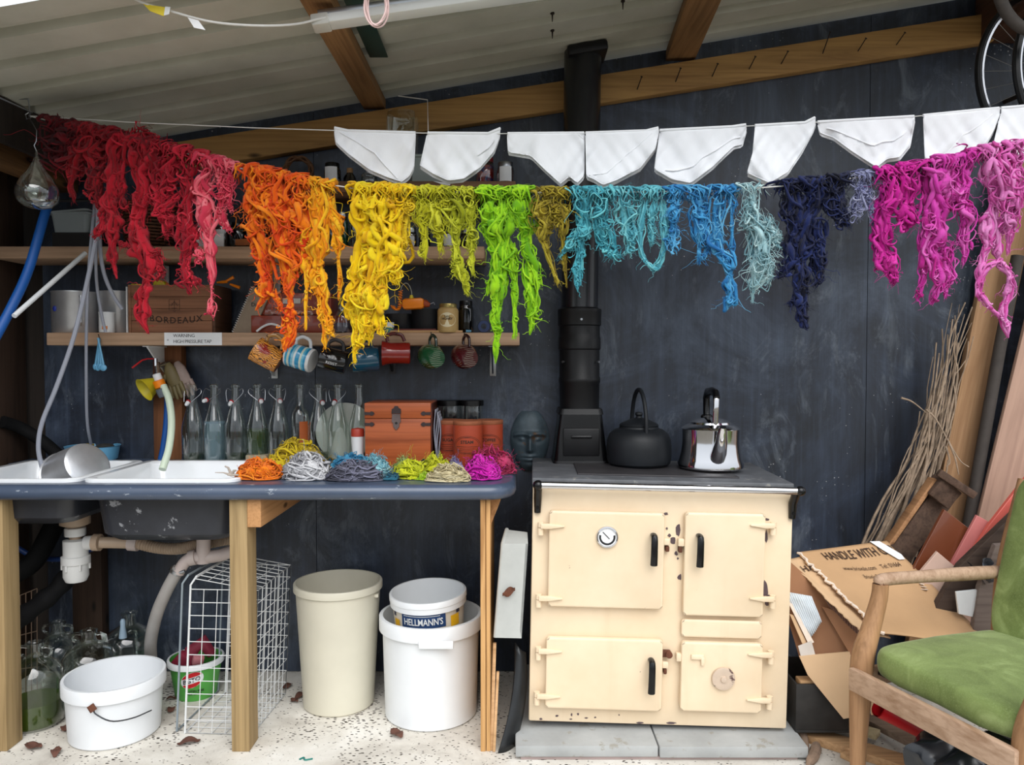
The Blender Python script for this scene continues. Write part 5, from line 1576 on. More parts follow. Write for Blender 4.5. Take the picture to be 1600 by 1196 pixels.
# measuring spoons
hp = P(158, 527, SHY)
t = thing('measuring_spoons', 'bunch of light blue measuring spoons hung below mug shelf', 'spoons', hp + Vector((0, -0.012, 0)))
MB().tube([(-0.012, 0.012, 0.012), (0, -0.004, 0.0), (0.004, -0.004, -0.008)], 0.0015, 6).build('nail', M['nail'], t)
for k in range(4):
    dx = -0.018 + k * 0.013
    L = -0.112 - 0.004 * (k % 2)
    mb = MB().tube([(0.0, -0.004 * k, -0.004), (dx * 0.5, -0.004 * k, L * 0.5), (dx, -0.004 * k, L)], [0.004, 0.0042, 0.005], 6)
    mb.ball((dx, -0.004 * k - 0.003, L - 0.010), (0.0095 + 0.0018 * k, 0.007, 0.0135), 14, 8)
    mb.build('spoon', M['blue_plastic'], t)
# ================================================================ THINGS ON THE WORK TABLE
ZC = CT + 0.0005
BY = 3.30
M['wire'] = M['steel']
red_rub = mat('red_rubber', (170, 24, 30), 0.5)
def swing_bottle(px, label, fill=None, fcol=None, cap=None, Y=BY, h=0.335, r=0.0465, wire=True):
    """cap: (dx, dz, tilt) of the hanging stopper relative to the lip"""
    X = P(px, 650, Y).x
    t = thing('swing_top_bottle', label, 'bottle', (X, Y, ZC), group='clear bottles along the wall')
    prof = [(0.0005, 0.002), (r * 0.93, 0.001), (r, 0.008), (r, h * 0.40), (r * 0.97, h * 0.46), (r * 0.80, h * 0.56), (r * 0.56, h * 0.68), (r * 0.40, h * 0.78), (r * 0.33, h * 0.90), (r * 0.32, h * 0.95), (r * 0.40, h * 0.955), (r * 0.40, h * 0.985), (r * 0.30, h)]
    MB().lathe(prof, 28).build('glass_body', M['glass'], t)
    if fill:
        n = [q for q in prof if q[1] < fill * h]
        MB().lathe([(max(0.0005, a * 0.94), b + 0.002) for a, b in n] + [(n[-1][0] * 0.94, fill * h), (0.0005, fill * h)], 24).build('contents', cloudy('liquid_' + str(px), fcol, 0.5), t)
    if wire and cap:
        dx, dz, lean = cap
        z0 = h * 0.915
        q = Vector((dx, -0.02, z0 + dz))
        for s in (-1, 1):
            sx = s * r * 0.38
            MB().tube([Vector(v) for v in spline([(sx, 0, z0), (sx * 1.8 + lean * 0.4, -0.004, z0 + 0.008), (sx * 2.0 + lean, -0.012, z0 - 0.012), (q.x + sx * 0.9, q.y, q.z + 0.004)], 14)], 0.0012, 5).build('wire_bail', M['wire'], t)
        a = Vector((0.3 * (1 if dx > 0 else -1), -0.9, -0.2 if abs(dx) > 0.012 else -0.9)).normalized()
        st_ = MB().cyl(q - a * 0.004, q + a * 0.012, 0.0088, 0.008, 14).build('stopper', M['white_plastic'], t)
        MB().cyl(q + a * 0.012, q + a * 0.017, 0.0062, 0.004, 14).build('stopper_tip', M['white_plastic'], st_)
        MB().cyl(q - a * 0.009, q - a * 0.003, 0.0105, 0.0105, 14).build('rubber_seal', red_rub, t)
    return t
B = [(301, 'swing top bottle nearest the wooden post, cap hanging at left', .1, '#3c4a34', (-0.012, -0.052, 0.006)), (335, 'swing top bottle second from the post, milky inside', .52, '#7f98a6', (-0.03, -0.042, -0.008)), (368, 'swing top bottle third from post, red cap seen front on', .1, '#33452c', (-0.012, -0.052, 0)), (402, 'swing top bottle fourth from post, green liquid in lower half', .42, '#3c5426', (0.024, -0.045, 0.004)),
     (435, 'swing top bottle fifth from post, empty, behind yellow wool', None, None, (0.014, -0.045, 0.0)), (498, 'swing top bottle just right of orange labelled bottle', .12, '#5a6424', (0.022, -0.052, 0.0)), (528, 'swing top bottle in front of the pale plate', None, None, (-0.01, -0.05, 0.0)), (561, 'clear bottle without a cap, left of the wooden chest', None, None, None)]
for px, lab, f, fc, cap in B:
    swing_bottle(px, lab, f, fc, cap)
X = P(469, 650, 3.3).x
t = thing('label_bottle', 'tall clear wine bottle with torn orange label strip', 'bottle', (X, 3.3, ZC), group='clear bottles along the wall')
MB().lathe([(0.0005, 0.002), (0.036, 0.001), (0.039, 0.008), (0.039, 0.19), (0.036, 0.215), (0.022, 0.235), (0.0145, 0.25), (0.014, 0.315), (0.0165, 0.317), (0.0165, 0.33), (0.013, 0.332)], 28).build('glass_body', M['glass'], t)
vs, fs = [], []
for k in range(9):
    a = R(-80) + R(58) * k / 8
    for z in (0.075, 0.175):
        vs.append((0.0396 * math.cos(a), 0.0396 * math.sin(a), z))
for k in range(8):
    fs.append((2 * k, 2 * k + 2, 2 * k + 3, 2 * k + 1))
MB().raw(vs, fs).build('orange_label', mat('orange_label', (170, 84, 34), 0.7), t)
# pale plates leaning behind
pl = mat('pale_plate_glaze', (184, 186, 178), 0.35, 0, 0.05)
def plate(px, py, rpx, label, ry):
    c = P(px, py, 3.362)
    r = pw(rpx, 3.362)
    t = thing('pale_plate', label, 'plate', (c.x, 3.345, ZC + r * 0.985), (R(90 - 8), 0, 0))
    MB().lathe([(0.0005, -0.004), (r * 0.62, -0.004), (r * 0.7, 0.0), (r * 0.98, 0.012), (r, 0.015), (r * 0.97, 0.016), (r * 0.68, 0.004), (0.0005, 0.001)], 48).build('dish', pl, t)
plate(541, 666, 45, 'large pale round plate leaning on the wall behind bottles', 0)
# sponge
solo('sponge', 'beige sponge lying behind the orange wool by the sink', 'sponge', MB().box((P(402, 718, 3.27).x, 3.275, ZC + 0.017), (0.09, 0.05, 0.034), 0.006), mat('beige_sponge', (150, 140, 118), 0.9, 0, 0.2, 60, 0.4, 150))
# white bottle with red cap
X = P(559, 690, 3.12).x
t = thing('white_bottle', 'white plastic bottle with red cap left of the chest', 'bottle', (X, 3.12, ZC))
r = pw(20, 3.12) / 2
MB().lathe([(0.0005, 0.001), (r * 0.92, 0.001), (r, 0.008), (r * 0.9, 0.06), (r, 0.12), (r, 0.128), (0.0005, 0.129)], 28).build('body', M['white_plastic'], t)
MB().lathe([(r * 1.03, 0.127), (r * 1.04, 0.150), (r * 0.95, 0.158), (0.0005, 0.162)], 28).build('red_cap', mat('dull_red_cap', (176, 62, 44), 0.45), t)
# wooden chest
cy = 3.06
x0, x1 = P(570, 680, cy).x, P(673, 680, cy).x
zt = P(620, 630, cy).z
w, h, d = x1 - x0, zt - ZC, 0.26
ch_w = wood('cherry_chest', '#b05c34', '#7c3a1e', 0, 0.6, 0.3, knots=False)
ch_s = wood('cherry_chest_side', '#5c2c1c', '#3a1a10', 1, 0.6, 0.35, knots=False)
t = thing('wooden_chest', 'reddish wooden chest with iron hasp and strap hinges', 'chest', ((x0 + x1) / 2, cy, ZC))
lidh = h * 0.235
o = MB().box2((-w / 2, 0, 0), (w / 2, d, h - lidh - 0.001), 0.003).build('case', ch_w, t)
MB().box2((-w / 2 - 0.001, -0.001, h - lidh), (w / 2 + 0.001, d, h), 0.003).build('lid', ch_w, t)
MB().box2((w / 2 + 0.0012, 0.004, 0.003), (w / 2 + 0.004, d - 0.004, h - 0.003), 0.001).build('side_board', ch_s, t)
iron = mat('wrought_iron', (66, 54, 54), 0.5, 0.5, 0.25, 30)
def strap(xe, z, sgn):
    Mx = Matrix.Translation((xe, -0.0015, z)) @ Matrix.Scale(sgn, 4, (1, 0, 0)) @ FRONT
    MB().prism([(0, -0.006), (0.022, -0.005), (0.025, -0.009), (0.034, -0.007), (0.040, 0), (0.034, 0.007), (0.025, 0.009), (0.022, 0.005), (0, 0.006)], 0, 0.003, Mx).build('strap', iron, t)
for z in (h - 0.042, h - 0.085):
    strap(-w / 2, z, 1)
    strap(w / 2, z, -1)
strap(w / 2, 0.035, -1)
Mx = Matrix.Translation((-0.005, -0.0016, h - 0.03)) @ FRONT
MB().prism([(-0.019, -0.012), (0.019, -0.012), (0.018, 0.006), (0.010, 0.010), (0.006, 0.018), (-0.006, 0.018), (-0.010, 0.010), (-0.018, 0.006)], 0, 0.004, Mx).build('hasp', iron, t)
hs = MB().prism([(-0.016, 0.0), (0.016, 0.0), (0.018, -0.03), (0.012, -0.038), (0.012, -0.05), (0.0, -0.064), (-0.012, -0.05), (-0.012, -0.038), (-0.018, -0.03)], 0, 0.005, Matrix.Translation((-0.005, -0.0016, h - 0.044)) @ FRONT).build('lock_plate', mat('worn_iron', (112, 98, 96), 0.4, 0.6, 0.2, 30), t)
MB().cyl((-0.005, -0.0062, h - 0.08), (-0.005, -0.0078, h - 0.08), 0.005, n=12).build('keyhole', M['ink'], t)
# folded grey cloth beside the chest
xc = P(687, 670, 3.1).x
mb = MB()
for k in range(4):
    xx = x1 + 0.012 + k * 0.0072
    mb.grid(lambda u, v, xx=xx, k=k: Vector((xx + 0.0035 * math.sin(v * 7 + k) + 0.012 * (0.3 - v if v < 0.3 else 0), 3.09 + 0.12 * u + 0.004 * math.sin(v * 9), ZC + 0.003 + (0.235 - 0.012 * k) * v)), 6, 14)
o = solo('grey_cloth', 'folded pale grey cloth hanging between chest and canisters', 'cloth', mb, mat('grey_cloth', (150, 150, 162), 0.9, 0, 0.15, 20), sharp=180)
mm = o.modifiers.new('thickness', 'SOLIDIFY')
mm.thickness = 0.003
# terracotta canisters
tc_ = mat('terracotta_tin', (166, 66, 38), 0.5, 0, 0.08, 6)
tl_ = wood('canister_lid', '#96583a', '#74402a', 0, 1, knots=False)
def canister(px, Y, wpx, zt_px, label, word):
    X = P(px, 690, Y).x
    r = pw(wpx, Y) / 2
    h = P(px, zt_px, Y).z - ZC
    t = thing('terracotta_canister', label, 'canister', (X, Y, ZC), group='terracotta canisters by the chest')
    MB().lathe([(0.0005, 0.001), (r * 0.97, 0.001), (r, 0.004), (r, h - 0.018), (r * 0.98, h - 0.017)], 36).build('body', tc_, t)
    MB().lathe([(r * 0.985, h - 0.017), (r * 1.01, h - 0.015), (r * 1.01, h - 0.003), (r * 0.97, h), (r * 0.85, h - 0.002), (0.0005, h - 0.002)], 36).build('lid', tl_, t)
    Mx = Matrix.Translation((0, -r - 0.0005, h * 0.52))
    bd = lambda v: Vector((v.x, v.y, v.z - (r - math.sqrt(max(1e-9, r * r - min(v.x * v.x, r * r * .98))))))
    lettering(word, 0.017, Mx @ Matrix.Translation((0, 0, 0.012)) @ FRONT, M['print'], t, bend=bd, bold=0.0004)
    mb = MB()
    for (a, b) in ((0.86, 0.46), (0.78, 0.40)):
        ring = [Vector((r * a * math.sin(q), 0, b * r * 1.35 * math.cos(q))) for q in np.linspace(0, 2 * PI, 48, endpoint=False)]
        ring = [Vector((v.x, -(math.sqrt(max(0, r * r - v.x * v.x))) - 0.0004, v.z + h * 0.52)) for v in ring]
        mb.tube(ring, 0.0007, 4, closed=True)
    for k, (zz, ww) in enumerate(((-0.006, 0.7), (-0.014, 0.5), (-0.021, 0.6), (-0.029, 0.35), (0.03, 0.25))):
        seg = [Vector((r * ww * q, 0, 0)) for q in np.linspace(-1, 1, 12)]
        mb.tube([Vector((v.x, -math.sqrt(r * r - v.x * v.x) - 0.0003, h * 0.52 + zz)) for v in seg], 0.0008, 4)
    mb.build('printed_oval', M['print'], t)
canister(703, 3.18, 44, 656, 'terracotta canister at left, half hidden by the front one', 'SUGAR')
canister(731, 3.06, 46, 657, 'terracotta canister in front with oval print, lettered STEAM', 'STEAM')
canister(764, 3.17, 44, 656, 'terracotta canister at right behind the crimson wool', 'COFFEE')
jar('lidded_jar', 'black lidded glass jar behind left canister by the chest', 701, ZC, 3.31, 36, 96, 'glass', 'black_gloss', None, neck=0.98, lidh=0.02)
jar('lidded_jar', 'black lidded glass jar behind the middle canister', 737, ZC, 3.31, 36, 96, 'glass', 'black_gloss', None, neck=0.98, lidh=0.02)
# mask on the wall
mc = P(828, 690, WY - 0.03)
t = thing('face_mask', 'dark weathered face mask with closed eyes against the wall', 'mask', mc + Vector((0, 0.028, 0)))
def face(u, v):
    a, b = (u - 0.5) * 2, (v - 0.5) * 2
    x = a * 0.086 * math.sqrt(max(0.02, 1 - (b * 0.92) ** 2)) * (1 - 0.18 * max(0, -b))
    z = b * 0.132
    d = 0.045 * max(0, 1 - a * a * 0.9) ** 0.6 * max(0.0, 1 - b * b * 0.9) ** 0.5
    xm, zm = x, z
    nose = 0.026 * math.exp(-(xm / 0.013) ** 2) * (1 if -0.035 < zm < 0.03 else math.exp(-((zm + 0.035 if zm < 0 else zm - 0.03) / 0.012) ** 2)) * (1.0 - 0.5 * (zm + 0.035) / 0.065)
    brow = 0.010 * math.exp(-((zm - 0.034 + 5 * (abs(xm) - 0.035) ** 2) / 0.010) ** 2) * (1 if abs(xm) < 0.07 else 0)
    eye = 0.0
    for s in (-1, 1):
        e2 = ((xm - s * 0.036) / 0.021) ** 2 + ((zm - 0.010) / 0.013) ** 2
        eye += -0.010 * math.exp(-e2 * 0.6) + 0.010 * math.exp(-e2 * 2.2)
    lips = 0.011 * math.exp(-(xm / 0.026) ** 2) * (math.exp(-((zm + 0.064) / 0.007) ** 2) + math.exp(-((zm + 0.080) / 0.008) ** 2)) - 0.006 * math.exp(-(xm / 0.03) ** 2) * math.exp(-((zm + 0.072) / 0.0025) ** 2)
    chin = 0.008 * math.exp(-(xm / 0.025) ** 2) * math.exp(-((zm + 0.105) / 0.015) ** 2)
    return Vector((x, -(d + nose + brow + eye + lips + chin), z))
mk = mat('verdigris_mask', (66, 80, 88), 0.5, 0.2, 0.3, 22, 0.15, 90, stain=(92, 70, 52), stain_s=12, stain_t=0.58)
mb = MB().grid(face, 56, 80)
mb.build('face', mk, t, sharp=180)
mb = MB().grid(lambda u, v: Vector((face(u, v).x, 0.0, face(u, v).z)), 20, 30)
mb.build('backing', mk, t)

# ---- wool heaps
def heap(label, px, Y, rx, ry, h, cols, n=70, thick=1.0, fuzz=60, cz=ZC, name='wool_heap', curl=1.0):
    X = P(px, 740, Y).x
    paths = []
    for q in range(n):
        k = int(rng.integers(26, 60))
        u = np.arange(k)
        th = rng.uniform(0, 2 * np.pi) + smooth_noise(k, 10, 1.0) + rng.uniform(-2.6, 2.6) * u / k * curl
        el = np.clip(rng.uniform(0.0, 1.35) + smooth_noise(k, 8, 0.35), 0.0, 1.5)
        sh = np.clip(rng.uniform(0.55, 1.0) + smooth_noise(k, 7, 0.10), 0.25, 1.02)
        x = rx * sh * np.cos(el) * np.cos(th) + smooth_noise(k, 4, 0.06) * rx
        y = ry * sh * np.cos(el) * np.sin(th) + smooth_noise(k, 4, 0.06) * ry
        z = h * sh * np.sin(el) * (1 + 0.25 * np.sin(3 * th + q % 3)) + smooth_noise(k, 4, 0.05) * h
        rad = rng.uniform(0.0016, 0.0048) * thick
        prof = np.clip(np.minimum(u + 0.5, k - u - 0.5) / 4.0, 0.15, 1) * np.clip(1 + smooth_noise(k, 4, 0.3), 0.45, 1.7)
        rr_ = rad * prof
        z = np.maximum(z, rr_ + 0.0008)
        paths.append((np.stack([X + x, Y + y, cz + z], 1), rr_))
    for q in range(7):
        k = 26
        a0 = q * 2 * np.pi / 7 + rng.uniform(-0.4, 0.4)
        rr_ = np.full(k, 1.0) * min(h * 0.36, rx * 0.4, ry * 0.45) * np.clip(1 + smooth_noise(k, 6, 0.18), 0.6, 1.25) * np.clip(np.minimum(np.arange(k) + 1.0, k - np.arange(k)) / 5.0, 0.15, 1)
        tt_ = np.linspace(-0.75, 0.75, k)
        x = rx * 0.68 * np.sin(tt_ * 1.6) * np.cos(a0) + rx * 0.35 * np.cos(a0 + 1.7)
        y = ry * 0.60 * np.sin(tt_ * 1.6) * np.sin(a0) + ry * 0.3 * np.sin(a0 + 1.7)
        z = np.maximum(rr_ + 0.001, h * 0.66 * np.cos(tt_ * 1.7) * rng.uniform(0.45, 1.0))
        paths.append((np.stack([X + x, Y + y, cz + z], 1), rr_))
    for q in range(fuzz):
        k = 14
        th, el = rng.uniform(0, 2 * np.pi), rng.uniform(0.05, 1.5)
        p0 = np.array([rx * np.cos(el) * np.cos(th), ry * np.cos(el) * np.sin(th), h * np.sin(el)])
        d = p0 / (np.linalg.norm(p0) + 1e-6) * rng.uniform(0.3, 1) + rng.normal(0, 0.7, 3)
        pts = p0 * 0.92 + d * np.linspace(0, 0.018 * rng.uniform(0.5, 1.6), k)[:, None] + np.stack([smooth_noise(k, 4, 0.003) for _ in range(3)], 1)
        pts[:, 2] = np.maximum(pts[:, 2], 0.002)
        paths.append((pts + np.array([X, Y, cz]), np.full(k, 0.0006)))
    o = strands_mesh(name, paths, wool_mat('heap_' + str(px), *cols), 6)
    return tag(o, label, 'wool', 'wool heaps on the work table')
heap('mustard yellow wool heap, tallest, in front of the bottles', 462, 3.04, 0.115, 0.10, 0.105, ('#a08400', '#ccae0a', '#e6cc24'), 110)
heap('mustard wool tuft spreading left of the tall yellow heap', 425, 2.95, 0.09, 0.06, 0.055, ('#a88c00', '#ccb008', '#e4cc20'), 60)
heap('bright orange wool heap at left beside the sink', 405, 2.82, 0.088, 0.055, 0.064, ('#d25600', '#f07808', '#ff981e'), 95)
heap('white and grey marled wool heap next to the orange heap', 478, 2.82, 0.092, 0.06, 0.082, ('#77777d', '#c4c4c8', '#e8e8ea'), 110)
heap('small golden wool tuft behind the marled heap', 527, 3.02, 0.04, 0.03, 0.03, ('#b88a00', '#e0b40c', '#f0cc30'), 30, 0.8, 20)
heap('deep sky blue wool heap behind the dark grey heap', 548, 2.96, 0.085, 0.06, 0.066, ('#125c88', '#2c86b2', '#56a8cc'), 80)
heap('pale ice blue fluffy wool heap in front of the chest', 585, 2.90, 0.065, 0.05, 0.066, ('#5c9cb0', '#88c4d2', '#b4e0e6'), 80, 0.7, 140, curl=1.5)
heap('dark slate grey wool heap with long locks at table front', 555, 2.785, 0.108, 0.042, 0.062, ('#3c3c48', '#5c5c6c', '#84849a'), 110, 0.8)
heap('small dark teal wool tuft at the table front', 611, 2.79, 0.032, 0.024, 0.024, ('#0c3444', '#164c60', '#2a6a80'), 30, 0.7, 20)
heap('pale sage green wool tuft behind the lime heap', 633, 2.97, 0.05, 0.04, 0.052, ('#748c44', '#94ac5c', '#b4c884'), 40, 0.75, 60)
heap('lime yellow wool heap right of the ice blue heap', 640, 2.85, 0.068, 0.055, 0.055, ('#929a02', '#bcc40c', '#dce02c'), 90, 0.9)
heap('chartreuse wool heap below the canisters', 678, 2.90, 0.062, 0.045, 0.068, ('#989c04', '#c0c410', '#dcde38'), 80, 0.9)
heap('small bright green wool tuft at front of lime heap', 665, 2.80, 0.035, 0.022, 0.022, ('#7c9c04', '#a4cc10', '#c4e23c'), 26, 0.7, 16)
heap('small lilac wool tuft before the front canister', 711, 2.93, 0.033, 0.03, 0.055, ('#6c6494', '#9088b8', '#b0a8d0'), 50, 0.7, 40)
heap('cream wool yarn heap at the table front edge', 700, 2.765, 0.078, 0.038, 0.052, ('#a89870', '#d0c298', '#ece0bc'), 120, 0.62, 20, curl=1.6)
heap('vivid magenta wool heap near right end of table', 752, 2.82, 0.072, 0.055, 0.072, ('#a40088', '#d40cae', '#ee44cc'), 80, 1.0)
heap('crimson fluffy wool heap at the right table corner', 766, 2.97, 0.098, 0.07, 0.085, ('#7c0c34', '#aa1c4c', '#cc4070'), 110, 0.7, 260, curl=1.4)
# pegs / dried sprig at sink corner
c = P(390, 747, 2.77)
mb = MB()
for (dx, dz, r_) in ((-0.055, 0.012, 0.0022), (-0.02, 0.035, 0.004), (0.02, 0.02, 0.005), (0.03, 0.003, 0.004), (-0.01, 0.004, 0.006)):
    mb.tube([(0, 0, 0.007), (dx * 0.5, -0.006, 0.007 + dz * 0.8), (dx, -0.012, 0.006 + dz)], [0.006, r_, r_ * 0.6], 7)
mb.xf(Matrix.Translation((P(362, 750, 2.77).x, 2.77, CT + 0.0142)))
solo('dried_sprig', 'small dried grey sprig lying at the sink corner', 'sprig', mb, mat('dried_grey', (176, 164, 152), 0.8))

# ---- sinks' contents and tap
c = P(120, 745, 2.98)
t = thing('aluminium_pan', 'tilted aluminium pan standing in the left sink', 'pan', (P(124, 740, 2.98).x, 2.98, CT + 0.006), Vector((0, 0, 1)).rotation_difference(Vector((0.78, -0.42, 0.46)).normalized()).to_matrix().to_4x4())
r = 0.108
MB().lathe([(0.0005, 0.07), (r * 0.72, 0.07), (r * 0.82, 0.062), (r * 0.98, -0.03), (r, -0.07), (r * 1.05, -0.074), (r * 1.04, -0.078), (r * 0.97, -0.072), (r * 0.95, -0.03), (r * 0.78, 0.058), (0.0005, 0.064)], 40).build('body', M['aluminium'], t)
X = P(144, 700, 3.30).x
t = thing('blue_bowl', 'light blue plastic bowl behind the left sink', 'bowl', (X, 3.305, ZC))
r = pw(78, 3.3) / 2
MB().lathe([(0.0005, 0.001), (r * 0.78, 0.001), (r * 0.9, 0.010), (r, 0.066), (r * 1.03, 0.068), (r * 0.97, 0.066), (r * 0.87, 0.012), (0.0005, 0.006)], 36).build('body', M['blue_plastic'], t)
MB().tube([(-0.06, 0.0, 0.05), (-0.02, -0.01, 0.074), (0.0, 0.01, 0.07)], 0.006, 6).build('sponge_end', mat('mustard_scrub', (130, 116, 60), 0.9), t)
MB().ball((0.055, -0.005, 0.06), (0.04, 0.04, 0.018), 14, 8).build('scourer', mat('dark_scourer', (42, 42, 40), 0.95, 0, 0.4, 60, 0.5, 120), t)
# tap on post
ty = WY - 0.055
tp_ = P(243, 572, 3.26)
t = thing('wall_tap', 'garden tap with red lever and orange hose connector on post', 'tap', tp_)
mb = MB().cyl((0.03, 0.085, 0.02), (0.005, 0.0, 0.0), 0.009, n=12)
mb.cyl((0.0, 0.012, 0.012), (0.014, -0.012, -0.04), 0.013, 0.011, 14)
mb.cyl((0, 0, 0.0), (0.0, 0, 0.032), 0.008, n=10)
mb.build('tap_body', M['chrome'], t)
MB().tube([(0, 0, 0.03), (-0.03, -0.005, 0.03), (-0.052, -0.008, 0.024), (-0.092, -0.012, -0.008)], [0.005, 0.006, 0.007, 0.008], 8, flat=0.5).build('lever', M['red_plastic'], t)
MB().lathe([(0.012, 0), (0.017, -0.003), (0.017, -0.028), (0.013, -0.03)], 18, Matrix.Translation((0.008, -0.012, -0.032)) @ Euler((R(8), R(-18), 0)).to_matrix().to_4x4(), (True, True)).build('white_adaptor', M['white_plastic'], t)
MB().lathe([(0.017, 0), (0.0235, -0.002), (0.0235, -0.03), (0.019, -0.034)], 22, Matrix.Translation((0.017, -0.016, -0.06)) @ Euler((R(8), R(-18), 0)).to_matrix().to_4x4(), (True, True)).build('orange_connector', M['orange_plastic'], t)
MB().lathe([(0.018, 0), (0.0215, -0.002), (0.019, -0.036), (0.015, -0.038)], 22, Matrix.Translation((0.029, -0.021, -0.095)) @ Euler((R(8), R(-18), 0)).to_matrix().to_4x4(), (True, True)).build('grey_collar', mat('grey_collar', (92, 98, 106), 0.45), t)
ho = [P(255, 603, 3.24), P(264, 625, 3.22), P(268, 660, 3.18), P(264, 700, 3.12), P(254, 746, 3.06)]
ho[-1].z = CT + 0.0
solo('cream_hose', 'cream hose hanging from orange connector into right sink', 'hose', MB().tube([Vector(v) for v in spline(ho, 24)], 0.0145, 14), mat('cream_hose', (200, 214, 192), 0.4, 0, 0.04))
bh = [P(262, 612, 3.33), P(260, 660, 3.33), P(255, 700, 3.33), P(250, 723, 3.325)]
solo('blue_pipe', 'bright blue water pipe behind the cream tap hose', 'pipe', MB().tube([Vector(v) for v in spline(bh, 14)], 0.0125, 12), M['blue_hose'])
# yellow funnel hung on tap
f0, f1 = P(252, 594, 3.325), P(226, 609, 3.27)
d = (f1 - f0).normalized()
Mx = Matrix.Translation(f0) @ Vector((0, 0, 1)).rotation_difference(d).to_matrix().to_4x4()
L = (f1 - f0).length
t = thing('yellow_funnel', 'yellow plastic funnel hanging behind the tap', 'funnel', f0)
mb = MB().lathe([(0.012, -0.02), (0.014, 0.0), (0.050, L), (0.053, L + 0.003), (0.049, L + 0.001), (0.012, 0.002)], 30, Mx)
mb.build('cone', mat('mustard_yellow', (200, 184, 40), 0.5), t, world=True)
# gloves on nail
def glove(name, label, c, m, s=1.0, rot=0.0):
    t = thing(name, label, 'glove', c, (0, rot, 0))
    mb = MB().tube([(0, 0, 0.0), (0.006, -0.008, -0.03), (0.012, -0.01, -0.075), (0.016, -0.008, -0.10)], [0.012, 0.026, 0.030, 0.027], 14, flat=0.55)
    mb.build('palm', m, t)
    for k in range(4):
        L = (0.062, 0.072, 0.068, 0.054)[k]
        x = -0.008 + k * 0.0155
        MB().tube([(x, -0.008, -0.09), (x + 0.003 + 0.002 * k, -0.016, -0.09 - L * 0.55), (x + 0.004 + 0.003 * k, -0.012, -0.09 - L)], [0.0098, 0.0092, 0.006], 8).build('finger', m, t)
    MB().tube([(-0.014, -0.008, -0.05), (-0.032, -0.018, -0.075), (-0.036, -0.02, -0.10)], [0.011, 0.010, 0.006], 8).build('thumb', m, t)
    return t
glove('work_glove', 'olive brown rubber glove hanging on the post by tap', P(262, 568, 3.31), mat('olive_rubber', (104, 92, 58), 0.6, 0, 0.2, 14), 1, R(-12))
glove('work_glove', 'pale pinkish glove hanging behind the olive glove', P(276, 566, 3.325), mat('dusty_pink_rubber', (150, 132, 124), 0.7, 0, 0.15, 14), 1, R(-16))
# milky siphon tubes hanging at the left
q0 = P(152, 318, 2.96)
def htube(label, pts, r, m='tube_plastic'):
    solo('siphon_tube', label, 'tube', MB().tube([Vector(v) for v in spline(pts, 40)], r, 9), M[m])
nl = MB().cyl((-1.86, 2.96, q0.z + 0.01), (q0.x + 0.02, 2.96, q0.z + 0.012), 0.006, n=10)
solo('hanging_rail', 'short dark peg on left wall carrying the siphon tubes', 'peg', nl, M['black_iron'])
htube('longest milky siphon tube curling down to the left sink', [P(153, 316, 2.95), P(150, 372, 2.95), P(120, 510, 2.95), P(90, 600, 2.95), P(66, 660, 2.95), P(60, 700, 2.95), P(66, 732, 2.96)], 0.0085)
htube('milky tube hanging straight into the light blue bowl', [P(148, 318, 2.99), P(139, 420, 3.02), P(135, 520, 3.08), P(135, 620, 3.16), P(137, 665, 3.22), P(142, 694, 3.28)], 0.006)
htube('milky tube ending in front of the white cup', [P(154, 318, 2.97), P(150, 400, 3.0), P(152, 450, 3.05), P(160, 498, 3.09), P(165, 519, 3.10)], 0.006)
htube('short milky tube curving right in front of second pot', [P(156, 318, 2.975), P(156, 380, 2.99), P(162, 425, 3.02), P(176, 460, 3.06), P(191, 483, 3.09)], 0.0075)
solo('white_pipe', 'rigid white plastic pipe angled across at far left', 'pipe', MB().tube([P(133, 396, 3.12), P(22, 494, 2.75)], 0.009, 12), M['white_plastic'])
bq = [P(84, 296, 3.05), P(70, 335, 2.95), P(45, 420, 2.86), P(18, 480, 2.78), P(-25, 560, 2.70)]
solo('blue_hose', 'thick blue hose hanging down the far left edge', 'hose', MB().tube([Vector(v) for v in spline(bq, 30)], 0.017, 14), M['blue_hose'])
# ================================================================ UNDER THE TABLE
def bucket_place(px, ybase, wb, yrim, wr):
    b = PZ(px, ybase, 0.0)
    k = (b.y + 0.05) / 1200
    r0 = wb * k / 2
    r0 *= 1 + r0 / b.y
    Y = b.y + r0
    k2 = Y / 1200
    return P(px, ybase, Y).x, Y, wb / 2 * (Y + .04) / 1200, P(px, yrim, Y).z, wr / 2 * (Y + .03) / 1200
def bucket(name, label, px, ybase, wb, yrim, wr, m, rim=0.014, rimh=0.022, tab=False, cat='bucket', group=None, hand=None):
    X, Y, r0, h, r1 = bucket_place(px, ybase, wb, yrim, wr)
    t = thing(name, label, cat, (X, Y, 0.0005), group=group)
    rr = r1 - rim * 0.6
    rb = lambda z: r0 + (rr - r0) * z / h
    MB().lathe([(0.0005, 0.004), (r0 * 0.90, 0.003), (r0 * 0.96, 0.0), (r0, 0.006), (rb(h - rimh), h - rimh), (rr, h - 0.002), (rr - 0.003, h - 0.002), (rb(h * 0.5) - 0.003, h * 0.5), (r0 - 0.003, 0.010), (0.0005, 0.008)], 48).build('body', m, t)
    MB().lathe([(rb(h - rimh) , h - rimh), (r1, h - rimh + 0.002), (r1, h - 0.003), (r1 - 0.002, h), (rr - 0.003, h), (rr - 0.003, h - 0.006)], 48).build('rim', m, t)
    return t, X, Y, r0, h, r1
dirty_white = mat('scuffed_white_plastic', (222, 225, 228), 0.4, 0, 0.03, 5, 0, 60, 0.5, stain=(146, 140, 134), stain_s=24, stain_t=0.72)
t, X, Y, r0, h, r1 = bucket('white_bucket', 'open white bucket with wire handle at front left under table', 181, 1176, 130, 1052, 148, dirty_white, rimh=0.05)
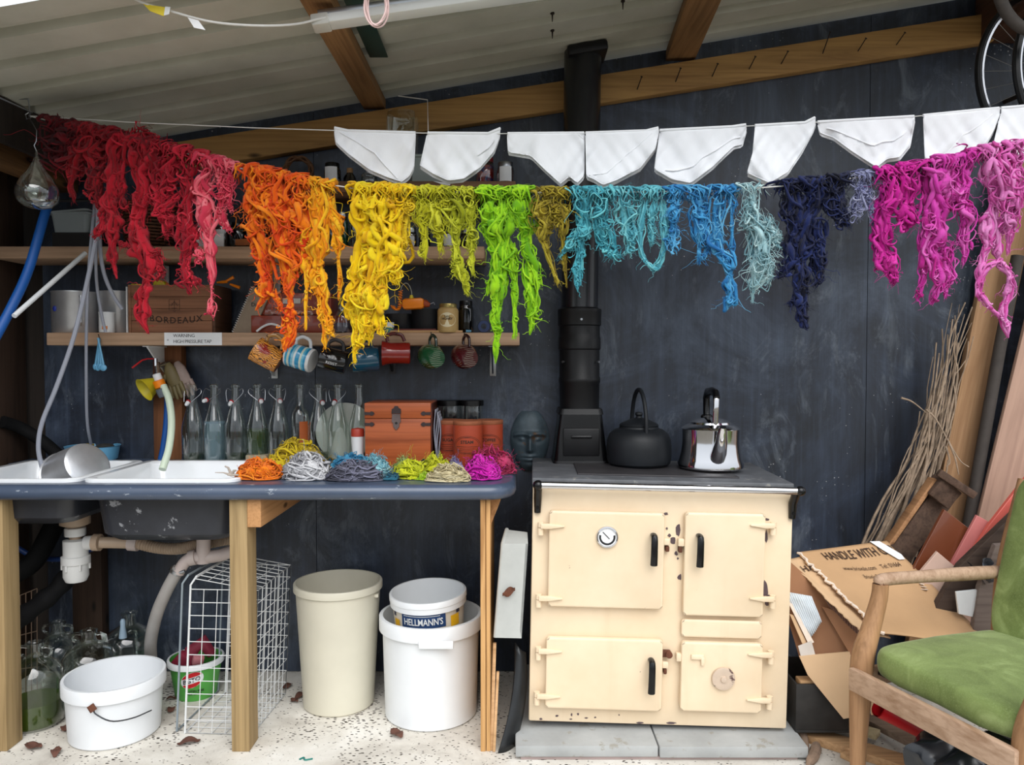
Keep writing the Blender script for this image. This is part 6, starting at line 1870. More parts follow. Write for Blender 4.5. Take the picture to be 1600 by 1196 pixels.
MB().tube([Vector(v) for v in spline([(0.02, -r1 - 0.004, h - 0.055), (0.03, -r1 - 0.010, h - 0.07), (0.08, -r1 + 0.0, h - 0.10), (0.13, -r1 * 0.72, h - 0.112), (r1 * 0.93, -0.06, h - 0.115)], 20)], 0.0026, 6).build('wire_handle', M['dark_steel'], t)
MB().tube([(0.008, -r1 - 0.006, h - 0.04), (0.022, -r1 - 0.008, h - 0.06)], 0.012, 8).build('hand_grip', M['rust'], t)
t, X, Y, r0, h, r1 = bucket('cream_bin', 'tall cream plastic waste bin under the middle of the table', 530, 1123, 108, 908, 136, M['cream_plastic'], rim=0.012, rimh=0.03, cat='bin')
MB().box((r1 * 0.93, -0.05, h - 0.045), (0.016, 0.02, 0.014), 0.003).build('lug', M['cream_plastic'], t)
t, BX, BYY, r0, BH, r1 = bucket('white_tub', 'large white plastic tub holding a smaller bucket, right under table', 674, 1146, 142, 957, 160, M['white_plastic'], rimh=0.055, rim=0.02)
MB().box((0.04, -r1 - 0.002, BH - 0.055), (0.13, 0.012, 0.03), 0.004).build('lid_tab', M['white_plastic'], t)
rr_in = 0.8 * r0
MB().lathe([(0.0005, BH - 0.205), (r1 * 0.86, BH - 0.205), (r1 * 0.86, BH - 0.215), (0.0005, BH - 0.215)], 40).build('inner_tray', M['white_plastic'], t)
# nested mayonnaise bucket, tipped a little
MX, MY = P(673, 925, BYY).x, BYY + 0.01
mz = P(673, 922, BYY).z
mr = 60 * (BYY + 0.03) / 1200
t = thing('mayonnaise_bucket', 'small white bucket with blue HELLMANN\'S label nested in white tub', 'bucket', (MX, MY, BH - 0.2035), (R(3), R(-2), 0))
H2 = mz - (BH - 0.2035)
buc = mat('cream_print', (222, 212, 194), 0.4)
MB().lathe([(0.0005, 0.001), (mr * 0.82, 0.001), (mr * 0.84, 0.006), (mr * 0.92, H2 - 0.045)], 48).build('body', buc, t)
MB().lathe([(mr * 0.92, H2 - 0.047), (mr * 0.985, H2 - 0.044), (mr * 0.985, H2 - 0.024), (mr, H2 - 0.022), (mr, H2 - 0.003), (mr * 0.985, H2), (mr * 0.94, H2), (mr * 0.93, H2 - 0.01), (mr * 0.82, 0.01), (0.0005, 0.006)], 48).build('rim', M['white_plastic'], t)
rl = mr * 0.905
def wrap(z):
    return rl + (z - (H2 - 0.07)) * 0.06
def curved(name, x0, x1, z0, z1, off, m, n=16):
    vs, fs = [], []
    for k in range(n + 1):
        x = x0 + (x1 - x0) * k / n
        for z in (z0, z1):
            q = wrap(z) + off
            a = x / q
            vs.append((q * math.sin(a), -q * math.cos(a), z))
    for k in range(n):
        fs.append((2 * k, 2 * k + 2, 2 * k + 3, 2 * k + 1))
    return MB().raw(vs, fs).build(name, m, t)
curved('blue_label', -0.098, 0.082, H2 - 0.100, H2 - 0.046, 0.004, mat('navy_label', (30, 60, 104), 0.5))
def wrapt(v):
    q = wrap(v.y) + 0.0064
    a = v.x / q
    return Vector((q * math.sin(a), -q * math.cos(a) , v.y))
me = text_mesh("HELLMANN'S", 0.040, 0.0, space=0.98, bold=0.0006)
xs = [v.co.x for v in me.vertices]
s_ = 0.156 / (max(xs) - min(xs))
for v in me.vertices:
    v.co = wrapt(Vector(((v.co.x) * s_ - 0.008, v.co.y * 0.92 + H2 - 0.076, 0)))
me.materials.clear()
me.materials.append(M['white_paint'])
o = bpy.data.objects.new('lettering', me)
COL.objects.link(o)
o.parent = t
curved('white_rule', -0.088, 0.060, H2 - 0.0535, H2 - 0.0515, 0.0052, M['white_paint'])
curved('yellow_patch', 0.105, 0.15, H2 - 0.11, H2 - 0.065, 0.004, mat('egg_yellow', (236, 180, 20), 0.5))
curved('yellow_patch', -0.15, -0.115, H2 - 0.11, H2 - 0.078, 0.004, mat('egg_yellow_b', (236, 180, 20), 0.5))
curved('navy_badge', 0.135, 0.155, H2 - 0.062, H2 - 0.042, 0.004, mat('navy_badge', (40, 44, 70), 0.5))
curved('navy_badge', -0.155, -0.14, H2 - 0.068, H2 - 0.046, 0.004, mat('navy_badge_b', (40, 44, 70), 0.5))
# green tub
gm = mat('gravy_green', (84, 168, 72), 0.4, 0, 0.06)
t, X, Y, r0, h, r1 = bucket('green_tub', 'green plastic tub with red and white logo behind wire basket', 307, 1098, 62, 1026, 84, gm, rimh=0.024, rim=0.012)
for c in t.children:
    if c.name.startswith('rim'):
        c.data.materials[0] = M['white_plastic']
rl = r0 + (r1 - r0) * 0.45
def gwrap(x, z, off=0.0):
    q = r0 + (r1 - 0.007 - r0) * z / h + 0.0012 + off
    a = x / q
    return Vector((q * math.sin(a), -q * math.cos(a), z))
pts = []
vs, fs = [], []
def oval(name, cx, cz, a_, b_, lo, hi, off, m, par):
    """part of an oval between heights lo..hi (fractions of b), wrapped on the tub"""
    vs, fs = [], []
    n = 12
    for k in range(n + 1):
        f = lo + (hi - lo) * k / n
        w = a_ * math.sqrt(max(0, 1 - f * f))
        for s in (-1, -0.5, 0, 0.5, 1):
            x = cx + s * w
            vs.append(gwrap(x, cz + f * b_ + 0.25 * s * w, off))
    for k in range(n):
        for j in range(4):
            fs.append((k * 5 + j, k * 5 + j + 1, k * 5 + j + 6, k * 5 + j + 5))
    return MB().raw(vs, fs).build(name, m, par)
lc = 0.022
oval('logo_white', lc, h * 0.60, 0.046, 0.034, -1, 1, 0.0, M['white_plastic'], t)
oval('logo_red', lc, h * 0.60, 0.044, 0.032, 0.38, 1, 0.0008, M['red_plastic'], t)
oval('logo_red', lc, h * 0.60, 0.044, 0.032, -1, -0.45, 0.0008, M['red_plastic'], t)
def glet(s, size, cx, cz, m, slope=0.25, off=0.0034):
    me = text_mesh(s, size, 0.0, bold=0.0004)
    for v in me.vertices:
        v.co = gwrap(v.co.x + cx, cz + v.co.y + slope * v.co.x, off)
    me.materials.clear()
    me.materials.append(m)
    o = bpy.data.objects.new('lettering', me)
    COL.objects.link(o)
    o.parent = t
glet('BISTO', 0.026, lc, h * 0.595, M['ink'])
glet('GLUTEN FREE', 0.012, lc + 0.008, h * 0.30, M['ink'], 0.0)
glet('FOR GRAVY', 0.010, lc + 0.008, h * 0.22, M['ink'], 0.0)
MB().tube([(-0.03, -0.03, h - 0.05), (-0.01, -0.02, h + 0.03), (0.03, 0.0, h + 0.06), (0.06, 0.02, h + 0.0)], [0.02, 0.03, 0.032, 0.02], 10, flat=0.6).build('maroon_contents', mat('maroon_scrap', (112, 20, 44), 0.7, 0, 0.2, 20), t)
MB().box((-0.05, -0.03, h - 0.005), (0.05, 0.03, 0.075), 0.008, (0.3, 0.7, 0.2)).build('maroon_scrap', mat('maroon_scrap_b', (120, 22, 46), 0.7, 0, 0.2, 20), t)
MB().box((0.03, -0.05, h + 0.004), (0.045, 0.03, 0.04), 0.008, (0.3, 0.2, 0.5)).build('pink_scrap', mat('pink_scrap', (176, 110, 116), 0.7), t)

# wire basket standing on its end
A, B_, C_ = PZ(289, 1147, 0), PZ(394, 1150, 0), PZ(446, 1086, 0)
HB = P(308, 902, A.y).z
ex, ey = (B_ - A), (C_ - B_)
ex.z = ey.z = 0
t = thing('wire_basket', 'white wire mesh basket stood on end behind the table post', 'basket', A)
wm = mat('white_coated_wire', (214, 216, 216), 0.45, 0, 0.06, 30, stain=(130, 80, 50), stain_s=30, stain_t=0.7)
def W(a, b, z):
    lean = Vector((0.030, 0, 0)) * (z / HB)
    rx = 0.02
    return ex * a + ey * b + Vector((0, 0, z)) + lean
def panel(name, f, nu, nv):
    mb = MB()
    for i in range(nu + 1):
        mb.tube([f(i / nu, 0.0), f(i / nu, 0.5), f(i / nu, 1.0)], 0.0016, 5)
    for j in range(nv + 1):
        mb.tube([f(0.0, j / nv), f(0.5, j / nv), f(1.0, j / nv)], 0.0016, 5)
    o = mb.build(name, wm, t)
    o['kind'] = 'stuff'
panel('front_mesh', lambda u, v: W(u, 0, 0.004 + (HB - 0.05) * v), 5, 11)
panel('side_mesh', lambda u, v: W(1, u, 0.004 + (HB - 0.05) * v), 8, 11)
panel('back_mesh', lambda u, v: W(u, 1, 0.004 + (HB - 0.05) * v), 5, 11)
panel('top_mesh', lambda u, v: W(0.06 + 0.94 * u, v, HB - 0.046 + 0.04 * (1 - u)), 5, 8)
panel('base_mesh', lambda u, v: W(u, v, 0.004), 5, 8)
fr = [W(0, 0, 0.004), W(0, 0, HB - 0.03), W(0.04, 0.06, HB - 0.004), W(0.04, 0.94, HB - 0.004), W(0, 1, HB - 0.03), W(0, 1, 0.004)]
MB().tube(fr, 0.004, 8, closed=True).build('rim_wire', wm, t)
f2 = [p + Vector((-0.035, 0.01, 0.002)) for p in fr]
MB().tube(f2, 0.0042, 8, closed=True).build('outer_rim_wire', M['grey_plastic'] if False else mat('grey_rim', (128, 138, 144), 0.4), t)

# demijohns
def demijohn(label, px, ybase, wb, ytop, fill=None, fcol=None, ears=True, Yc=None):
    b = PZ(px, ybase, 0.0)
    r = wb / 2 * (b.y + 0.14) / 1200
    Y = b.y + r if Yc is None else Yc
    X = P(px, ybase, Y).x
    h = P(px, ytop, Y).z
    t = thing('glass_demijohn', label, 'demijohn', (X, Y, 0.0006), group='glass demijohns under the sink')
    prof = [(0.0005, 0.004), (r * 0.9, 0.001), (r, 0.012), (r, h * 0.56), (r * 0.96, h * 0.64), (r * 0.80, h * 0.72), (r * 0.50, h * 0.79), (r * 0.30, h * 0.83), (r * 0.26, h * 0.88), (r * 0.26, h * 0.95), (r * 0.33, h * 0.955), (r * 0.33, h * 0.99), (r * 0.24, h)]
    MB().lathe(prof, 36).build('glass_body', M['glass'], t)
    if ears:
        for s in (-1, 1):
            MB().tube([Vector(v) for v in spline([(s * r * 0.27, 0, h * 0.93), (s * r * 0.55, 0, h * 0.935), (s * r * 0.66, 0, h * 0.88), (s * r * 0.55, 0, h * 0.83), (s * r * 0.40, 0, h * 0.825)], 14)], r * 0.065, 8).build('ear_handle', M['glass'], t)
    if fill:
        MB().lathe([(0.0005, 0.006), (r * 0.88, 0.004), (r * 0.97, 0.014), (r * 0.97, fill * h), (0.0005, fill * h)], 32).build('contents', cloudy('brew_' + str(px), fcol, 0.8), t)
    return t, X, Y, h, r
demijohn('glass demijohn with green liquid, front left under the table', 57, 1160, 80, 1003, 0.30, '#42560e', Yc=2.915)
demijohn('empty glass demijohn behind the white bucket, right of the green one', 141, 1141, 82, 984, Yc=3.12)
demijohn('glass demijohn in the dark at back left below the trap', 92, 1098, 70, 971, Yc=3.22)
t, X, Y, h, r = demijohn('glass demijohn with pale airlock and white tag, against back wall', 204, 1088, 74, 956, ears=False, Yc=3.285)
MB().lathe([(0.016, 0), (0.014, 0.02), (0.010, 0.05), (0.011, 0.07), (0.006, 0.08)], 14, Matrix.Translation((0.01, -r * 0.75, h * 0.72)), (True, True)).build('airlock', mat('pale_blue_airlock', (150, 172, 190), 0.35), t)
MB().box((-r * 0.72, -r * 0.68, h * 0.72), (0.036, 0.003, 0.044), 0.001, (0.3, 0.15, -0.4)).build('paper_tag', M['paper'], t)

# ---- plumbing under the sinks
PW = mat('waste_pipe_white', (206, 206, 204), 0.4, 0, 0.05, 10)
PT = mat('waste_pipe_tan', (172, 150, 128), 0.45, 0, 0.06, 10)
PG = mat('pinkish_grey_pipe', (184, 170, 164), 0.45, 0, 0.06, 10)
py_ = 2.99
c = P(118, 850, py_)
pl_ = thing('waste_trap', 'white bottle trap hanging below the left sink', 'trap', Vector((c.x, py_, 0)))
zz = lambda y: P(118, y, py_).z
kk = py_ / 1200
MB().lathe([(10 * kk, CT - 0.162), (22 * kk, CT - 0.164), (22 * kk, zz(819)), (10 * kk, zz(824))], 24).build('sink_flange', PT, pl_)
MB().lathe([(9 * kk, zz(818)), (9 * kk, zz(845))], 18).build('tail_pipe', PT, pl_)
mb = MB().lathe([(12 * kk, zz(824)), (15.5 * kk, zz(825)), (15.5 * kk, zz(837)), (12 * kk, zz(838))], 12)
mb.build('top_nut', PW, pl_)
MB().lathe([(10 * kk, zz(842)), (18 * kk, zz(844)), (18 * kk, zz(868)), (21 * kk, zz(869)), (21 * kk, zz(880)), (18.5 * kk, zz(881)), (18.5 * kk, zz(900)), (15 * kk, zz(908)), (0.0005, zz(910))], 30).build('bottle', PW, pl_)
for k in range(6):
    a = k * PI / 3 + 0.3
    MB().box((19.5 * kk * math.cos(a), 19.5 * kk * math.sin(a), zz(885)), (0.008, 0.008, 0.024), 0.002).build('grip_rib', PW, pl_)
MB().cyl((16 * kk, 0, zz(849)), (30 * kk, 0, zz(848)), 11 * kk, 11 * kk, 18).build('outlet', PW, pl_)
MB().cyl((29 * kk, 0, zz(848)), (39 * kk, 0, zz(848)), 13.5 * kk, 13.5 * kk, 12).build('outlet_nut', PT, pl_)
wp = thing('waste_pipe', 'tan and ribbed waste pipe joining the two sinks', 'pipe', P(200, 848, py_))
MB().tube([P(155, 848, py_), P(205, 849, 3.03)], 9 * kk, 14).build('tan_pipe', PT, wp, world=True)
MB().tube([P(202, 849, 3.03), P(216, 850, 3.03)], 12 * kk, 14).build('coupling', PG, wp, world=True)
rb_ = spline([P(214, 849, 3.03), P(245, 856, 3.03), P(275, 858, 3.02), P(305, 853, 3.0), P(318, 850, 2.99)], 90)
MB().tube([Vector(v) for v in rb_], [(9.5 if k % 3 else 7.8) * kk for k in range(90)], 12).build('ribbed_hose', PT, wp, world=True)
rb_ = spline([P(326, 850, 3.03), P(345, 846, 3.06), P(372, 842, 3.12)], 40)
MB().tube([Vector(v) for v in rb_], [(8.5 if k % 3 else 7.0) * kk for k in range(40)], 12).build('ribbed_hose', PT, wp, world=True)
tt = thing('waste_tee', 'pale tee piece and elbow below the right sink drain', 'pipe', P(318, 850, 2.96))
MB().lathe([(8 * kk, CT - 0.222), (26 * kk, CT - 0.223), (24 * kk, CT - 0.235), (10 * kk, CT - 0.25)], 24, Matrix.Translation((P(318, 850, 2.96).x, 2.96, 0))).build('sink_flange', PG, tt, world=True)
MB().tube([P(318, 836, 2.96), P(318, 880, 2.96)], 10.5 * kk, 16).build('drop_pipe', PG, tt, world=True)
MB().tube([P(318, 872, 2.96), P(345, 868, 2.98), P(372, 858, 3.02)], 10 * kk, 16).build('side_pipe', PG, tt, world=True)
MB().tube([Vector(v) for v in spline([P(318, 872, 2.96), P(300, 872, 2.955), P(288, 880, 2.95), P(278, 896, 2.945)], 14)], 9 * kk, 14).build('elbow', PG, tt, world=True)
MB().tube([P(306, 871, 2.956), P(296, 873, 2.954)], 12 * kk, 14).build('elbow_nut', PG, tt, world=True)
ho = [P(280, 888, 2.95), P(262, 920, 2.95), P(245, 960, 2.98), P(236, 1000, 3.05), P(236, 1030, 3.12)]
wh = thing('drain_hose', 'grey waste hose with steel clip curving to the floor', 'hose', PZ(238, 1085, 0.0))
MB().tube([Vector(v) for v in spline(ho + [PZ(240, 1080, 0.015)], 30)], 9.5 * kk, 14).build('hose', mat('grey_hose', (150, 146, 142), 0.5), wh, world=True)
ck = P(276, 893, 2.949)
dv = (P(262, 920, 2.95) - P(280, 888, 2.95)).normalized()
MB().cyl(ck - dv * 0.006, ck + dv * 0.006, 11 * kk, n=18).build('clip', M['steel'], wh, world=True)
MB().cyl(ck + Vector((0.02, -0.02, 0)), ck + Vector((0.04, -0.02, 0.006)), 0.006, n=10).build('clip_screw', M['steel'], wh, world=True)

# ---- dark corner on the left
tyre = mat('black_rubber', (12, 12, 13), 0.8, 0, 0.3, 20, 0.2, 60, 0.2)
pts = [P(2, 1000, 2.92), P(30, 968, 2.94), P(60, 945, 2.97), P(90, 920, 3.02), P(112, 890, 3.08), P(122, 860, 3.14)]
solo('black_hose', 'thick black frayed hose curving through dark corner under sink', 'hose', MB().tube([Vector(v) for v in spline(pts, 24)], [0.036 + 0.004 * math.sin(k * 1.3) for k in range(24)], 12), tyre)
mb = MB()
pts2 = [P(8, 905, 3.12), P(50, 880, 3.14), P(75, 840, 3.16), P(92, 805, 3.2)]
solo('inner_tube', 'black inner tube hanging in the dark corner under left sink', 'tube', MB().tube([Vector(v) for v in spline(pts2, 20)], 0.04, 12), tyre)
solo('blue_cable', 'dark blue pipe half hidden behind the waste trap', 'pipe', MB().tube([Vector(v) for v in spline([P(26, 856, 3.24), P(50, 868, 3.25), P(95, 874, 3.25), P(150, 856, 3.27)], 20)], 0.011, 10), mat('deep_blue', (18, 52, 110), 0.5))
t = thing('wire_rack', 'thin wire rack leaning in the dark left corner', 'rack', PZ(38, 1085, 0))
mb = MB()
def rk(u, v):
    return P(14 + 44 * u, 1095 - (1095 - (938 - 18 * u)) * v, 3.1 + 0.05 * v)
for k in range(6):
    mb.tube([rk(k / 5, 0.0), rk(k / 5, 0.5), rk(k / 5, 1)], 0.002, 5)
for v in (0.3, 0.62, 1.0):
    mb.tube([rk(0, v), rk(1, v)], 0.002, 5)
o = mb.build('wire_grid', mat('brown_wire', (120, 100, 84), 0.5, 0.3), t, world=True)
o['kind'] = 'stuff'
solo('black_rubber_pipe', 'black rubber pipe curving at far left behind the left sink', 'pipe', MB().tube([Vector(v) for v in spline([(-2.128, 3.20, 1.14), (-2.10, 3.27, 1.11), (-2.03, 3.305, 1.05), (-1.965, 3.31, 0.99)], 18)], 0.026, 12), tyre)
# ---- things wedged between table and cooker
et = thing('enamel_tray', 'grey enamel tray stood on edge between table and cooker', 'tray', (0.005, 2.80, P(800, 998, 2.72).z))
z0, z1 = P(795, 997, 2.72).z, P(800, 845, 2.72).z
def yz(z):
    return 2.72
q0, q1, q2, q3 = P(774, 997, 2.72), P(815, 998, 2.72), P(825, 850, 2.74), P(786, 850, 2.74)
b_ = MB()
b_.slab([q0, q1, q2, q3], 0.012, (0, 1, 0))
b_.slab([q3, q2, P(824, 832, 2.82), P(792, 828, 2.84)], 0.008, (0, 0.2, -1))
em = mat('grey_enamel', (178, 180, 176), 0.4, 0, 0.08, 10, 0, 60, 0.5, stain=(128, 84, 60), stain_s=16, stain_t=0.69)
b_.build('tray_side', em, et, world=True)
b2 = MB().tube([q0 + Vector((0, 0.006, 0)), q3 + Vector((0, 0.006, 0)), P(792, 828, 2.84)], 0.008, 8)
b2.build('rolled_edge', em, et, world=True)
MB().slab([q1, P(813, 992, 3.05), P(823, 836, 3.05), q2], 0.008, (-1, 0, 0)).build('tray_floor', em, et, world=True)
lf = P(795, 925, 2.717)
MB().grid(lambda u, v: lf + Vector(((u - .5) * 0.045, -0.002 - 0.006 * math.sin(u * 5) * math.sin(v * 3), (v - .5) * 0.035 * math.sin(PI * min(max(u, .1), .9)) + (u - .5) * 0.02)), 8, 6).build('stuck_leaf', M['rust'], et, world=True)
q = [PZ(778, 1178, 0.0), PZ(806, 1166, 0.0), P(822, 1020, 2.80), P(804, 1005, 2.80)]
mb = MB().grid(lambda u, v: (q[0] * (1 - u) + q[1] * u) * (1 - v) + (q[3] * (1 - u) + q[2] * u) * v + Vector((0.012 * math.sin(v * PI) * 1.5, -0.015 * math.sin(u * PI), 0)), 10, 14)
o = solo('black_tray', 'bent black metal oven tray leaning below the enamel tray', 'tray', mb, mat('oven_black', (44, 46, 48), 0.35, 0.5, 0.25, 8), sharp=180)
mm = o.modifiers.new('thickness', 'SOLIDIFY')
mm.thickness = 0.006
for i, (x0, y0, x1, y1, w, lab) in enumerate(((768, 1172, 773, 1005, 0.012, 'upright pale batten beside the table end panel'), (772, 1174, 778, 1050, 0.010, 'thin splintered lath leaning by the black oven tray'))):
    a_, b_ = PZ(x0, y0, 0), P(x1, y1, 2.75)
    solo('batten', lab, 'batten', MB().beam(a_, b_, w, 0.02, 0.001, up=(0, -1, 0)), M['pale_wood'])

# ---- fallen leaves on the floor
lm = mat('dead_leaf', (92, 58, 46), 0.8, 0, 0.3, 40, 0.2, 80)
lv = [(88, 1178, 'left of the white bucket base'), (52, 1170, 'below the green demijohn'), (102, 1142, 'between demijohn and white bucket'), (268, 1112, 'below the green tub'), (460, 1098, 'left of the cream bin base'), (448, 1076, 'behind wire basket, beside the wall'), (470, 1090, 'touching the cream bin base'), (620, 1150, 'dark scrap in front of the white tub'), (270, 1094, 'against the green tub'), (295, 1163, 'in front of the wire basket')]
for i, (px, py, w) in enumerate(lv):
    c = PZ(px, py, 0.001)
    a0 = random.uniform(0, 6)
    s = random.uniform(0.022, 0.04)
    ca, sa = math.cos(a0), math.sin(a0)
    def lf_(u, v, c=c, s=s, ca=ca, sa=sa, i=i):
        x = (u - .5) * 2 * s
        y = (v - .5) * 1.1 * s * math.sin(PI * min(max(u, .04), .96)) ** 0.7
        return Vector((c.x + x * ca - y * sa, c.y + x * sa + y * ca, c.z + 0.002 + 0.010 * abs(math.sin(u * 4 + i)) + 0.3 * abs(y)))
    o = solo('dry_leaf', 'curled brown dead leaf on the floor, ' + w, 'leaf', MB().grid(lf_, 8, 5), lm, 'dead leaves on the floor', sharp=180)
    mm = o.modifiers.new('thickness', 'SOLIDIFY')
    mm.thickness = 0.0008
p0 = PZ(468, 1187, 0.003)
solo('green_twine', 'tiny scrap of green twine on the floor near the front', 'twine', MB().tube([Vector(v) for v in spline([p0, p0 + Vector((0.012, 0.012, 0)), p0 + Vector((0.02, -0.004, 0)), p0 + Vector((0.045, 0.004, 0))], 14)], 0.003, 6), mat('green_twine', (40, 120, 110), 0.7))
# ================================================================ RIGHT-HAND SIDE
M['cedar'] = wood('cedar_plank', '#b08a66', '#8a6646', 1, 0.6, 0.75)
M['pink_pine'] = wood('pinkish_pine', '#b39280', '#937466', 1, 0.5, 0.75, True, '#5c2c1e')
def leaning(label, name, p_top, p_bot, w, th, m, cat, bev=0.003):
    """board whose face looks at the room; local y runs along it so the grain follows"""
    a, b = Vector(p_bot), Vector(p_top)
    d = (b - a)
    L = d.length
    d.normalize()
    n = Vector((0, -1, 0))
    n = (n - d * n.dot(d)).normalized()
    x = d.cross(n)
    t = thing(name, label, cat, a, Matrix((x, d, n)).transposed().to_4x4())
    return t, L
def plank(label, name, p_top, p_bot, w, th, m, cat='plank'):
    a, b = Vector(p_bot), Vector(p_top)
    d = (b - a)
    L = d.length
    d.normalize()
    n = Vector((0, -1, 0))
    n = (n - d * n.dot(d)).normalized()
    x = d.cross(n)
    mb = MB().box((0, L / 2, 0), (w, L, th), 0.003)
    me = mb.build(name, m)
    off = me.location.copy()
    me.matrix_basis = Matrix.Translation(a) @ Matrix((x, d, n)).transposed().to_4x4() @ Matrix.Translation(off)
    return tag(me, label, cat)
pb = PZ(1436, 1062, 0.0)
plank('wide pale cedar plank leaning on back wall at the right', 'cedar_plank', P(1612, 185, 3.33), (P(1436, 1050, 3.33).x, 3.33, 0.02), 0.165, 0.032, M['cedar'])
plank('broad pinkish knotty pine board leaning at far right edge', 'pine_board', P(1742, 240, 3.21), (P(1540, 1060, 3.21).x, 3.21, 0.035), 0.40, 0.02, M['pink_pine'], 'board')
mb = MB().tube([(P(1462, 1075, 3.25).x, 3.25, 0.0), P(1508, 850, 3.25), P(1562, 545, 3.25), P(1590, 400, 3.25)], 0.024, 14)
solo('dark_pole', 'dark grey round pole leaning between cedar plank and pine board', 'pole', mb, mat('weathered_pole', (66, 60, 56), 0.8, 0, 0.2, 14, 0.2, 60))
# corner post and purlin end, top right
struct('trim_8', MB().box2((2.02, 2.95, 2.78), (2.26, WY - 0.002, 2.98), 0.004), wood('dark_purlin', '#54382a', '#38241a', 1))
# wheels hung in the top right corner
rub = mat('grey_tyre', (74, 68, 64), 0.7, 0, 0.2, 30)
def wheel(label, c, r, rot, grp):
    t = thing('bicycle_wheel', label, 'wheel', c, rot, grp)
    MB().lathe([(r * 0.955, -0.009), (r * 0.985, -0.011), (r * 0.985, 0.011), (r * 0.955, 0.009), (r * 0.955, -0.009)], 72).build('rim', M['chrome'], t)
    MB().tube([(r * 1.012 * math.cos(a), r * 1.012 * math.sin(a), 0) for a in np.linspace(0, 2 * PI, 72, endpoint=False)], 0.013, 8, closed=True).build('tyre', M['black_iron'], t)
    MB().cyl((0, 0, -0.04), (0, 0, 0.04), 0.016, n=14).cyl((0, 0, -0.032), (0, 0, -0.028), 0.027, n=16).build('hub', M['steel'], t)
    for k in range(28):
        a = 2 * PI * k / 28
        s = -1 if k % 2 else 1
        o = a + 0.35 * (1 if k % 4 < 2 else -1)
        MB().cyl((0.024 * math.cos(o), 0.024 * math.sin(o), s * 0.03), (r * 0.957 * math.cos(a), r * 0.957 * math.sin(a), s * 0.003), 0.0011, n=5, caps=False).build('spoke', M['steel'], t)
    return t
wc = P(1645, 118, 3.1)
wheel('silver bicycle wheel hung in top right corner, further left', wc, 0.325, (R(90), 0, R(8)), 'wheels in the top right corner')
wc2 = P(1693, 110, 2.93)
wheel('silver bicycle wheel hung in top right corner, nearer the edge', wc2, 0.31, (R(90), 0, R(14)), 'wheels in the top right corner')
pr = MB().cyl((wc2.x, 2.8, wc2.z - 0.005), (wc.x + 0.0, WY, wc.z - 0.005), 0.0095, n=10)
solo('wheel_peg', 'iron peg through both bicycle wheel hubs', 'peg', pr, M['nail'])
tz = P(1618, -36, 2.75)
solo('bicycle_tyre', 'greyish brown tyre hanging at the very top right edge', 'tyre', MB().tube([tz + Vector((0.15 * math.cos(a), 0.02 * math.cos(a), 0.19 * math.sin(a))) for a in np.linspace(0, 2 * PI, 40, endpoint=False)], 0.02, 10, closed=True), rub)

# bundle of twigs
tb = PZ(1392, 1045, 0)
t = thing('twig_bundle', 'bundle of bare dry twigs leaning on wall beside cedar plank', 'twigs', P(1400, 900, 3.30))
tw2 = mat('dry_twig', (156, 136, 116), 0.85, 0, 0.35, 30, 0.3, 120)
for k in range(46):
    x0 = random.uniform(1335, 1400) if k < 34 else random.uniform(1370, 1440)
    y0 = random.uniform(850, 930)
    ln = random.uniform(0.45, 1.0)
    xt = 1508 + random.uniform(-26, 6)
    yt = 490 + random.uniform(-20, 50)
    f = lambda q: (x0 + (xt - x0) * q + 26 * math.sin(q * PI) * (0.6), y0 + (yt - y0) * q)
    q0_, q1_ = (0.0, ln) if k % 3 else (1 - ln, 1.0)
    Yk = random.uniform(3.23, 3.30)
    pts = []
    jx, jy, tw_ = random.uniform(-9, 9), random.uniform(-4, 4), random.uniform(-42, 42)
    for i in range(7):
        q = q0_ + (q1_ - q0_) * i / 6
        a, b = f(q)
        pts.append(P(a + jx + tw_ * (q - 0.5) + random.uniform(-6, 6), b + jy + random.uniform(-5, 5), Yk))
    r0_ = random.uniform(0.0025, 0.0075)
    MB().tube([Vector(v) for v in spline(pts, 14)], [r0_ * (1 - 0.6 * i / 13) for i in range(14)], 6).build('twig', tw2, t, world=True)
for pts in ([(1447, 640), (1462, 655), (1482, 690), (1500, 720), (1514, 730)], [(1408, 622), (1425, 628), (1447, 645)], [(1482, 690), (1492, 715), (1498, 742)], [(1452, 640), (1450, 700), (1440, 760)], [(1478, 698), (1484, 722), (1478, 730)]):
    MB().tube([Vector(v) for v in spline([P(a, b, 3.21) for a, b in pts], 14)], [0.0045 * (1 - 0.6 * i / 13) for i in range(14)], 6).build('twig', tw2, t, world=True)

# broken dark timber with pegged joint
bt = wood('old_dark_timber', '#5c483c', '#33261f', 1, 0.8, 0.85)
sp_ = wood('split_timber', '#a87c56', '#6c4a32', 1, 0.8)
a_, b_ = P(1372, 905, 3.14), P(1470, 772, 3.16)
t = thing('broken_timber', 'old dark broken timber with block joint leaning under the twigs', 'timber', a_)
MB().beam(a_, b_, 0.062, 0.10, 0.004, up=(0.75, 0, -0.66)).build('beam', bt, t, world=True)
MB().beam(P(1366, 880, 3.11), P(1458, 748, 3.13), 0.05, 0.018, 0.003, up=(0.75, 0, -0.66)).build('split_edge', sp_, t, world=True)
c = P(1470, 768, 3.12)
MB().box(c, (0.10, 0.085, 0.085), 0.006, (0.1, R(38), 0)).build('joint_block', bt, t, world=True)
MB().beam(P(1466, 738, 3.08), P(1523, 775, 3.05), 0.03, 0.03, 0.004).build('peg_arm', bt, t, world=True)
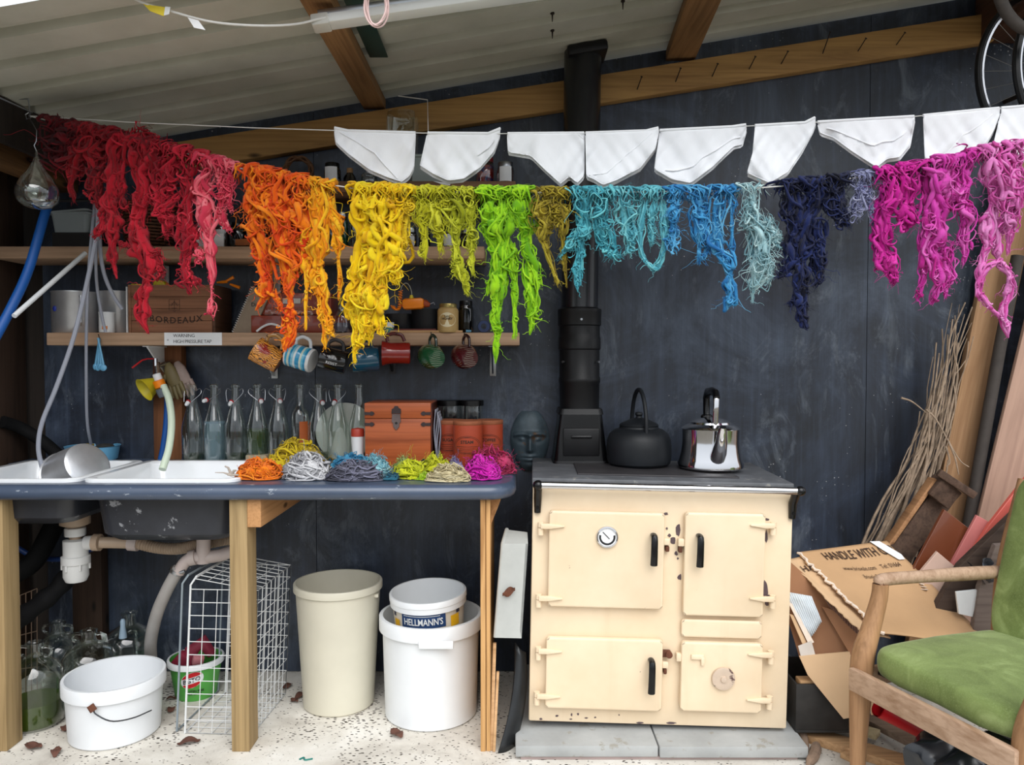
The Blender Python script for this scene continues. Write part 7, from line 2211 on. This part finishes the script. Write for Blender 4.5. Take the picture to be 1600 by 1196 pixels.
# boards behind the cardboard
def sheet(label, name, pts, th, m, cat='board'):
    ps = [P(*q) for q in pts]
    mb = MB().slab(ps, th, (0, 1, 0.15))
    o = solo(name, label, cat, mb, m)
    bv = o.modifiers.new('bevel', 'BEVEL')
    bv.width = 0.0015
    return o
sheet('varnished brown board offcut standing behind the cardboard', 'brown_board', [(1476, 797, 3.02), (1522, 832, 3.02), (1492, 905, 2.97), (1462, 960, 2.95), (1395, 960, 2.95), (1432, 880, 2.97)], 0.016, mat('brown_varnish', (110, 58, 34), 0.35, 0, 0.08, 6, coat=0.3))
sheet('small pale pink square board in front of brown offcut', 'pale_square', [(1465, 863, 2.93), (1496, 889, 2.93), (1470, 945, 2.91), (1420, 940, 2.91), (1440, 893, 2.92)], 0.014, mat('pale_pink_board', (204, 172, 156), 0.7, 0, 0.06, 8))
sheet('coral red painted board sloping behind the chair arm', 'coral_board', [(1640, 700, 2.98), (1640, 765, 2.98), (1545, 868, 2.94), (1480, 955, 2.92), (1462, 955, 2.92), (1545, 822, 2.95)], 0.016, mat('coral_paint', (206, 96, 84), 0.5, 0, 0.06, 6))
sheet('faded pink painted board beside the coral board', 'pink_board', [(1527, 806, 2.99), (1549, 818, 2.99), (1500, 900, 2.96), (1470, 960, 2.95), (1445, 960, 2.95)], 0.014, mat('faded_pink_paint', (196, 116, 112), 0.6, 0, 0.08, 8))
dkp = wood('charred_plank', '#4a3c34', '#2c221d', 0, 0.8, 0.85)
sheet('dark rough plank sloping down behind the chair arm', 'dark_plank', [(1625, 765, 2.87), (1630, 825, 2.87), (1540, 900, 2.84), (1480, 990, 2.82), (1440, 990, 2.82), (1500, 885, 2.84)], 0.03, dkp, 'plank')
sheet('weathered grey plank standing behind the green chair', 'grey_plank', [(1556, 853, 2.80), (1600, 850, 2.80), (1590, 1100, 2.74), (1505, 1100, 2.74), (1530, 920, 2.78), (1545, 882, 2.79)], 0.024, wood('grey_weathered', '#7c6e66', '#5a4e48', 0, 0.7, 0.85), 'plank')
sheet('white painted scrap of board below the chair arm', 'white_scrap', [(1494, 926, 2.79), (1531, 922, 2.79), (1520, 965, 2.78), (1498, 960, 2.78)], 0.01, M['white_paint'])
rs = P(1532, 893, 2.78)
mb = MB().grid(lambda u, v: rs + Vector(((u - .5) * 0.085, 0.012 * math.sin(u * 17 + v * 9), (v - .5) * 0.06 + 0.02 * math.sin(u * 6 + v * 3))), 12, 8)
solo('foil_scrap', 'crumpled silver black plastic scrap on the dark plank', 'scrap', mb, mat('crumpled_foil', (90, 94, 102), 0.2, 0.4, 0.3, 20), sharp=25)

# ---- flattened cardboard
kraft = mat('kraft_card', (188, 150, 110), 0.8, 0, 0.07, 5, 0.1, 140)
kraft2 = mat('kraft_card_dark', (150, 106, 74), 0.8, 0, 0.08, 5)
kraft3 = mat('kraft_card_light', (206, 172, 134), 0.8, 0, 0.06, 5)
torn = mat('torn_card_edge', (222, 206, 190), 0.9, 0, 0.08, 30)
def quadsheet(c00, c10, c11, c01, nu, nv, bow=0.0, rag=None, seed=0):
    """bilinear sheet; rag roughens the u=0 edge"""
    c00, c10, c11, c01 = map(Vector, (c00, c10, c11, c01))
    n = (c10 - c00).cross(c01 - c00).normalized()
    rnd = random.Random(seed)
    rg = [rnd.uniform(-1, 1) for _ in range(nv + 1)]
    def fn(u, v):
        if rag:
            j = int(round(v * nv))
            u = u + rag * rg[j] * max(0, 1 - u * 6)
        p = (c00 * (1 - u) + c10 * u) * (1 - v) + (c01 * (1 - u) + c11 * u) * v
        return p + n * (bow * math.sin(u * PI) * math.sin(v * PI) + 0.004 * math.sin(u * 9 + seed) * math.sin(v * 7))
    return fn
def addsolid(o, th):
    m_ = o.modifiers.new('thickness', 'SOLIDIFY')
    m_.thickness = th
    m_.offset = 0
    return o
t = thing('flattened_box', 'large flattened cardboard box printed HANDLE WITH CARE, torn edge', 'cardboard', P(1400, 1000, 2.75))
A0, A1, A2, A3 = P(1246, 864, 2.98), P(1385, 846, 3.08), P(1556, 1012, 2.72), P(1375, 990, 2.62)
fn = quadsheet(A0, A1, A2, A3, 24, 40, 0.01, 0.022, 3)
o = MB().grid(fn, 24, 40).build('top_sheet', kraft, t, world=True, sharp=60)
addsolid(o, 0.005)
fl_ = quadsheet(A0, A1, A2, A3, 24, 40, 0.01, 0.022, 3)
o = MB().tube([fl_(0.006 + 0.012 * abs(math.sin(k * 2.3)), k / 40) + Vector((0.0, -0.002, 0.002 * math.sin(k * 1.9))) for k in range(41)], [0.004 + 0.003 * abs(math.sin(k * 1.3)) for k in range(41)], 6).build('torn_edge', torn, t, world=True)
B0, B1, B2, B3 = P(1229, 874, 2.95), P(1262, 860, 2.99), P(1392, 975, 2.66), P(1352, 985, 2.60)
fn2 = quadsheet(B0 - Vector((0, 0, .004)), B1 - Vector((0, 0, 0.022)), B2 - Vector((0, 0, 0.05)), B3 - Vector((0, 0, 0.018)), 8, 30, 0.006, 0.05, 5)
addsolid(MB().grid(fn2, 8, 30).build('under_sheet', kraft3, t, world=True, sharp=60), 0.005)
# print on the top sheet: place letters on the bilinear sheet
def card_text(s, size, u0, v0, m, sheet_fn, ulen, sx=1.0, lift=0.006):
    me = text_mesh(s, size, 0.0, align='LEFT', bold=0.0006 if size > 0.03 else 0)
    w = max(v.co.x for v in me.vertices)
    n = (A1 - A0).cross(A3 - A0).normalized()
    if n.z < 0:
        n = -n
    L = (A3 - A0).length
    for v in me.vertices:
        u = u0 + ulen * v.co.x / w
        vv = v0 - v.co.y / L
        v.co = sheet_fn(u, vv) + n * lift
    me.transform(t.matrix_basis.inverted())
    me.materials.clear()
    me.materials.append(m)
    o = bpy.data.objects.new('lettering', me)
    COL.objects.link(o)
    o.parent = t
flat = quadsheet(A0, A1, A2, A3, 24, 40, 0.01, None, 3)
card_text('HANDLE WITH CARE', 0.055, 0.20, 0.10, M['print'], flat, 0.82)
card_text('www.brisvale.com    Tel: 01664', 0.026, 0.28, 0.245, M['print'], flat, 0.60)
card_text('Brisvale Farm, Leicestershire', 0.026, 0.42, 0.335, M['print'], flat, 0.44)
card_text('HA', 0.055, 0.0, 0.23, M['print'], lambda u, v: fn2(0.2 + u * 3.2, v * 0.8 - 0.03), 0.17, lift=0.007)
nn = (A1 - A0).cross(A3 - A0).normalized()
nn = nn if nn.z > 0 else -nn
tp = [flat(u, v) + nn * 0.0095 for u, v in ((0.80, 0.0), (0.90, 0.01), (0.98, 0.16), (0.965, 0.21), (0.90, 0.21), (0.84, 0.10))]
MB().slab(tp, 0.001, nn).build('white_tape', M['paper'], t, world=True)
for k in range(6):
    q = flat(0.93 - 0.01 * k, 0.36 + 0.025 * k) + nn * 0.005
    MB().box(q, (0.022, 0.016, 0.003), 0.001, (0.2, 0.1, 0.5 * k)).build('torn_scrap', torn, t, world=True)
# carton body below: folded side panels
t = thing('torn_carton', 'torn brown carton with white ribbed lining below the flattened box', 'cardboard', P(1300, 1100, 2.72))
def cpanel(name, pts, th, m):
    o = MB().slab([P(*q) for q in pts], th, (0, 1, 0)).build(name, m, t, world=True)
    return o
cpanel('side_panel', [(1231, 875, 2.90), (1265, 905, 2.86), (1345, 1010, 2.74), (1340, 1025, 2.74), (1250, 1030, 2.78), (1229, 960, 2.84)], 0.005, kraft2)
cpanel('front_flap', [(1249, 1026, 2.74), (1338, 1018, 2.71), (1352, 1060, 2.68), (1352, 1118, 2.66), (1318, 1124, 2.68), (1262, 1055, 2.73)], 0.005, kraft3)
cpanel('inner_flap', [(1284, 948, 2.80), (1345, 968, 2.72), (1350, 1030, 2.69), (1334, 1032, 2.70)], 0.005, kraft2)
cpanel('lower_flap', [(1358, 1060, 2.66), (1375, 1070, 2.66), (1402, 1112, 2.63), (1362, 1118, 2.64)], 0.005, kraft3)
cpanel('lower_flap', [(1365, 1062, 2.68), (1392, 1074, 2.66), (1440, 1108, 2.62), (1420, 1123, 2.62), (1400, 1112, 2.63)], 0.005, kraft)
def ribbed(name, c00, c10, c11, c01, m, ribs, amp=0.003):
    f = quadsheet(P(*c00), P(*c10), P(*c11), P(*c01), 1, 1)
    a, b = P(*c00), P(*c11)
    n = (P(*c10) - a).cross(P(*c01) - a).normalized()
    o = MB().grid(lambda u, v: f(u, v) + n * amp * math.sin(u * ribs * 2 * PI), ribs * 6, 6).build(name, m, t, world=True, sharp=180)
    return addsolid(o, 0.0015)
ribbed('ribbed_lining', (1228, 925, 2.80), (1268, 932, 2.79), (1284, 972, 2.75), (1262, 1004, 2.76), mat('white_ribbed', (206, 212, 216), 0.8), 11)
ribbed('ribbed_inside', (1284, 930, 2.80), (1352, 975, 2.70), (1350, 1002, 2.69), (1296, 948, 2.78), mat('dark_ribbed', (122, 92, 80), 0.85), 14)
cpanel('torn_strip', [(1230, 938, 2.795), (1238, 944, 2.79), (1272, 1004, 2.745), (1264, 1008, 2.745)], 0.004, torn)
cpanel('torn_strip', [(1234, 960, 2.79), (1240, 962, 2.785), (1264, 1012, 2.75), (1256, 1012, 2.75)], 0.004, kraft3)
cpanel('fold_patch', [(1247, 1010, 2.745), (1268, 1002, 2.74), (1274, 1024, 2.735), (1252, 1028, 2.74)], 0.002, mat('greyed_card', (206, 196, 186), 0.8))
# black crate
t = thing('black_crate', 'scuffed black box under the torn carton beside the cooker', 'crate', PZ(1290, 1150, 0.0))
bc = mat('scuffed_black', (44, 42, 40), 0.6, 0, 0.3, 16, 0.1, 80, 0.4, stain=(110, 108, 104), stain_s=14, stain_t=0.68)
z0_, z1_ = P(1290, 1140, 2.74).z, P(1290, 1062, 2.78).z
Cx0, Cx1 = P(1243, 1100, 2.74).x, P(1352, 1100, 2.74).x
mb = MB().box2((Cx0, 2.735, 0.06), (Cx1, 2.745, z1_), 0.002)
mb.build('front_wall', bc, t, world=True)
MB().box2((Cx0, 2.745, 0.06), (Cx0 + 0.008, 3.0, z1_), 0.002).build('left_wall', bc, t, world=True)
MB().box2((Cx1 - 0.008, 2.745, 0.06), (Cx1, 3.0, z1_), 0.002).build('right_wall', bc, t, world=True)
MB().box2((Cx0, 2.99, 0.06), (Cx1, 3.0, z1_), 0.002).build('back_wall', bc, t, world=True)
MB().box2((Cx0, 2.735, 0.05), (Cx1, 3.0, 0.06), 0.002).build('base', bc, t, world=True)
MB().box2((Cx0 + 0.02, 2.75, z1_ - 0.03), (Cx1 - 0.02, 2.80, z1_ + 0.006), 0.004).build('wooden_slip', M['pale_wood'], t, world=True)
# planks on the floor beneath
plyw = wood('raw_ply_strip', '#c49c72', '#8c6644', 0, 0.9)
def floor_plank(label, a, b, w, z0, th, m):
    p, q = Vector((*PZ(*a, 0)[:2], z0 + th / 2)), Vector((*PZ(*b, 0)[:2], z0 + th / 2))
    return solo('floor_plank', label, 'plank', MB().beam(p, q, w, th, 0.002), m, 'offcuts on the floor below the chair')
floor_plank('plywood strip on the floor running under the chair leg', (1252, 1150), (1482, 1222), 0.085, 0.0005, 0.028, plyw)
floor_plank('short pale greenish offcut lying on the plywood strip', (1290, 1140), (1372, 1166), 0.05, 0.029, 0.022, wood('greenish_offcut', '#b8a884', '#90805c', 0))
floor_plank('grey batten crossing behind the chair leg on the floor', (1352, 1138), (1462, 1196), 0.06, 0.0295, 0.022, wood('grey_batten', '#8c7866', '#665446', 0))
floor_plank('small square end offcut in front of the plywood strip', (1318, 1182), (1340, 1192), 0.045, 0.0005, 0.02, plyw)
bk = mat('splintered_bark', (138, 116, 98), 0.9, 0, 0.3, 24, 0.5, 60)
a_ = PZ(1240, 1133, 0.03)
solo('splintered_stick', 'splintered broken stick on floor at the cooker right corner', 'stick', MB().tube([Vector(v) for v in spline([PZ(1236, 1128, 0.06), PZ(1248, 1140, 0.035), PZ(1256, 1156, 0.018), PZ(1262, 1176, 0.008)], 12)], [0.022, 0.024, 0.024, 0.024, 0.022, 0.022, 0.018, 0.018, 0.014, 0.012, 0.008, 0.004], 8), bk)
solo('bark_piece', 'grey bark chunk on floor right of the cooker slab', 'bark', MB().tube([Vector(v) for v in spline([PZ(1276, 1164, 0.016), PZ(1272, 1180, 0.016), PZ(1262, 1196, 0.012)], 10)], [0.012, 0.018, 0.02, 0.02, 0.018, 0.02, 0.018, 0.016, 0.012, 0.006], 8), bk)
# red tube and black bag
solo('red_tube', 'cut red plastic tube end poking out under the chair', 'tube', MB().tube([P(1372, 1108, 2.46), P(1440, 1142, 2.50), P(1560, 1200, 2.58)], 0.026, 18, caps=False).tube([P(1372, 1108, 2.46), P(1440, 1142, 2.50), P(1560, 1200, 2.58)], 0.022, 18, caps=False), M['red_plastic'])
bagc = P(1540, 1235, 2.22)
def bag(u, v):
    th, ph = u * 2 * PI, v * PI
    n1 = noise.noise(Vector((math.cos(th) * 2.2, math.sin(th) * 2.2, v * 4)))
    n2 = abs(noise.noise(Vector((math.cos(th) * 6, math.sin(th) * 6, v * 5 + 4))))
    rr = 0.185 * (math.sin(ph) ** 0.75) * (1 + 0.18 * n1 + 0.22 * n2)
    if v < 0.3:
        rr *= 0.55 + 1.5 * v
    z = 0.30 * (0.5 + 0.5 * math.cos(ph)) * (1 + 0.08 * n1) if v < 0.9 else 0.30 * (0.5 + 0.5 * math.cos(ph))
    return Vector((bagc.x + rr * math.cos(th) * 1.1 - 0.06 * max(0, 0.4 - v), bagc.y + rr * math.sin(th) * 0.8, max(0.001, z)))
mb = MB().grid(bag, 72, 40)
bmesh.ops.remove_doubles(mb.bm, verts=mb.bm.verts, dist=1e-5)
solo('plastic_bag', 'shiny black plastic sack crumpled on the floor under the chair', 'bag', mb, mat('black_polythene', (26, 30, 36), 0.22, 0, 0.2, 8, 0.2, 30, 0.6), sharp=60)

# ---- armchair
O = Vector((1.137, 2.475, 0))
u_ = Vector((0.333, -0.943, 0))        # along the front rail, toward the camera
b_ = Vector((0.943, 0.333, 0))         # from front to back of the seat
def CH(s, d, z):
    return O + u_ * s + b_ * d + Vector((0, 0, z))
ch = thing('armchair', 'wooden armchair with moss green cushions at right foreground', 'chair', O)
tk = wood('worn_teak', '#a8805c', '#7c5a3c', 2, 0.9, 0.55, knots=False)
tk2 = wood('worn_teak_rail', '#b59880', '#8a6a50', 1, 0.9, 0.6, knots=False)
za = P(1385, 912, 2.47).z
zr = P(1352, 1042, 2.45).z
SWD, SDP = 0.56, 0.60
def tapered(pts, rs, name, m, flat_=1.0):
    pp = spline([tuple(p) + (r,) for p, r in zip(pts, rs)], 26)
    MB().tube([Vector(q[:3]) for q in pp], [q[3] for q in pp], 12, flat=flat_).build(name, m, ch, world=True)
for s in (0.0, SWD):
    tapered([CH(s, -0.008, 0.0), CH(s, -0.006, 0.16), CH(s, 0.0, zr - 0.10), CH(s, 0.008, zr + 0.02), CH(s, 0.04, zr + 0.11), CH(s, 0.072, za - 0.06), CH(s, 0.078, za - 0.012)], [0.021, 0.027, 0.034, 0.036, 0.030, 0.026, 0.025], 'leg', tk)
    tapered([CH(s, 0.066, za - 0.012), CH(s, 0.09, za + 0.002), CH(s, 0.25, za - 0.003), CH(s, 0.45, za - 0.012), CH(s, 0.61, za - 0.02)], [0.014, 0.021, 0.021, 0.024, 0.022], 'armrest', tk2)
    tapered([CH(s, SDP + 0.06, 0.0), CH(s, SDP + 0.02, zr - 0.06), CH(s, SDP + 0.03, za - 0.02), CH(s, SDP + 0.12, za + 0.3)], [0.019, 0.026, 0.024, 0.018], 'leg', tk)
    MB().beam(CH(s, 0.03, zr - 0.045), CH(s, SDP + 0.01, zr - 0.055), 0.022, 0.06, 0.004).build('side_rail', tk2, ch, world=True)
MB().beam(CH(-0.005, -0.034, zr - 0.045), CH(SWD + 0.005, -0.034, zr - 0.045), 0.026, 0.074, 0.006).build('front_rail', tk2, ch, world=True)
MB().beam(CH(0.02, SDP, zr - 0.055), CH(SWD - 0.02, SDP, zr - 0.055), 0.022, 0.06, 0.004).build('back_rail', tk2, ch, world=True)
for k in range(5):
    d = 0.08 + k * 0.10
    MB().beam(CH(0.01, d, zr - 0.035), CH(SWD - 0.01, d, zr - 0.035), 0.04, 0.012, 0.002).build('webbing_strap', M['black_iron'], ch, world=True)
def velvet():
    m, t2, b = _base('moss_green_velvet')
    v = _coord(t2, (1, 1, 1))
    c = _ramp(t2, _noise(t2, v, 7, 5, 0.6, 0.8), [(0.3, C(94, 110, 54)), (0.55, C(122, 140, 78)), (0.75, C(160, 177, 116))])
    w2 = _noise(t2, _coord(t2, (240, 240, 240)), 1.0, 2)
    c = _mix(t2, _ramp(t2, w2, [(0.5, (0, 0, 0)), (0.9, (0.4, 0.4, 0.4))]), c, C(168, 184, 130))
    t2.links.new(c, b.inputs['Base Color'])
    b.inputs['Roughness'].default_value = 0.85
    b.inputs['Sheen Weight'].default_value = 0.3
    b.inputs['Sheen Roughness'].default_value = 0.35
    b.inputs['Sheen Tint'].default_value = (0.9, 1.0, 0.75, 1)
    _bump(t2, b, w2, 0.4, 0.002)
    return m
vel = velvet()
def cushion(name, s0, s1, d0, d1, zf, th, M4=None, par=ch):
    """soft slab: superellipse outline, bulging faces"""
    mb = MB()
    n, m_ = 56, 14
    vs, fs = [], []
    for j in range(m_ + 1):
        t_ = -PI / 2 + PI * j / m_
        k = math.copysign(abs(math.cos(t_)) ** 0.35, 1)
        zz_ = math.sin(t_)
        for i in range(n):
            a = 2 * PI * i / n
            ca, sa = math.cos(a), math.sin(a)
            ex_ = math.copysign(abs(ca) ** 0.28, ca)
            ey_ = math.copysign(abs(sa) ** 0.28, sa)
            q = 0.90 + 0.10 * k
            x, y = ex_ * q, ey_ * q
            p = (s0 + (s1 - s0) * (x * .5 + .5), d0 + (d1 - d0) * (y * .5 + .5), zz_)
            vs.append(p)
    out = []
    for (s, d, zz_) in vs:
        fx, fy = (s - s0) / (s1 - s0) * 2 - 1, (d - d0) / (d1 - d0) * 2 - 1
        dome = (1 - fx * fx) * (1 - fy * fy)
        w = noise.noise(Vector((s * 9, d * 9, zz_))) * 0.006
        z = zf + th * 0.5 + zz_ * th * 0.5 * (0.80 + 0.35 * dome) + w
        out.append(CH(s, d, z) if M4 is None else M4 @ Vector((s, d, z)))
    for j in range(m_):
        for i in range(n):
            l = (i + 1) % n
            fs.append((j * n + i, j * n + l, (j + 1) * n + l, (j + 1) * n + i))
    # grid caps
    mb.raw(out, fs)
    for j, zz_ in ((0, -1), (m_, 1)):
        c0 = sum((out[j * n + i] for i in range(n)), Vector()) / n
        ring = out[j * n:(j + 1) * n]
        prev = ring
        rings = [ring]
        vs2 = list(ring)
        f2_ = []
        for r_ in range(1, 7):
            q = 1 - r_ / 7
            nr = []
            for i in range(n):
                base = c0 + (ring[i] - c0) * q
                nr.append(base + (Vector((0, 0, zz_)) if M4 is None else (M4.to_3x3() @ Vector((0, 0, zz_)))) * th * 0.16 * (1 - q * q))
            vs2 += nr
            for i in range(n):
                l = (i + 1) % n
                f2_.append(((r_ - 1) * n + i, (r_ - 1) * n + l, r_ * n + l, r_ * n + i))
        vs2.append(c0 + (Vector((0, 0, zz_)) if M4 is None else (M4.to_3x3() @ Vector((0, 0, zz_)))) * th * 0.16)
        for i in range(n):
            f2_.append((6 * n + i, 6 * n + (i + 1) % n, len(vs2) - 1))
        mb.raw(vs2, f2_)
    bmesh.ops.remove_doubles(mb.bm, verts=mb.bm.verts, dist=1e-5)
    return mb.build(name, vel, par, world=True, sharp=180)
cushion('seat_cushion', 0.02, SWD - 0.01, -0.005, SDP - 0.02, zr - 0.026, 0.10)
Mb = Matrix(((u_.x, b_.x * 0.25 + 0, -b_.x * 0.97, 0), (u_.y, b_.y * 0.25, -b_.y * 0.97, 0), (0, 0.97, 0.25, 0), (0, 0, 0, 1)))
Mb = Matrix.Translation(CH(0, SDP - 0.055, zr + 0.0)) @ Mb
cushion('back_cushion', 0.02, SWD - 0.01, 0.02, 0.62, -0.06, 0.11, Mb)

# ================================================================ ROOF FIXTURES
lampm = mat('batten_light_white', (224, 226, 224), 0.35, 0, 0.03)
l0, l1 = P(488, 38, 2.40), P(1010, -36, 2.49)
t = thing('batten_light', 'unlit white LED batten light fixed under the roof', 'light', (l0 + l1) / 2)
d = (l1 - l0).normalized()
MB().beam(l0 + d * 0.05, l1, 0.065, 0.03, 0.008).build('diffuser', lampm, t, world=True)
MB().beam(l0, l0 + d * 0.055, 0.068, 0.036, 0.006).build('end_cap', mat('end_cap_white', (206, 205, 198), 0.45), t, world=True)
MB().beam(l0 + Vector((0.02, 0, 0.026)), l1 + Vector((0, 0, 0.026)), 0.04, 0.022, 0.003).build('mounting_tray', M['steel'], t, world=True)
for q in (0.25, 0.75):
    p = l0 + (l1 - l0) * q
    MB().cyl(p + Vector((0, 0, 0.03)), Vector((p.x, p.y, roof_z(p.x))), 0.003, n=6).build('hanger', M['steel'], t, world=True)
cb = [P(190, -12, 2.28), P(225, 5, 2.28), P(265, 17, 2.29), P(330, 34, 2.31), P(400, 40, 2.33), P(460, 38, 2.35), P(505, 28, 2.37), P(535, 25, 2.40)]
t = thing('light_cable', 'thin white cable looping to the batten light, with tape flags', 'cable', cb[3])
MB().tube([Vector(v) for v in spline(cb, 40)], 0.0036, 8).build('cable', M['string'], t, world=True)
f = lambda pts, m, nme: MB().slab([P(a, b, c) for a, b, c in pts], 0.002, (0, 1, 0)).build(nme, m, t, world=True)
ym = mat('yellow_tape', (232, 206, 40), 0.5)
f([(218, 0, 2.278), (236, 8, 2.278), (265, 12, 2.28), (265, 20, 2.28), (255, 25, 2.28), (234, 17, 2.278)], ym, 'yellow_flag')
f([(258, 10, 2.276), (266, 11, 2.276), (264, 22, 2.276), (256, 24, 2.276)], M['paper'], 'white_flag')
f([(293, 27, 2.29), (310, 32, 2.29), (321, 47, 2.292), (303, 43, 2.29)], M['paper'], 'white_flag')
pk = mat('pale_pink_twine', (226, 196, 192), 0.7)
rc = P(588, 8, 2.30)
mb = MB()
for k in range(4):
    mb.tube([rc + Vector(((0.030 + 0.004 * k * (k % 2 - .5)) * math.cos(a), 0.008 * math.sin(a * 2 + k), 0.0 + (0.056 + 0.003 * k) * math.sin(a))) for a in np.linspace(0, 2 * PI, 30, endpoint=False)], 0.0028, 6, closed=True)
mb.tube([rc + Vector((0, 0, 0.054)), Vector((rc.x, rc.y, roof_z(rc.x)))], 0.002, 6)
solo('twine_loop', 'pink and white loop of twine hanging at top centre', 'twine', mb, pk)
q = MB().beam((-0.50, 2.22, 2.548), (-0.505, 2.95, 2.548), 0.07, 0.006, 0.002)
solo('green_strip', 'dark green plastic strip tucked along the left rafter', 'strip', q, mat('dark_green_plastic', (38, 66, 60), 0.4))
